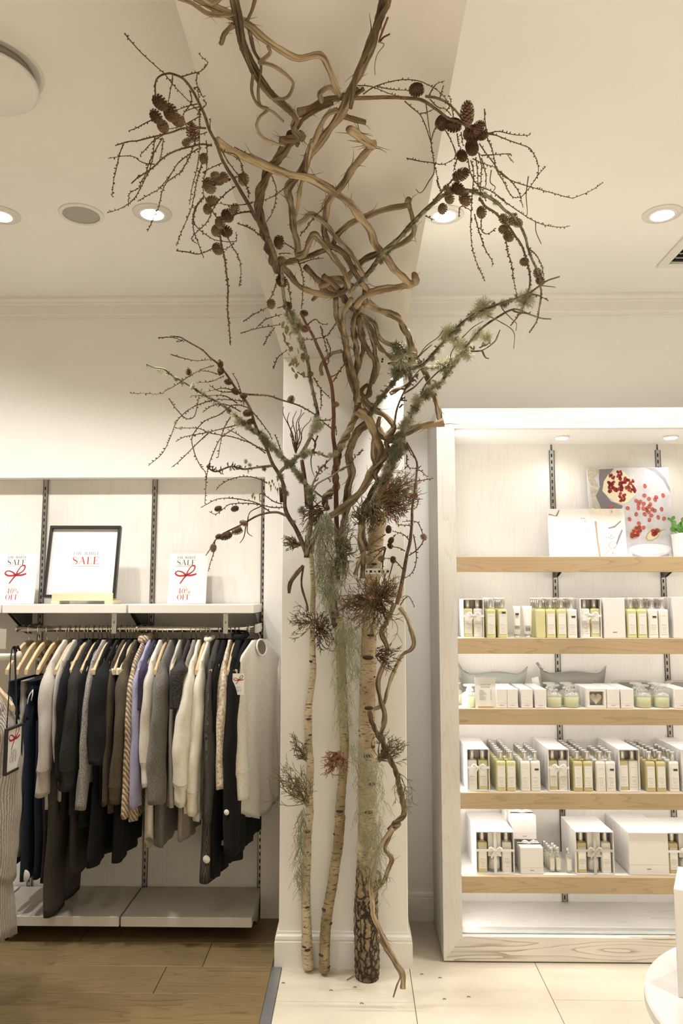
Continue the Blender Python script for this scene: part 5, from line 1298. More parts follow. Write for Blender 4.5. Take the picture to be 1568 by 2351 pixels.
def trousers(label, X, mat, waist, hem, hw=.17, thick=.016, band=None, seed=0, name='trousers'):
    g = random.Random(seed); t = thing(name, label, 'trousers', (X, RY, RZ)); L = waist-hem
    def leg(c0, c1, h0, h1, zt, zb, mm, nm):
        loops = []; q = [g.uniform(0, 6) for _ in range(3)]
        for i in range(21):
            u = i/20; l = []; c = c0+(c1-c0)*u; h = h0+(h1-h0)*u
            for j in range(18):
                a = 2*math.pi*j/18; ca, sa = math.cos(a), math.sin(a)
                l.append((thick*math.copysign(abs(sa)**.6, sa)*(1+.2*math.sin(u*11+a+q[0]))+.006*math.sin(u*5+q[1])*u, c+h*math.copysign(abs(ca)**.7, ca), zt+(zb-zt)*u))
            loops.append(l)
        inn = [(p[0]*.8, p[1], p[2]+.03) for p in loops[-1]]
        shell(loops+[inn]).build(nm, mm, t, True)
    z0 = waist-RZ
    leg(0, 0, hw, hw*1.08, z0, z0-.17, mat, 'hip'); leg(-hw*.52, -hw*.45, hw*.56, hw*.46, z0-.16, z0-L, mat, 'leg'); leg(hw*.52, hw*.45, hw*.56, hw*.46, z0-.16, z0-L+.005, mat, 'leg')
    loops = [[(thick*1.12*math.copysign(abs(math.sin(a))**.6, math.sin(a)), hw*1.02*math.copysign(abs(math.cos(a))**.7, math.cos(a)), zz) for a in [2*math.pi*j/20 for j in range(20)]] for zz in (z0+.004, z0+.004, z0-.035)]
    shell(loops).build('waistband', band or mat, t, True)
    return t
def fx(px, y=1650, off=.24): return atY(px, y, RY-off).x
def zy(y, px=300, off=.24): return atY(px, y, RY-off).z
GREYB = fabric('beige_grey_jersey', (.60, .545, .485), scale=260)
CHAR = fabric('charcoal_wool', (.045, .043, .040), (.025, .024, .023), 240)
BLK = fabric('black_cloth', (.016, .016, .017), (.009, .009, .010), 260); BLKT = fabric('black_textured', (.030, .030, .031), (.008, .008, .009), 170, .7, wave='Z')
TWEED = fabric('flecked_tweed', (.50, .47, .42), (.10, .095, .085), 420, .6, contrast=.35)
OLIVE = fabric('olive_knit', (.125, .103, .070), (.070, .056, .037), 300, .5)
BROWN = fabric('dark_brown_knit', (.085, .066, .05), None, 240)
HERR = fabric('beige_herringbone_knit', (.62, .50, .37), (.26, .19, .12), 26, 1.0, wave='DIAGONAL', contrast=.9)
LILAC = fabric('lilac_wool', (.40, .39, .56), (.30, .29, .45), 240)
CREAM = fabric('cream_jersey', (.70, .66, .60), (.60, .56, .50), 220)
MELG = fabric('grey_melange', (.26, .24, .215), (.065, .06, .053), 520, .5, contrast=.4)
LGREY = fabric('pale_grey_felt', (.52, .485, .43), None, 240)
SEQ = fabric('black_sequin_lace', (.085, .083, .08), (.006, .006, .007), 380, .9, .55, contrast=.3)
NAVYS = fabric('navy_sequin', (.075, .065, .12), (.016, .014, .032), 420, .6, .6)
SILK = fabric('ivory_silk', (.80, .765, .66), (.74, .70, .60), 60, .05, .5)
RIBC = fabric('charcoal_ribbed', (.135, .125, .115), (.038, .036, .034), 210, .7, wave='Y')
LACE = fabric('cream_lace', (.80, .72, .59), (.48, .38, .27), 95, .9, contrast=.35)
IVORY = fabric('ivory_cotton', (.84, .80, .71), None, 200, .08)
DENIM = fabric('navy_denim', (.030, .042, .068), (.016, .023, .040), 500, .3); DENIM2 = fabric('dark_denim', (.020, .024, .036), None, 500, .3); GDEN = fabric('pale_grey_denim', (.46, .43, .39), None, 400)
CHARM = fabric('dark_melange_wool', (.105, .098, .088), (.038, .035, .030), 520, .5)
TAUPE = fabric('taupe_knit', (.30, .26, .215), None, 240)
# trousers at the left of the rail
wz = zy(1572)
for px, mt, hm, lb, hw in ((3, DENIM, 2020, 'dark navy jeans, first at the left end of the rail', .17), (27, GDEN, 1990, 'pale grey jeans between the dark navy pairs', .15), (48, DENIM, 2045, 'navy jeans with a white drawstring at the waist', .17), (75, DENIM2, 2040, 'blue-black jeans hanging just left of the beige sweater', .17)):
    tr = trousers(lb, fx(px), mt, wz, zy(hm), hw, seed=px)
    if px == 48:
        m = MB(); m.tube(smoothpts([(.02, -.176, wz-RZ-.03), (.025, -.19, wz-RZ-.05), (.018, -.185, wz-RZ-.075)], sub=4), .0025, 6); m.tube(smoothpts([(.02, -.176, wz-RZ-.03), (.01, -.19, wz-RZ-.055), (.002, -.185, wz-RZ-.09)], sub=4), .0025, 6); m.build('drawstring', PAPER, tr, True)
    hanger(fx(px)+.002, f'wooden hanger holding the {lb.split(",")[0].split(" just")[0].split(" with")[0].split(" between")[0]}', 'wood')
trousers('plain charcoal trousers reaching low behind the beige sweater', fx(92), CHAR, zy(1600), zy(2050), .16, seed=5)
trousers('dark melange wool trousers touching the low shelf', fx(112), CHARM, zy(1600), ZL+.012, .19, .024, seed=6)
trousers('brown-black trousers behind the charcoal cardigan', fx(160), fabric('brown_black', (.05, .045, .04), None, 240), zy(1610), zy(2030), .18, .02, seed=7)
for px, k, l in ((98, 'wood', 'wooden hanger of the plain charcoal trousers'), (118, 'wood', 'wooden hanger of the dark melange trousers'), (163, 'wood', 'wooden hanger of the brown-black trousers')): hanger(fx(px), l, k)
def H(y, px=300, off=.2): return RZ-.046-atY(px, y, RY-off).z     # length from the neck to a row of the picture
GG = [
 ('sweater', 'beige-grey fine sweater with a long ribbed cuff', 'sweater', 104, GREYB, 1862, dict(sleeve=H(1826)-.085, rx=.030, ry=.052, cuff=.09, thick=.012, seed=1, sdx=-.012)),
 ('sweater', 'grey melange sweater squeezed behind the beige one', 'sweater', 128, LGREY, 1840, dict(sleeve=.42, rx=.014, ry=.04, seed=2)),
 ('cardigan', 'black draped cardigan with short wide sleeves', 'cardigan', 143, BLK, 1880, dict(sleeve=H(1790)-.085, rx=.024, ry=.06, seed=3)),
 ('cardigan', 'charcoal wool cardigan with folded-up cuffs', 'cardigan', 165, CHAR, 1872, dict(sleeve=H(1812)-.085, rx=.036, ry=.06, cuff=.07, seed=4, sdx=-.015)),
 ('blouse', 'black blouse pressed behind the flecked tweed sleeve', 'blouse', 186, BLK, 1900, dict(sleeve=.45, rx=.014, ry=.045, seed=5)),
 ('jacket', 'flecked grey tweed jacket with narrow sleeve', 'jacket', 199, TWEED, 1800, dict(sleeve=H(1857)-.085, rx=.021, ry=.045, seed=6, sdx=-.018)),
 ('dress', 'long dark dress ending well above the low shelf', 'dress', 216, BLK, 1988, dict(sleeve=.40, rx=.014, ry=.04, flare=.1, seed=7)),
 ('blouse', 'black textured blouse with wide three-quarter sleeves', 'blouse', 232, BLKT, 1850, dict(sleeve=H(1752)-.085, rx=.042, ry=.062, puff=.25, seed=8, sdx=-.02)),
 ('sweater', 'dark brown sweater behind the black textured blouse', 'sweater', 247, BROWN, 1870, dict(sleeve=H(1845)-.085, rx=.015, ry=.045, seed=9)),
 ('skirt', 'black fringed wrap hanging below the olive knit', 'wrap', 262, BLK, 1985, dict(sleeve=0, thick=.018, flare=-.1, seed=10)),
 ('cardigan', 'olive-brown knitted cardigan with ribbed cuff', 'cardigan', 276, OLIVE, 1830, dict(sleeve=H(1842)-.085, rx=.028, ry=.052, cuff=.05, seed=11, sdx=-.012)),
 ('sweater', 'chunky beige herringbone sweater with slim sleeve', 'sweater', 297, HERR, 1890, dict(sleeve=H(1874)-.085, rx=.019, ry=.042, collar=.02, seed=12, sdx=-.012)),
 ('sweater', 'lilac wool sweater beside the chunky beige one', 'sweater', 311, LILAC, 1820, dict(sleeve=H(1852)-.085, rx=.021, ry=.045, seed=13, sdx=-.006)),
 ('top', 'navy sequinned top showing only its glittering shoulder', 'top', 323, NAVYS, 1790, dict(sleeve=.20, rx=.02, ry=.045, seed=14)),
 ('sweatshirt', 'cream sweatshirt whose hem hangs lowest in the middle', 'sweatshirt', 337, CREAM, 1975, dict(sleeve=H(1800)-.085, rx=.027, ry=.055, cuff=.09, seed=15, thick=.016, hemcurve=.10)),
 ('coat', 'grey melange wool coat with a patch pocket', 'coat', 363, MELG, 1950, dict(sleeve=H(1842)-.085, rx=.036, ry=.058, thick=.016, seed=16, sdx=-.006)),
 ('waistcoat', 'pale grey felt waistcoat without sleeves', 'waistcoat', 386, LGREY, 1860, dict(sleeve=0, seed=17, shoulder=.20)),
 ('top', 'black sequin and lace top with a cap sleeve', 'top', 408, SEQ, 1720, dict(sleeve=.20, rx=.038, ry=.06, seed=18)),
 ('blouse', 'taupe blouse tucked beside the sequin top', 'blouse', 420, TAUPE, 1935, dict(sleeve=.30, rx=.012, ry=.04, seed=19)),
 ('blouse', 'ivory silk blouse with gathered billowing sleeve', 'blouse', 432, SILK, 1870, dict(sleeve=H(1846)-.085, rx=.030, ry=.056, cuff=.08, puff=.75, seed=20, sdx=-.035, amp=.010)),
 ('shirt', 'ivory silk shirt just right of the billowing blouse', 'shirt', 455, SILK, 1890, dict(sleeve=H(1868)-.085, rx=.025, ry=.05, cuff=.08, puff=.25, seed=21, sdx=-.022, amp=.010, collar=.012)),
 ('cardigan', 'long charcoal ribbed cardigan with a white tag near its hem', 'cardigan', 478, RIBC, 2028, dict(sleeve=H(1885)-.085, rx=.022, ry=.05, cuff=.045, seed=22, thick=.022, sdx=.006)),
 ('dress', 'black dress reaching low between ribbed cardigan and lace', 'dress', 492, BLK, 2020, dict(sleeve=.3, rx=.012, ry=.04, seed=23, thick=.017)),
 ('blouse', 'cream lace blouse left of the black jacket', 'blouse', 508, LACE, 1800, dict(sleeve=H(1808)-.085, rx=.024, ry=.046, seed=24)),
 ('jacket', 'black jacket carrying a small sale tag', 'jacket', 530, BLK, 1990, dict(sleeve=H(1960)-.085, rx=.032, ry=.055, seed=25, thick=.022, collar=.016, top=-.035)),
 ('skirt', 'black coat behind the ivory shirt nearest the pillar', 'coat', 553, BLK, 1962, dict(sleeve=0, seed=26, thick=.016, flare=.12, yaw=R(-8))),
]
for i, (nm, lb, ct, px, mt, hm, kw) in enumerate(GG):
    X = fx(px); garment(nm, lb, ct, X, mt, H(hm, px), **kw)
    hk = 'white' if i in (8, 17, 20) else ('pale' if i in (7, 9, 12) else 'wood')
    hanger(X+.001, f'{ {"wood": "wooden", "white": "white plastic", "pale": "pale wooden"}[hk] } hanger inside the {lb.split(" with ")[0].split(" squeezed")[0].split(" beside")[0].split(" left of")[0].split(" pressed")[0].split(" behind")[0].split(" ending")[0].split(" hanging")[0].split(" whose")[0].split(" showing")[0].split(" tucked")[0].split(" just")[0].split(" reaching")[0].split(" carrying")[0].split(" without")[0]}', hk, kw.get('yaw', 0))
# last shirt, turned towards the room
Xs = atY(598, 1470, RY).x
garment('shirt', 'ivory cotton shirt turned to the room at the rail end', 'shirt', Xs, IVORY, H(1885, 590, .1), sleeve=H(1832)-.08, rx=.026, ry=.046, cuff=.10, yaw=R(-24), seed=31, y=RY-.02, thick=.016, shoulder=.185, neckw=.06, amp=.006, hemcurve=.07, sdx=.030)
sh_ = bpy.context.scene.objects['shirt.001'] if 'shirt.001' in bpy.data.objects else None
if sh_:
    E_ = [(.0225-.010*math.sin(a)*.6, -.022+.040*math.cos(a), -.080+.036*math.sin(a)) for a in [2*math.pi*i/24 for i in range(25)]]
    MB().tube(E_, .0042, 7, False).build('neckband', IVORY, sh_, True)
    MB().add(E_[:-1], [tuple(range(24))]).build('neck_shade', fabric('taupe_neck_shade', (.20, .175, .14), None, 200), sh_)  # dark patch painted in for the shaded hollow of the neck opening
hanger(Xs, 'wooden hanger inside the ivory cotton shirt at the rail end', 'small', R(-24), RY-.02)
# loose hangers whose wood stands clear of the clothes
for i, (px, l) in enumerate(((152, 'wooden hanger standing clear above the charcoal cardigan'), (178, 'wooden hanger left of the tweed jacket'), (207, 'wooden hanger right of the tweed jacket'), (254, 'wooden hanger over the dark brown sweater'), (268, 'wooden hanger over the olive cardigan'), (350, 'wooden hanger over the cream sweatshirt'), (446, 'wooden hanger between the two silk pieces'), (520, 'wooden hanger beside the black jacket'))):
    hanger(fx(px), l, 'wood')
# tags
def on_surface(x, y, D, back=.006):
    """the cloth seen at this spot of the photograph"""
    bpy.context.view_layer.update(); dg = bpy.context.evaluated_depsgraph_get(); d = Vector(ray(x, y)).normalized()
    ok, loc, *_ = S.ray_cast(dg, Vector((0, 0, EYE)), d)
    return loc-d*back if ok and 2.5 < loc.y < 3.7 else atY(x, y, D)
def disc_tag(x, y, D, label, r=.017):
    t = thing('security_tag', label, 'security tag', on_surface(x, y, D)); t.rotation_euler = (math.pi/2, 0, -.25)
    MB().lathe([(0, .004), (.8*r, .003), (r, 0), (.8*r, -.004), (0, -.005)], 20, cap=False).build('shell', WPL, t, True); MB().lathe([(0, -.004), (.004, -.005), (.004, -.010), (0, -.010)], 8, cap=False).build('pin', STEEL, t)
disc_tag(58, 2010, 3.285, 'round white security tag on the dark trousers', .024); disc_tag(26, 2063, 3.27, 'half hidden round white security tag by the ribbed knit', .024)
disc_tag(474, 1973, 3.26, 'oval white security tag low on the charcoal cardigan', .017); disc_tag(520, 1865, 3.27, 'white security tag on the black jacket, upper', .012); disc_tag(510, 1935, 3.27, 'white security tag on the black jacket, lower', .012)
t = thing('price_tag', 'white sale swing tag with red bow on the black jacket', 'tag', on_surface(547, 1580, 3.225, .012)-Vector((0, 0, .028))); w, h = .050, .090
boxo('card', -w/2, w/2, 0, .001, 0, h, PAPER, t); m = MB(); bow(m, .002, .062, .036); m.build('bow_print', RIBR, t)
m = MB(); text(m, '40%', .002, .026, .009); text(m, 'OFF', .002, .012, .010); m.build('lettering', INKG, t)
MB().tube([(0, 0, h-.005), (.002, .01, h+.025)], .0006, 5).build('string', INKB, t)
# stand arm, ribbed cardigan and hanging sign in front at the left
YB = 2.92
fb = thing('display_stand', 'pale round display bar with end disc entering from the left', 'display bar', atY(43, 1508, YB))
b0 = atY(-260, 1508, YB)-fb.location
MB().tube([b0, (0, 0, 0)], .0125, 16).build('bar', SHELFW, fb, True); MB().tube([(-.004, 0, 0), (.004, 0, 0)], .022, 20).build('end_disc', plain('pale_disc', (.62, .57, .47), .5), fb, True)
MB().tube([b0, b0+Vector((0, 0, -1.25+.0))], .0125, 12).build('post', SHELFW, fb, True)
RIBK = fabric('oatmeal_ribbed_knit', (.46, .42, .37), (.27, .24, .205), 58, 1.0, wave='X', contrast=.8)
kg = garment('cardigan', 'oatmeal ribbed cardigan hanging in front at the left edge', 'cardigan', atY(-52, 1520, YB).x, RIBK, .98, shoulder=.20, top=-.075, thick=.05, sleeve=.62, rx=.045, ry=.055, seed=41, y=YB, z=fb.location.z, yaw=R(62), amp=.014, flare=.25, hemcurve=.06)
hanger(atY(-52, 1520, YB).x, 'hanger of the oatmeal ribbed cardigan on the display bar', 'wood', R(62), YB, fb.location.z)
sg = thing('hanging_sign', 'black framed sale sign hung from the display bar by black ribbon', 'sign', (0, 0, 0))
c = [atY(6, 1674, 2.70), atY(44, 1651, 2.83), atY(47, 1754, 2.83), atY(9, 1782, 2.70)]
u = Vector((c[1].x-c[0].x, c[1].y-c[0].y, 0)); wS = u.length; hS = c[0].z-c[3].z; sg.location = c[3]; sg.rotation_euler = (0, 0, math.atan2(u.y, u.x))
fr = MB(); b = .008
fr.box(0, wS, -.006, .006, 0, b).box(0, wS, -.006, .006, hS-b, hS).box(0, b, -.006, .006, b, hS-b).box(wS-b, wS, -.006, .006, b, hS-b); fr.build('frame', BLACK, sg)
boxo('sheet', b*.9, wS-b*.9, -.002, .002, b*.9, hS-b*.9, PAPER, sg)
m = MB(); bow(m, wS*.52, hS*.72, wS*.55, -.002); m.build('bow_print', RIBR, sg)
m = MB(); text(m, '40%', wS*.48, hS*.37, .020, y=-.002); text(m, 'OFF', wS*.48, hS*.22, .023, y=-.002); m.build('lettering', INKG, sg)
rb = MB(); top = atY(30, 1497, YB-.016); Mi = sg.matrix_basis.inverted() if False else Matrix.Rotation(-sg.rotation_euler.z, 4, 'Z')@Matrix.Translation(-sg.location)
for q0, q1 in ((c[0]+u*.25, atY(26, 1500, YB-.02)), (c[0]+u*.85, atY(35, 1500, YB-.02))):
    p = [Mi@Vector(v) for v in (q0, q0.lerp(q1, .5), q1, q1+Vector((0, .02, .022)), q1+Vector((0, .045, 0)))]; rb.tube(smoothpts(p, sub=4), .0065, 6, True, flat=.35)
rb.build('ribbon', BLK, sg, True)
ct = thing('white_card', 'small blank white card at the left edge above the display bar', 'card', atY(-6, 1490, 2.9)); boxo('card', -.03, .03, 0, .003, 0, .075, PAPER, ct)
MB().tube([(-.01, 0, 0), (-.01, .01, -.03)], .003, 6).build('clip', STEEL, ct)
# ================================================================ lit display cabinet
CX0, CX1, CY0, CY1 = .360, 2.50, 3.292, 3.70
CT, CIT, CIB, CIX = 2.312, 2.222, .100, .438
IN = plain('cabinet_inside_white', (.86, .85, .83), .5, var=.01)
cab = thing('display_cabinet', 'large whitewashed wooden cabinet with lit open shelves', 'cabinet', (CX0, CY0, 0))
def prism(pts, y0, y1):
    n = len(pts); v = [(x, y0, z) for x, z in pts]+[(x, y1, z) for x, z in pts]
    return MB().add(v, [tuple(range(n)), tuple(range(2*n-1, n-1, -1))]+[(i, n+i, n+(i+1) % n, (i+1) % n) for i in range(n)])
def cpart(name, m, mat): 
    o = m.build(name, mat, cab); o.location = (-CX0, -CY0, 0); return o
Z0 = .006; wS_ = CIX-CX0
cpart('left_stile', prism([(CX0, Z0), (CIX, CIB), (CIX, CIT), (CX0, CT)], CY0, CY0+.03), WHITEWOOD_V)
cpart('right_stile', prism([(CX1-wS_, CIB), (CX1, Z0), (CX1, CT), (CX1-wS_, CIT)], CY0, CY0+.03), WHITEWOOD_V)
cpart('top_rail', prism([(CX0, CT), (CIX, CIT), (CX1-wS_, CIT), (CX1, CT)], CY0, CY0+.03), WHITEWOOD_H)
cpart('bottom_rail', prism([(CX0, Z0), (CX1, Z0), (CX1-wS_, CIB), (CIX, CIB)], CY0, CY0+.03), LIMED)
cpart('side_panel', MB().box(CX0, CX0+.02, CY0+.03, CY1, Z0, CT), WHITEWOOD_V)
cpart('side_panel', MB().box(CX1-.02, CX1, CY0+.03, CY1, Z0, CT), WHITEWOOD_V)
cpart('inner_side', MB().box(CX0+.02, CIX-.003, CY0+.03, CY1-.03, CIB, CIT), IN)
cpart('top_panel', MB().box(CX0+.02, CX1-.02, CY0+.03, CY1, CIT, CT-.001), IN)
cpart('base_board', MB().box(CIX-.003, CX1-wS_, CY0+.03, CY1-.02, CIB-.02, CIB-.002), WHITEWOOD_H)
CUX = [atY(1275, 1330, 3.66).x, atY(1523, 1330, 3.66).x]; CUX.append(2*CUX[1]-CUX[0]-.0)
for a, b in zip([CIX-.003]+CUX, CUX+[CX1-wS_]): cpart('back_panel', MB().box(a+.005, b-.005, 3.664, 3.685, CIB-.002, CIT), PANELW)
cpart('back_board', MB().box(CX0+.02, CX1-.02, 3.685, CY1, CIB-.02, CIT), IN)
cpart('glass_riser', MB().box(CIX, CX1-wS_, CY0+.034, CY0+.040, CIB-.002, CIB+.026), glass('riser_glass', (.88, .93, .92), .03, .85, 1.2))
for X, l in zip(CUX, ('slotted upright in the cabinet nearest its left frame', 'slotted upright in the cabinet behind the fruit picture', 'slotted upright in the cabinet past the right edge')):
    upright(X, 3.658, CIB, CIT-.03, l)
LEDM = emit('led_face', (1, .98, .945), 9.0)
SHZ = {1: 1.660, 2: 1.308, 3: 1.009, 4: .661, 5: .322}
SN = {1: 'top', 2: 'second', 3: 'third', 4: 'fourth', 5: 'lowest'}
for k, z in SHZ.items():
    t = thing('display_shelf', f'{SN[k]} oak-fronted shelf of the lit cabinet', 'shelf', (CIX, 3.335, z))
    x1 = CX1-wS_-CIX-.002
    MB().box(.002, x1, 0, .022, -.067, 0, .0012).build('oak_front', OAK, t)
    MB().box(.002, x1, .022, .318, -.020, -.001).build('board', SHELFW, t)
    MB().tube([(.01, .0405, -.0225), (x1-.01, .0405, -.0225)], .0022, 6).build('led_strip', LEDM, t)
    for X in CUX:
        for s in (-1, 1):
            v = [(.12, -.021), (.318, -.021), (.318, -.085), (.290, -.080)]; m = MB(); q = X-CIX+s*.006
            m.add([(q-.0012, a, b) for a, b in v]+[(q+.0012, a, b) for a, b in v], [(0, 1, 2, 3), (7, 6, 5, 4)]+[(i, (i+1) % 4, 4+(i+1) % 4, 4+i) for i in range(4)]); m.build('bracket', DARKSTEEL, t)
    L = bpy.data.lights.new('shelf_led', 'AREA'); L.shape = 'RECTANGLE'; L.size = x1-.02; L.size_y = .012; L.energy = (1.5 if k == 5 else 3.2)*LED_W; L.color = (1, .98, .945)
    lo = bpy.data.objects.new('shelf_led', L); link(lo, t); lo.location = (x1/2, .045, -.026); lo.rotation_euler = (R(18), 0, 0)
for i, px in enumerate((1290, 1545, 1800)):
    p = atZ(px, 1003, CIT) if i == 0 else Vector((atZ(1290, 1003, CIT).x+.5*i, atZ(1290, 1003, CIT).y, CIT))
    t = thing('cabinet_light', ['flat round light in the cabinet top above the plain white panel', 'flat round light in the cabinet top above the fruit picture', 'flat round light in the cabinet top past the right edge'][i], 'light', p)
    MB().lathe([(0, -.008), (.030, -.008), (.036, -.004), (.036, 0), (0, 0)], 28, cap=False).build('housing', SHELFW, t, True); MB().lathe([(0, -.0095), (.028, -.009), (.030, -.007)], 28, cap=False).build('lens', LEDM, t, True)
    L = bpy.data.lights.new('cabinet_lamp', 'SPOT'); L.energy = 7.5*LED_W; L.spot_size = R(160); L.spot_blend = 1; L.shadow_soft_size = .03; L.color = (1, .98, .945)
    lo = bpy.data.objects.new('cabinet_lamp', L); link(lo, t); lo.location = (0, 0, -.02)
# upright LED behind the left stile
t = thing('led_strip', 'upright light strip hidden behind the left cabinet frame', 'light', (CIX+.004, 3.372, CIB+.03)); hL = CIT-CIB-.06
MB().box(-.003, .001, -.004, .004, 0, hL).build('profile', SHELFW, t)
L = bpy.data.lights.new('upright_led', 'AREA'); L.shape = 'RECTANGLE'; L.size = hL; L.size_y = .008; L.energy = 7*LED_W; L.color = (1, .98, .95)
lo = bpy.data.objects.new('upright_led', L); link(lo, t); lo.location = (.004, .002, hL/2); lo.rotation_euler = Matrix(((0, 0, 1), (0, 1, 0), (-1, 0, 0))).transposed().to_euler() if False else (0, R(-90), 0)

# ---------------------------------------------------------------- goods
OIL = glass('yellow_oil', (.88, .83, .46), .08, .22, 1.1); OILG = glass('amber_oil', (.78, .68, .38), .08, .22, 1.1); OILO = glass('olive_oil', (.60, .57, .28), .08, .25, 1.1)
CLEAR = clearglass('clear_glass', (.88, .90, .86), .28); LOT = plain('white_lotion', (.84, .82, .76), .4, var=.01); WBOX = plain('white_carton', (.82, .795, .775), .5, var=.012); BOXL = plain('box_lining', (.62, .58, .53), .6)
LBL = plain('bottle_label', (.84, .82, .79), .5); CAPM = plain('silver_cap', (.66, .65, .63), .22, .9); SATIN = plain('white_satin', (.84, .82, .80), .3); GSAT = plain('grey_satin', (.58, .55, .53), .3)
def sq(w, d, z, n=20, e=.35):
    out = []
    for i in range(n):
        a = 2*math.pi*i/n; c, s = math.cos(a), math.sin(a); out.append((w/2*math.copysign(abs(c)**e, c), d/2*math.copysign(abs(s)**e, s), z))
    return out
def loft(rings, cap=True):
    m = shell(rings); n = len(rings[0])
    if cap: m.f.append(tuple(range(n))); m.uv.append(None); b = (len(rings)-1)*n; m.f.append(tuple(b+i for i in range(n-1, -1, -1))); m.uv.append(None)
    m.f = [q[::-1] for q in m.f]; return m
BW, BH = .0415, .124
bodyrings = [sq(BW*.94, BW*.94, 0), sq(BW, BW, .003), sq(BW, BW, BH-.008), sq(BW*.93, BW*.93, BH-.002), sq(BW*.5, BW*.5, BH, e=.6), sq(.018, .018, BH+.001, e=1), sq(.018, .018, BH+.007, e=1)]
ME = {}
for nm, mt in (('oil', OIL), ('amber', OILG), ('lotion', LOT)): ME[nm] = loft(bodyrings).mesh('bottle_body', mt, False)
ME['cap'] = MB().lathe([(0, .0), (.0118, 0), (.0122, .001), (.0122, .030), (.0114, .0325), (0, .033)], 16, cap=False).mesh('cap', CAPM, True)
ME['capc'] = MB().lathe([(0, .031), (.0125, .031), (.0125, .041), (.0118, .042), (0, .042)], 16, cap=False).mesh('cap_top', plain('frosted_cap', (.80, .78, .75), .4), True)
ME['label'] = MB().box(-.0155, .0155, -.0006, 0, 0, .088).mesh('label', LBL)
m = MB(); script(m, 0, .036, .020, .007, 5, lw=.10); m.box(-.0145, .0145, -.0004, 0, .0305, .0310)
for i, w in ((0, .018), (1, .012)): m.box(-w/2, w/2, -.0004, 0, .024-.006*i, .0252-.006*i)
m.box(-.008, .008, -.0004, 0, .008, .0092); m.box(-.009, .009, -.0004, 0, .078, .0788); ME['print'] = m.mesh('label_print', plain('label_ink', (.50, .48, .46), .6))
ME['black'] = MB().box(-.0085, .0085, -.0005, 0, 0, .0085).mesh('black_sticker', INKB)
def bottle(x, y, z, kind, label, front=True, tag_=False, group=None, top=False):
    t = thing('bottle', label, 'bottle', (x, y, z), 0, group)
    inst('bottle_body', ME[kind], t); inst('cap', ME['cap'], t, (0, 0, BH+.007))
    if top: inst('cap_top', ME['capc'], t, (0, 0, BH+.007))
    if front:
        l = inst('label', ME['label'], t, (0, -BW/2-.0002, .016)); inst('label_print', ME['print'], l, (0, -.0006, 0))
        if tag_: inst('black_sticker', ME['black'], l, (.004, -.0008, .088 if kind != 'lotion' else .070))
    return t
def bx_(px, y=1600, Y=3.38): return atY(px, y, Y).x
ORD = ['front', 'second', 'third', 'fourth', 'fifth', 'sixth', 'seventh', 'eighth']
def column(pxc, shelf_, kind, n, where, tagged=False, top=False, lab=True, yref=1600, side=''):
    X = bx_(pxc, yref); col = {'oil': 'yellow', 'amber': 'amber', 'lotion': 'white lotion'}[kind]
    for i in range(n):
        bottle(X, 3.385+i*.0425, SHZ[shelf_], kind, f'{ORD[i]} {col} bottle of the {side} column {where}, {SN[shelf_]} shelf', i == 0 and lab, tagged and i == 0, f'{col} bottles on the {SN[shelf_]} shelf', top)
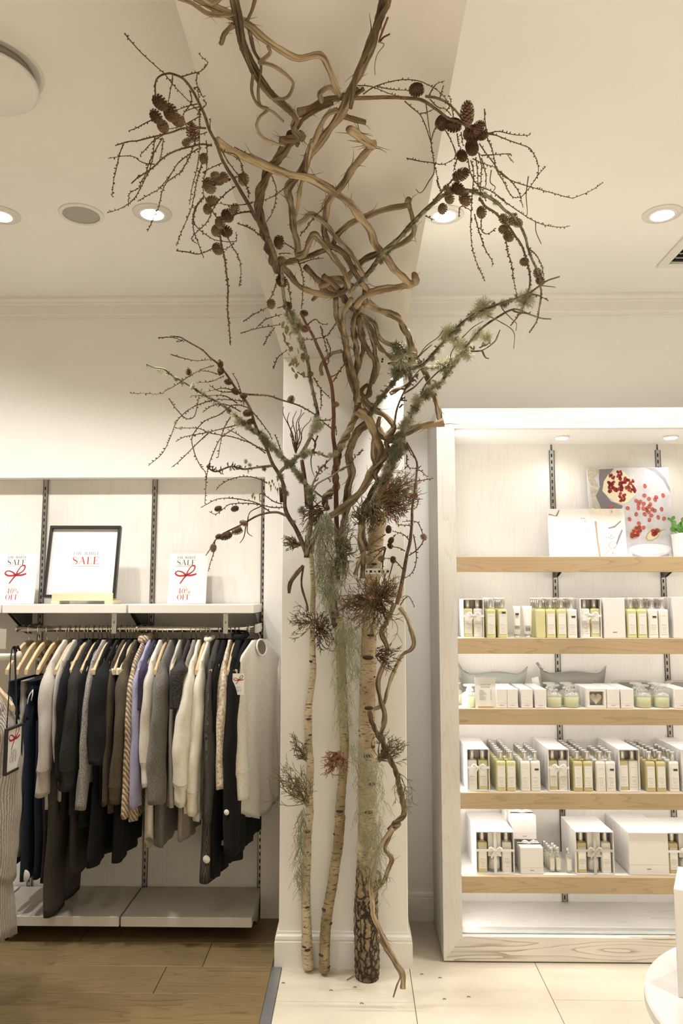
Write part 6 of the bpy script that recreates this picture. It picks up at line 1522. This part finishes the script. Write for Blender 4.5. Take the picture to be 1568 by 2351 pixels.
def giftbox(px0, px1, shelf_, ybot, h, d, label, n=1, back=None, wide=None, contents=('lotion', 'oil'), ribbon=True, rowlabel='', Yf=3.362):
    """open-fronted presentation box with its bottles, closed boxes of the same kind behind it"""
    x0, x1 = atY(px0, ybot, Yf).x, atY(px1, ybot, Yf).x; w = x1-x0; cx = (x0+x1)/2; z = SHZ[shelf_]
    t = thing('gift_box', label, 'box', (cx, Yf, z)); e = .0035
    m = MB().box(-w/2, -w/2+e, 0, d, 0, h).box(w/2-e, w/2, 0, d, 0, h).box(-w/2+e, w/2-e, 0, d, 0, e).box(-w/2+e, w/2-e, 0, d, h-e, h); m.build('box_shell', WBOX, t)
    MB().box(-w/2+e, w/2-e, d-.003, d, e, h-e).build('lining', BOXL, t)
    nb = len(contents)
    for i, kd in enumerate(contents):
        bxx = cx+(i-(nb-1)/2)*w/nb*.96
        nm = {'oil': 'yellow', 'amber': 'amber', 'lotion': 'white lotion'}.get(kd, '')
        if kd == 'candle':
            c = thing('candle', f'white candle in glass inside the {rowlabel} gift box', 'candle', (bxx, Yf+.035, z+e))
            MB().lathe([(0, 0), (.024, 0), (.0255, .002), (.0255, .062), (.0245, .062), (.0240, .012), (0, .010)], 24, cap=False).build('glass_cup', CLEAR, c, True); MB().lathe([(0, .013), (.0235, .013), (.0235, .050), (0, .050)], 20, cap=False).build('wax', LOT, c, True)
            k_ = thing('small_carton', f'white carton above the candle inside the {rowlabel} gift box', 'carton', (bxx, Yf+.037, z+e+.064)); MB().box(-.027, .027, -.024, .024, 0, h-2*e-.068, .001).build('carton_body', WBOX, k_); MB().box(-.012, .012, -.0246, -.024, .035, .0362).build('carton_print', INKG, k_)
        else: bottle(bxx, Yf+.03, z+e, kd, f'{nm} bottle inside the {rowlabel} gift box on the {SN[shelf_]} shelf', True, False, None)
    if ribbon:
        r = MB(); zr = h*.56; rw = .005
        r.box(-w/2-.001, w/2+.001, -.0012, -.0002, zr-rw, zr+rw)
        for P in (smoothpts([(0, -.004, zr), (-.018, -.010, zr+.014), (-.026, -.008, zr+.004), (0, -.004, zr)], sub=4), smoothpts([(0, -.004, zr), (.018, -.010, zr+.014), (.026, -.008, zr+.004), (0, -.004, zr)], sub=4), smoothpts([(0, -.004, zr), (-.010, -.006, zr-.015), (-.017, -.004, zr-.03)], sub=4), smoothpts([(0, -.004, zr), (.012, -.006, zr-.012), (.024, -.004, zr-.022)], sub=4)):
            r.tube(P, .0042, 6, True, flat=.3)
        if wide: r.box(-.006, .006, -.0012, -.0002, 0, h)
        r.build('ribbon', SATIN if not wide == 'grey' else GSAT, t)
    for i in range(1, n):
        o = thing('gift_box', f'closed white gift box, {ORD[i]} in the row behind the {rowlabel} box', 'box', (cx, Yf+.001+i*(d+.001), z), 0, f'closed boxes behind the {rowlabel} box')
        hh = h*(1+.0*i); MB().box(-w/2, w/2, 0, d, 0, hh, .0015).build('carton_body', WBOX, o); MB().box(-w/2-.0003, w/2+.0003, .0002, d-.0002, hh*.26, hh*.265).build('lid_line', plain('carton_seam', (.60, .57, .54), .6), o)
    return t
def carton(cx, y, z, w, d, h, label, group=None, seam=True, mark=True, name='carton', bow_=False):
    t = thing(name, label, 'carton', (cx, y, z), 0, group); MB().box(-w/2, w/2, 0, d, 0, h, .0016).build('carton_body', WBOX, t)
    if seam: MB().box(-w/2-.0004, w/2+.0004, -.0004, d+.0004, h*.24, h*.248).build('lid_line', plain('carton_seam', (.60, .57, .54), .6), t)
    if mark: MB().box(-.009, .009, -.0006, 0, h*.13, h*.15).build('carton_print', INKG, t)
    if bow_:
        m = MB()
        for s in (-1, 1): m.tube(smoothpts([(0, d/2, h+.003), (s*.018, d/2-.006, h+.014), (s*.028, d/2, h+.006), (0, d/2, h+.003)], sub=4), .004, 6, True, flat=.35); m.box(-w/2, w/2, d/2-.005, d/2+.005, h, h+.0008)
        m.build('ribbon', SATIN, t)
    return t
# second shelf
y2 = 1420
giftbox(1063, 1111, 2, y2, .168, .052, 'ribboned gift box at the left end of the second shelf', 3, contents=('oil', 'lotion'), rowlabel='left-end second-shelf')
column(1126, 2, 'oil', 4, 'beside the left gift box', top=True, side='left', yref=y2); column(1153, 2, 'oil', 4, 'beside the left gift box', True, True, side='right', yref=y2)
TUBE = plain('white_tube', (.83, .80, .77), .4)
for i, (px, l) in enumerate(((1187, 'slim white hand-cream tube standing on its silver cap'), (1211, 'wider white tube turned to show its barcode'))):
    w = .032 if i == 0 else .042; h = .125; t = thing('cream_tube', l, 'tube', (bx_(px, y2), 3.385, SHZ[2]))
    MB().lathe([(0, 0), (.0125, 0), (.0125, .016), (0, .016)], 16, cap=False).build('cap', CAPM, t, True)
    loft([sq(.029, .029, .016, 20, 1), sq(w*.86, .027, .045, 20, .9), sq(w*.95, .016, .085, 20, .8), sq(w, .004, h, 20, .5), sq(w, .002, h+.012, 20, .5)]).build('tube_body', TUBE, t, True)
    m = MB()
    if i == 0: m.box(-.007, .007, -.0136, -.006, .098, .106); 
    for q in range(3): m.box(-.011, .011, -.0146, -.006, .050-.006*q, .051-.006*q)
    if i: 
        for q in range(7): m.box(-.010+q*.003, -.0085+q*.003, -.0149, -.006, .028, .042)
    m.build('tube_print', INKB if i == 0 else INKG, t)
column(1263, 2, 'oil', 4, 'right of the tubes', top=True, side='left', yref=y2); column(1240, 2, 'oil', 4, 'behind the barcode tube', top=True, side='outer', lab=False, yref=y2)
column(1288, 2, 'oil', 4, 'right of the tubes', top=True, side='second', yref=y2); column(1312, 2, 'lotion', 4, 'left of the big bow', True, True, side='right', yref=y2)
giftbox(1333, 1381, 2, y2, .170, .052, 'gift box with a big white satin bow on the second shelf', 4, contents=('lotion', 'oil'), rowlabel='big-bow')
carton((bx_(1383, y2)+bx_(1432, y2))/2, 3.362, SHZ[2], bx_(1432, y2)-bx_(1383, y2), .10, .172, 'cellophane-wrapped plain white box on the second shelf', seam=False, name='wrapped_box')
column(1448, 2, 'oil', 4, 'right of the wrapped box', top=True, side='left', yref=y2); column(1472, 2, 'oil', 4, 'right of the wrapped box', top=True, side='right', yref=y2)
column(1497, 2, 'lotion', 4, 'near the right edge', True, True, side='left', yref=y2); column(1521, 2, 'lotion', 4, 'near the right edge', False, True, side='right', yref=y2)
carton(bx_(1575, y2), 3.362, SHZ[2], .125, .16, .176, 'plain white box cut by the right edge, second shelf', seam=False, name='wrapped_box')
# third shelf
z3 = SHZ[3]; y3 = 1610
def diffuser(px, i, l, mt=OILO, px_y=3.40):
    t = thing('diffuser_bottle', l, 'bottle', (atY(px, y3, px_y).x, px_y+i*.078, z3)); r = .034
    MB().lathe([(0, .002), (r*.93, .002), (r*.95, .006), (r*.95, .042), (0, .042)], 24, cap=False).build('oil', mt, t, True)
    MB().lathe([(r*.9, 0), (r, .003), (r, .052), (r*.8, .060), (.014, .066), (.012, .076), (.013, .080)], 24, cap=False).build('glass_body', CLEAR, t, True)
    MB().lathe([(0, .080), (.010, .080), (.011, .086), (.026, .089), (.027, .094), (.024, .096), (0, .096)], 20, cap=False).build('stopper', CLEAR, t, True)
    m = MB(); m.tube([(.0135*math.cos(a), .0135*math.sin(a), .072) for a in [i_*.5236 for i_ in range(13)]], .002, 6, False)
    for s in (-1, 1): m.tube(smoothpts([(0, -.014, .072), (s*.010, -.018, .078), (s*.014, -.017, .070), (0, -.014, .072)], sub=3), .002, 5); m.tube([(0, -.015, .071), (s*.008, -.020, .058)], .0018, 5)
    m.build('ribbon', SATIN, t, True)
diffuser(1078, 0, 'glass diffuser bottle with bright yellow oil beside the price card', OIL); diffuser(1050, 1, 'second yellow diffuser bottle half hidden at the left frame', OIL)
t = thing('price_card', 'white price list card on a wooden foot', 'sign', (bx_(1114, y3), 3.366, z3)); t.rotation_euler = (-R(4), 0, 0)
boxo('card', -.045, .045, 0, .0015, 0, .129, PAPER, t); boxo('foot', -.034, .034, -.010, .014, 0, .009, OAK, t, .001)
def bfont(parent, s, x, z, size, mat, align='CENTER', y=-.0005):
    cu = bpy.data.curves.new('lettering', 'FONT'); cu.body = s; cu.size = size; cu.align_x = align
    o = bpy.data.objects.new('lettering_source', cu); COL.objects.link(o); dg = bpy.context.evaluated_depsgraph_get(); me = bpy.data.meshes.new_from_object(o.evaluated_get(dg)); bpy.data.objects.remove(o)
    me.materials.clear(); me.materials.append(mat); q = inst('lettering', me, parent, (x, y, z), (math.pi/2, 0, 0)); return q
m = MB(); 
bfont(t, 'SIGNATURE', 0, .094, .0088, INKG); bfont(t, 'Bath & Body', 0, .085, .0078, INKG)
for q in range(8): m.box(-.026, -.026+[.016, .020, .029, .030, .018, .027, .029, .023][q], -.0006, 0, .072-q*.0056, .0732-q*.0056).box(.021, .027, -.0006, 0, .072-q*.0056, .0732-q*.0056)
m.build('price_lines', INKG, t)
def cartons(pxs, n, w, h, where, d=.049):
    for j, px in enumerate(pxs):
        for i in range(n):
            carton(bx_(px, y3), 3.362+i*(d+.002), z3, w, d, h, f'small white carton, {["left","right"][j] if len(pxs) == 2 else "only"} column, {ORD[i]} from front, {where}', f'small cartons {where}', mark=i == 0)
cartons((1150, 1175), 4, .046, .080, 'beside the price card'); cartons((1208, 1239), 4, .050, .080, 'left of the olive diffusers')
for i in range(2):
    for j, px in enumerate((1271, 1311)): diffuser(px, i, f'olive diffuser bottle, {["left","right"][j]} of the pair {["in front","behind"][i]} beside the heart soap')
t = thing('soap_box', 'white box with a window showing a heart-shaped soap', 'box', (bx_(1367, y3), 3.362, z3)); w = .082
m = MB().box(-w/2, -w/2+.011, 0, .045, 0, w).box(w/2-.011, w/2, 0, .045, 0, w).box(-w/2+.011, w/2-.011, 0, .045, 0, .010).box(-w/2+.011, w/2-.011, 0, .045, w-.012, w).box(-w/2+.011, w/2-.011, .04, .045, .01, w-.012); m.build('box_shell', WBOX, t)
so = thing('heart_soap', 'ivory heart-shaped soap inside the window box', 'soap', (bx_(1367, y3), 3.38, z3+.012))
P = [(.016*(16*math.sin(a)**3)/16*1.55, (13*math.cos(a)-5*math.cos(2*a)-2*math.cos(3*a)-math.cos(4*a))*.0016+.028) for a in [2*math.pi*i/28 for i in range(28)]]
prism([(x, z) for x, z in P], -.008, .012).build('soap_body', plain('ivory_soap', (.78, .73, .60), .4), so, True)
for i in range(1, 4): carton(bx_(1367, y3), 3.362+i*.047, z3, w, .045, w, f'closed soap carton, {ORD[i]} in the row behind the heart soap', 'soap cartons', mark=False)
cartons((1405, 1437), 4, .055, .082, 'right of the heart soap')
for i in range(2):
    for j, px in enumerate((1476, 1518)): diffuser(px, i, f'olive diffuser bottle, {["left","right"][j]} of the pair {["in front","behind"][i]} near the right edge')
cartons((1562,), 4, .06, .082, 'at the right edge of the third shelf')
LEA = plain('sage_leatherette', (.33, .34, .295), .45, var=.05, bump=.15, bscale=90); LEA2 = plain('taupe_leatherette', (.235, .225, .20), .45, var=.05, bump=.15, bscale=90)
def pouch(px0, px1, ptop, label, mat, Y=3.625):
    x0, x1 = atY(px0, 1560, Y).x, atY(px1, 1560, Y).x; w = x1-x0; ht = atY(px0, ptop, Y).z-z3; t = thing('zip_pouch', label, 'pouch', ((x0+x1)/2, Y, z3))
    nu, nv = 18, 10; fr_ = []; 
    def P_(u, v, s): 
        a = abs(2*u-1); xx = (u-.5)*w*(1-.16*(1-v)); top = ht*(.80+.20*max(0, (a-.72)/.28)**1.4-.03*math.sin(u*9)); b = .026*math.sin(math.pi*min(1, v*1.0))**.7*(1-a**3)
        return (xx, -s*(b+.002*(1-v)), v*top)
    v = []; f = []
    for s in (1, -1):
        b0 = len(v)
        for i in range(nu+1):
            for j in range(nv+1): v.append(P_(i/nu, j/nv, s))
        for i in range(nu):
            for j in range(nv): q = (b0+i*(nv+1)+j, b0+(i+1)*(nv+1)+j, b0+(i+1)*(nv+1)+j+1, b0+i*(nv+1)+j+1); f.append(q if s > 0 else q[::-1])
    MB().add(v, f).build('pouch_body', mat, t, True)
    MB().tube([Vector(P_(i/20, 1, 1))+Vector((0, 0, .001)) for i in range(21)], .0028, 6).build('zip', STEEL, t, True)
    p = Vector(P_(.06, 1, 1)); MB().tube(smoothpts([p, p+Vector((.008, -.006, -.002)), p+Vector((.018, -.010, -.006))], sub=3), .003, 6).build('zip_pull', CHROME, t, True)
    p = Vector(P_(0, 1, 1)); MB().box(-.006, .006, -.002, .002, -.012, .016, 0, Matrix.Translation(p)@Matrix.Rotation(-.6, 4, 'Y')).build('tab', mat, t)
pouch(1056, 1212, 1530, 'sage grey zip pouch at the back behind the price card', LEA); pouch(1238, 1393, 1528, 'taupe grey zip pouch at the back behind the olive diffusers', LEA2)
t = thing('swing_tag', 'white barcode swing tag hanging from the taupe pouch', 'tag', (atY(1233, 1588, 3.60).x, 3.585, z3+.045)); t.rotation_euler = (0, R(-12), 0); boxo('card', -.016, .016, 0, .001, 0, .062, PAPER, t)
m = MB()
for q in range(7): m.box(-.010+q*.003, -.0085+q*.003, -.0005, 0, .012, .024)
m.build('barcode', INKB, t)
for px0, px1, l in ((1405, 1502, 'grey toiletry case with rounded top at the back, right of the pouches'), (1528, 1625, 'grey toiletry case at the back cut by the right edge')):
    Y = 3.60; x0, x1 = atY(px0, 1580, Y).x, atY(px1, 1580, Y).x; w = x1-x0; h = atY(px0, 1563, Y).z-z3; t = thing('toiletry_case', l, 'case', ((x0+x1)/2, Y, z3))
    pr = lambda w_, h_: [(-w_/2, 0), (w_/2, 0)]+[(w_/2-.03+.03*math.cos(a), h_-.03+.03*math.sin(a)) for a in [R(q) for q in range(0, 91, 15)]]+[(-w_/2+.03+.03*math.cos(a), h_-.03+.03*math.sin(a)) for a in [R(q) for q in range(90, 181, 15)]]
    prism(pr(w, h), -.012, .03).build('shell', plain('case_beige', (.45, .43, .39), .5), t); prism(pr(w*.90, h*.95), -.02, -.012).build('lid', LEA2, t)
# fourth shelf
y4 = 1770
giftbox(1072, 1124, 4, y4, .175, .056, 'ribboned gift box at the left end of the fourth shelf', 5, contents=('lotion', 'oil'), rowlabel='left-end fourth-shelf')
column(1149, 4, 'oil', 7, 'right of the left-end box', side='left', yref=y4); column(1172, 4, 'oil', 7, 'right of the left-end box', side='right', yref=y4)
column(1205, 4, 'lotion', 5, 'between yellow bottles and gift box', side='left', yref=y4); column(1228, 4, 'lotion', 5, 'between yellow bottles and gift box', True, side='right', yref=y4)
giftbox(1259, 1307, 4, y4, .175, .056, 'gift box with a thin bow in the middle of the fourth shelf', 5, contents=('amber', 'lotion'), rowlabel='thin-bow')
column(1325, 4, 'amber', 7, 'right of the thin-bow box', side='left', yref=y4); column(1348, 4, 'amber', 7, 'right of the thin-bow box', side='right', yref=y4)
column(1377, 4, 'lotion', 4, 'left of the unribboned box', side='left', yref=y4); column(1400, 4, 'lotion', 4, 'left of the unribboned box', True, side='right', yref=y4)
giftbox(1422, 1469, 4, y4, .175, .056, 'unribboned gift box on the fourth shelf', 5, contents=('amber', 'lotion'), ribbon=False, rowlabel='unribboned')
column(1491, 4, 'amber', 7, 'right of the unribboned box', side='left', yref=y4); column(1515, 4, 'amber', 7, 'right of the unribboned box', side='right', yref=y4); column(1545, 4, 'lotion', 5, 'at the right edge', True, side='single', yref=y4)
for i in range(5): carton(bx_(1585, y4), 3.362+i*.057, SHZ[4], .085, .055, .175, f'white box, {ORD[i]} in the row cut by the right edge, fourth shelf', 'white boxes at the right edge', mark=False)
# lowest shelf
y5 = 1965; z5 = SHZ[5]
giftbox(1093, 1181, 5, y5, .172, .072, 'gift set of bottles and candle at the left end of the lowest shelf', 4, contents=('oil', 'candle', 'lotion'), wide='white', rowlabel='left-end gift set')
cb = (bx_(1192, y5)+bx_(1246, y5))/2
carton(cb, 3.365, z5, .096, .095, .108, 'ribboned white carton at the bottom of the short stack', bow_=True); carton(cb-.012, 3.470, z5, .096, .095, .108, 'white carton at the back of the short stack base', mark=False)
carton(cb-.014, 3.43, z5+.121, .102, .095, .098, 'white carton with a bow on top of the short stack', bow_=True); carton(cb-.024, 3.535, z5+.109, .102, .09, .100, 'white carton behind the bow-topped one', mark=False, bow_=True)
def spray(x, y, l):
    t = thing('spray_bottle', l, 'bottle', (x, y, z5)); MB().lathe([(0, 0), (.0115, 0), (.0118, .003), (.0118, .066), (.009, .071), (.0065, .073), (.0065, .077)], 14, cap=False).build('glass_body', CLEAR, t, True)
    MB().lathe([(0, .004), (.0100, .004), (.0100, .060), (0, .060)], 12, cap=False).build('liquid', OIL, t, True)
    MB().lathe([(0, .076), (.0072, .076), (.0075, .078), (.0075, .100), (0, .101)], 12, cap=False).build('cap', CAPM, t, True); MB().box(-.009, .009, -.0126, -.0110, .012, .056).build('label', LBL, t)
k = 0
for i in range(4):
    for j in range(2):
        k += 1
        if k > 7: break
        spray(bx_(1276, y5)+j*.026-.013-i*.004, 3.40+i*.028, f'tiny spray bottle, {["left","right"][j]} of row {ORD[i]} in the little cluster')
spray(bx_(1306, y5), 3.39, 'single tiny spray bottle standing apart by the grey-ribboned set')
giftbox(1322, 1410, 5, y5, .174, .075, 'gift set with a grey ribbon cross on the lowest shelf', 3, contents=('amber', 'candle', 'lotion'), wide='grey', rowlabel='grey-ribboned gift set')
for i in range(3): carton((bx_(1441, y5)+bx_(1530, y5))/2, 3.362+i*.098, z5, bx_(1530, y5)-bx_(1441, y5), .096, .172, f'big plain white box, {ORD[i]} in its row on the lowest shelf', 'big plain white boxes', mark=i == 0)
giftbox(1533, 1622, 5, y5, .172, .075, 'gift set cut by the right edge of the lowest shelf', 3, contents=('amber', 'candle', 'lotion'), wide='white', rowlabel='right-edge gift set')
# top shelf: two pictures and a plant
z1 = SHZ[1]; Yp = 3.575
xa, xb = atY(1360, 1180, Yp).x, atY(1549, 1180, Yp).x; wP = xb-xa; hP = atY(1450, 1072, Yp+.02).z-z1
pic = thing('fruit_print', 'canvas print of a pomegranate with red seeds on grey stone', 'picture', ((xa+xb)/2, Yp, z1)); pic.rotation_euler = (-R(5), R(-.8), 0)
def pshape(name, polys, mat, lvl):
    m = MB()
    for p in polys: m.poly([((u-.5)*wP, v*hP) for u, v in p], .0003*lvl+.0002)
    return m.build(name, mat, pic)
def ell(cx, cy, rx, ry, n=14, a0=0, rot=0): return [(cx+rx*math.cos(a)*math.cos(rot)-ry*math.sin(a)*math.sin(rot), cy+rx*math.cos(a)*math.sin(rot)+ry*math.sin(a)*math.cos(rot)) for a in [2*math.pi*i/n+a0 for i in range(n)]]
boxo('canvas', -wP/2, wP/2, 0, .018, 0, hP, plain('print_stone', (.60, .585, .62), .5, var=.12, scale=22), pic)
def cu(x, y): return ((x-570)/(1440-570), 1-(y-150)/(1100-150))     # picture crop -> print
pshape('printed_shadow', [[cu(*q) for q in ((700, 160), (860, 155), (760, 260), (715, 390), (800, 500), (920, 550), (900, 600), (690, 585), (640, 440), (690, 350), (690, 250))]], plain('print_dark', (.20, .185, .20), .5), 1)
pshape('printed_plate', [[cu(*q) for q in ((1200, 153), (1300, 153), (1400, 260), (1440, 370), (1440, 420), (1370, 280), (1290, 200))], [cu(*q) for q in ((980, 1045), (1080, 1075), (1250, 1078), (1365, 1045), (1365, 1075), (1250, 1100), (1080, 1100), (980, 1080))]], plain('print_plate', (.33, .32, .34), .5), 1)
pshape('printed_cloth', [[cu(*q) for q in ((572, 152), (700, 152), (690, 200), (640, 250), (685, 360), (600, 330), (575, 270))], [cu(*q) for q in ((585, 340), (680, 380), (640, 440), (690, 585), (600, 590))]], plain('print_linen', (.50, .455, .36), .7, var=.2, scale=60), 2)
pshape('printed_fruit', [[cu(*q) for q in ((880, 172), (960, 190), (1040, 270), (1085, 380), (1060, 440), (980, 510), (920, 530), (840, 510), (780, 460), (715, 390), (740, 290), (790, 220))]], plain('print_rind', (.80, .72, .52), .5), 3)
pshape('printed_floor_glow', [ell(*cu(1170, 1000), .26, .055, 20)], plain('print_pale', (.78, .77, .78), .5), 2)
g = random.Random(4); S1 = []; S2 = []
for (x, y, n, sx, sy) in ((930, 230, 14, 45, 45), (830, 240, 5, 22, 22), (860, 350, 46, 75, 55), (1010, 320, 14, 45, 45), (1030, 380, 10, 35, 25), (925, 460, 12, 30, 40), (970, 290, 6, 25, 18)):
    for _ in range(n):
        q = cu(x+g.uniform(-sx, sx), y+g.uniform(-sy, sy)); S1.append(ell(q[0], q[1], g.uniform(.016, .024), g.uniform(.013, .018), 8, rot=g.uniform(0, 3)))
for x, y in ((1175, 345), (1160, 445), (1205, 480), (1285, 465), (1270, 490), (1360, 447), (1070, 500), (1110, 510), (1090, 540), (1145, 530), (1085, 575), (1135, 580), (1215, 540), (1200, 560), (1170, 600), (1145, 640), (1190, 620), (1215, 655), (1255, 605), (1230, 590), (1175, 580), (1330, 590), (1345, 690), (1285, 675), (1190, 700), (1055, 640), (980, 690), (1075, 735), (1120, 780), (795, 560), (970, 575)):
    q = cu(x, y); S2.append(ell(q[0], q[1], .026, .022, 9, rot=g.uniform(0, 3)))
pshape('printed_seeds', S1, plain('print_red', (.36, .050, .045), .35, var=.35, scale=120), 4); pshape('printed_loose_seeds', S2, plain('print_red_light', (.48, .12, .10), .35, var=.35, scale=120), 4)
pshape('printed_spoons', [ell(*cu(1035, 825), .100, .055, 18, rot=.75), ell(*cu(1215, 850), .105, .055, 18, rot=.55), [cu(*q) for q in ((1285, 800), (1345, 800), (1345, 808), (1285, 825))]], plain('print_brass', (.50, .42, .26), .4), 3)
pshape('printed_spoon_bowl', [ell(*cu(1215, 852), .088, .042, 18, rot=.55)], plain('print_cream', (.72, .66, .46), .4), 4)
pshape('printed_spoon_seeds', [ell(*cu(1035+dx, 825+dy), .025, .021, 8) for dx, dy in ((-40, 20), (-20, -10), (10, -40), (40, -50), (20, 0), (-10, 35), (-45, 45), (45, -15), (15, 30))]+[ell(*cu(x, y), .03, .026, 9) for x, y in ((1220, 820), (1260, 815), (1240, 840), (1220, 850))], plain('print_red', (.36, .05, .045), .35), 5)
Yq = 3.50; xa2, xb2 = atY(1262, 1225, Yq).x, atY(1438, 1225, Yq).x; wQ = xb2-xa2; hQ = atY(1350, 1167, Yq).z-z1
pq = thing('kitchen_print', 'pale print of a white board with vanilla pods and spoon', 'picture', ((xa2+xb2)/2, Yq, z1)); pq.rotation_euler = (-R(4), 0, 0)
boxo('canvas', -wQ/2, wQ/2, 0, .016, 0, hQ, plain('print_white', (.84, .83, .82), .5), pq)
def cq(x, y): return ((x-145)/(975-145), 1-(y-590)/(1100-590))
def qshape(name, polys, mat, lvl):
    m = MB()
    for p in polys: m.poly([((u-.5)*wQ, v*hQ) for u, v in p], .0003*lvl+.0002)
    m.build(name, mat, pq)
qshape('printed_board', [[cq(*q) for q in ((665, 650), (925, 595), (960, 700), (970, 1095), (690, 1095), (660, 800))]], plain('print_offwhite', (.80, .78, .73), .5), 1)
qshape('printed_board_edge', [[cq(*q) for q in ((645, 720), (665, 720), (672, 900), (692, 1095), (672, 1095), (655, 900))]], plain('print_brown', (.40, .28, .19), .5), 2)
qshape('printed_bowl', [[cq(*q) for q in ((565, 592), (915, 592), (925, 680), (860, 720), (770, 730), (680, 705), (610, 660))]], plain('print_bowl', (.80, .75, .66), .5), 2)
qshape('printed_petals', [ell(*cq(x, y), .022, .055, 8, rot=r_) for x, y, r_ in ((690, 620, .5), (740, 625, .1), (780, 625, -.2), (820, 625, -.5), (850, 610, -.6), (650, 605, .6))], plain('print_petal', (.84, .80, .68), .5), 3)
qshape('printed_pods', [[cq(*q) for q in ((780, 790), (860, 765), (930, 710), (930, 725), (860, 785), (800, 797))], [cq(*q) for q in ((935, 800), (945, 815), (880, 950), (830, 1020), (822, 1075), (815, 1050), (850, 980), (890, 880))], [cq(*q) for q in ((145, 640), (225, 660), (260, 600), (268, 605), (238, 668), (150, 652))]], plain('print_pod', (.24, .21, .20), .5), 3)
qshape('printed_spoon', [ell(*cq(825, 965), .055, .075, 14, rot=-.4), [cq(*q) for q in ((780, 1010), (790, 1015), (720, 1095), (705, 1095))]], plain('print_brass', (.50, .42, .26), .4), 3)
qshape('printed_spoon_bowl', [ell(*cq(828, 965), .042, .060, 14, rot=-.4)], plain('print_sugar', (.80, .78, .72), .4), 4)
qshape('printed_crumbs', [ell(*cq(x, y), .007, .010, 6) for x, y in ((790, 890), (810, 880), (830, 875), (800, 905), (820, 900), (765, 888), (840, 890), (815, 865), (530, 690), (540, 720), (505, 690))], plain('print_pod', (.24, .21, .20), .5), 3)
t = thing('plant_pot', 'square white pot with a leafy green plant at the right edge', 'plant', (atY(1568, 1230, 3.50).x+.03, 3.50, z1))
loft([sq(.12, .12, 0, 24, .3), sq(.13, .13, .10, 24, .3), sq(.134, .134, .112, 24, .3), sq(.122, .122, .112, 24, .3), sq(.118, .118, .10, 24, .3)], True).build('pot', plain('glazed_pot', (.82, .80, .77), .3), t, True)
GRN = plain('fresh_leaf', (.12, .30, .05), .5, var=.35, scale=60); g = random.Random(6)
lm = MB(); L0 = [(0, 0, 0), (.35, .05, .35), (.3, .1, .75), (0, .12, 1), (-.3, .1, .75), (-.35, .05, .35)]; lm.add(L0, [(0, 1, 2, 3), (0, 3, 4, 5)]); LME = lm.mesh('leaf', GRN)
sm = MB()
for i in range(26):
    a = g.uniform(0, 6.28); r = g.uniform(.0, .055); b = Vector((r*math.cos(a), r*math.sin(a), .10)); tip = b+Vector((math.cos(a)*g.uniform(.01, .05), math.sin(a)*g.uniform(.01, .05), g.uniform(.03, .085))); sm.tube([b, (b+tip)/2+Vector((0, 0, .006)), tip], .0012, 4, False)
    for j in range(5): inst('leaf', LME, t, b.lerp(tip, .3+.17*j), (g.uniform(-.9, .9), g.uniform(-.9, .9), g.uniform(0, 6.28)), g.uniform(.020, .032))
sm.build('stems', GRN, t)

# ================================================================ round table in the corner
tb = thing('round_table', 'round distressed white table at the lower right corner', 'table', (1.035, 1.745, 0)); zt = .60; rt2 = .392
DIST = plain('distressed_white', (.80, .775, .73), .5, var=.10, scale=14, bump=.2, bscale=30)
MB().lathe([(0, zt-.028), (rt2-.004, zt-.028), (rt2, zt-.024), (rt2, zt-.004), (rt2-.004, zt), (0, zt)], 72, cap=False).build('tabletop', DIST, tb)
MB().lathe([(0, 0), (.05, 0), (.045, .06), (.035, .2), (.05, .4), (.08, zt-.03), (0, zt-.03)], 20, cap=False).build('pedestal', DIST, tb, True)
for i in range(3): MB().tube(smoothpts([(.03*math.cos(a), .03*math.sin(a), .12) for a in [i*2.094]]+[(.16*math.cos(i*2.094), .16*math.sin(i*2.094), .06), (.26*math.cos(i*2.094), .26*math.sin(i*2.094), .018)], sub=4), .018, 8).build('foot', DIST, tb, True)
c0 = atZ(1557, 2290, zt); hB = atY(1549, 2040, c0.y).z-zt
bt = thing('product_box', 'tall white box standing on the round table', 'box', (c0.x, c0.y, zt)); bt.rotation_euler = (0, 0, R(-26))
MB().box(0, .16, 0, .16, 0, hB, .0015).build('carton_body', WBOX, bt); m = MB()
for q in range(3): m.box(-.0006, 0, .02, .10, .09+q*.012, .092+q*.012).box(.03, .10, -.0006, 0, .09+q*.012, .092+q*.012)
m.build('carton_print', INKG, bt)
g = random.Random(2)
for i, (x, y) in enumerate(((968, 2238), (1010, 2246), (1020, 2295), (1076, 2290), (760, 2275), (830, 2305), (650, 2258), (815, 2268))):
    p = atZ(x, y, 0); cr_ = thing('bark_crumb', f'tiny bark crumb on the tiles, {["by the pillar corner","right of the pillar","between pillar and cabinet","nearest the cabinet","left of the stout birch foot","in front of the stout birch","by the metal strip","under the middle birch"][i]}', 'crumb', (p.x, p.y, .001))
    MB().tube([(-.006, 0, .001), (.0, .002, .0025), (.007, -.001, .001)], .0012, 5).build('bark_flake', VINED, cr_)
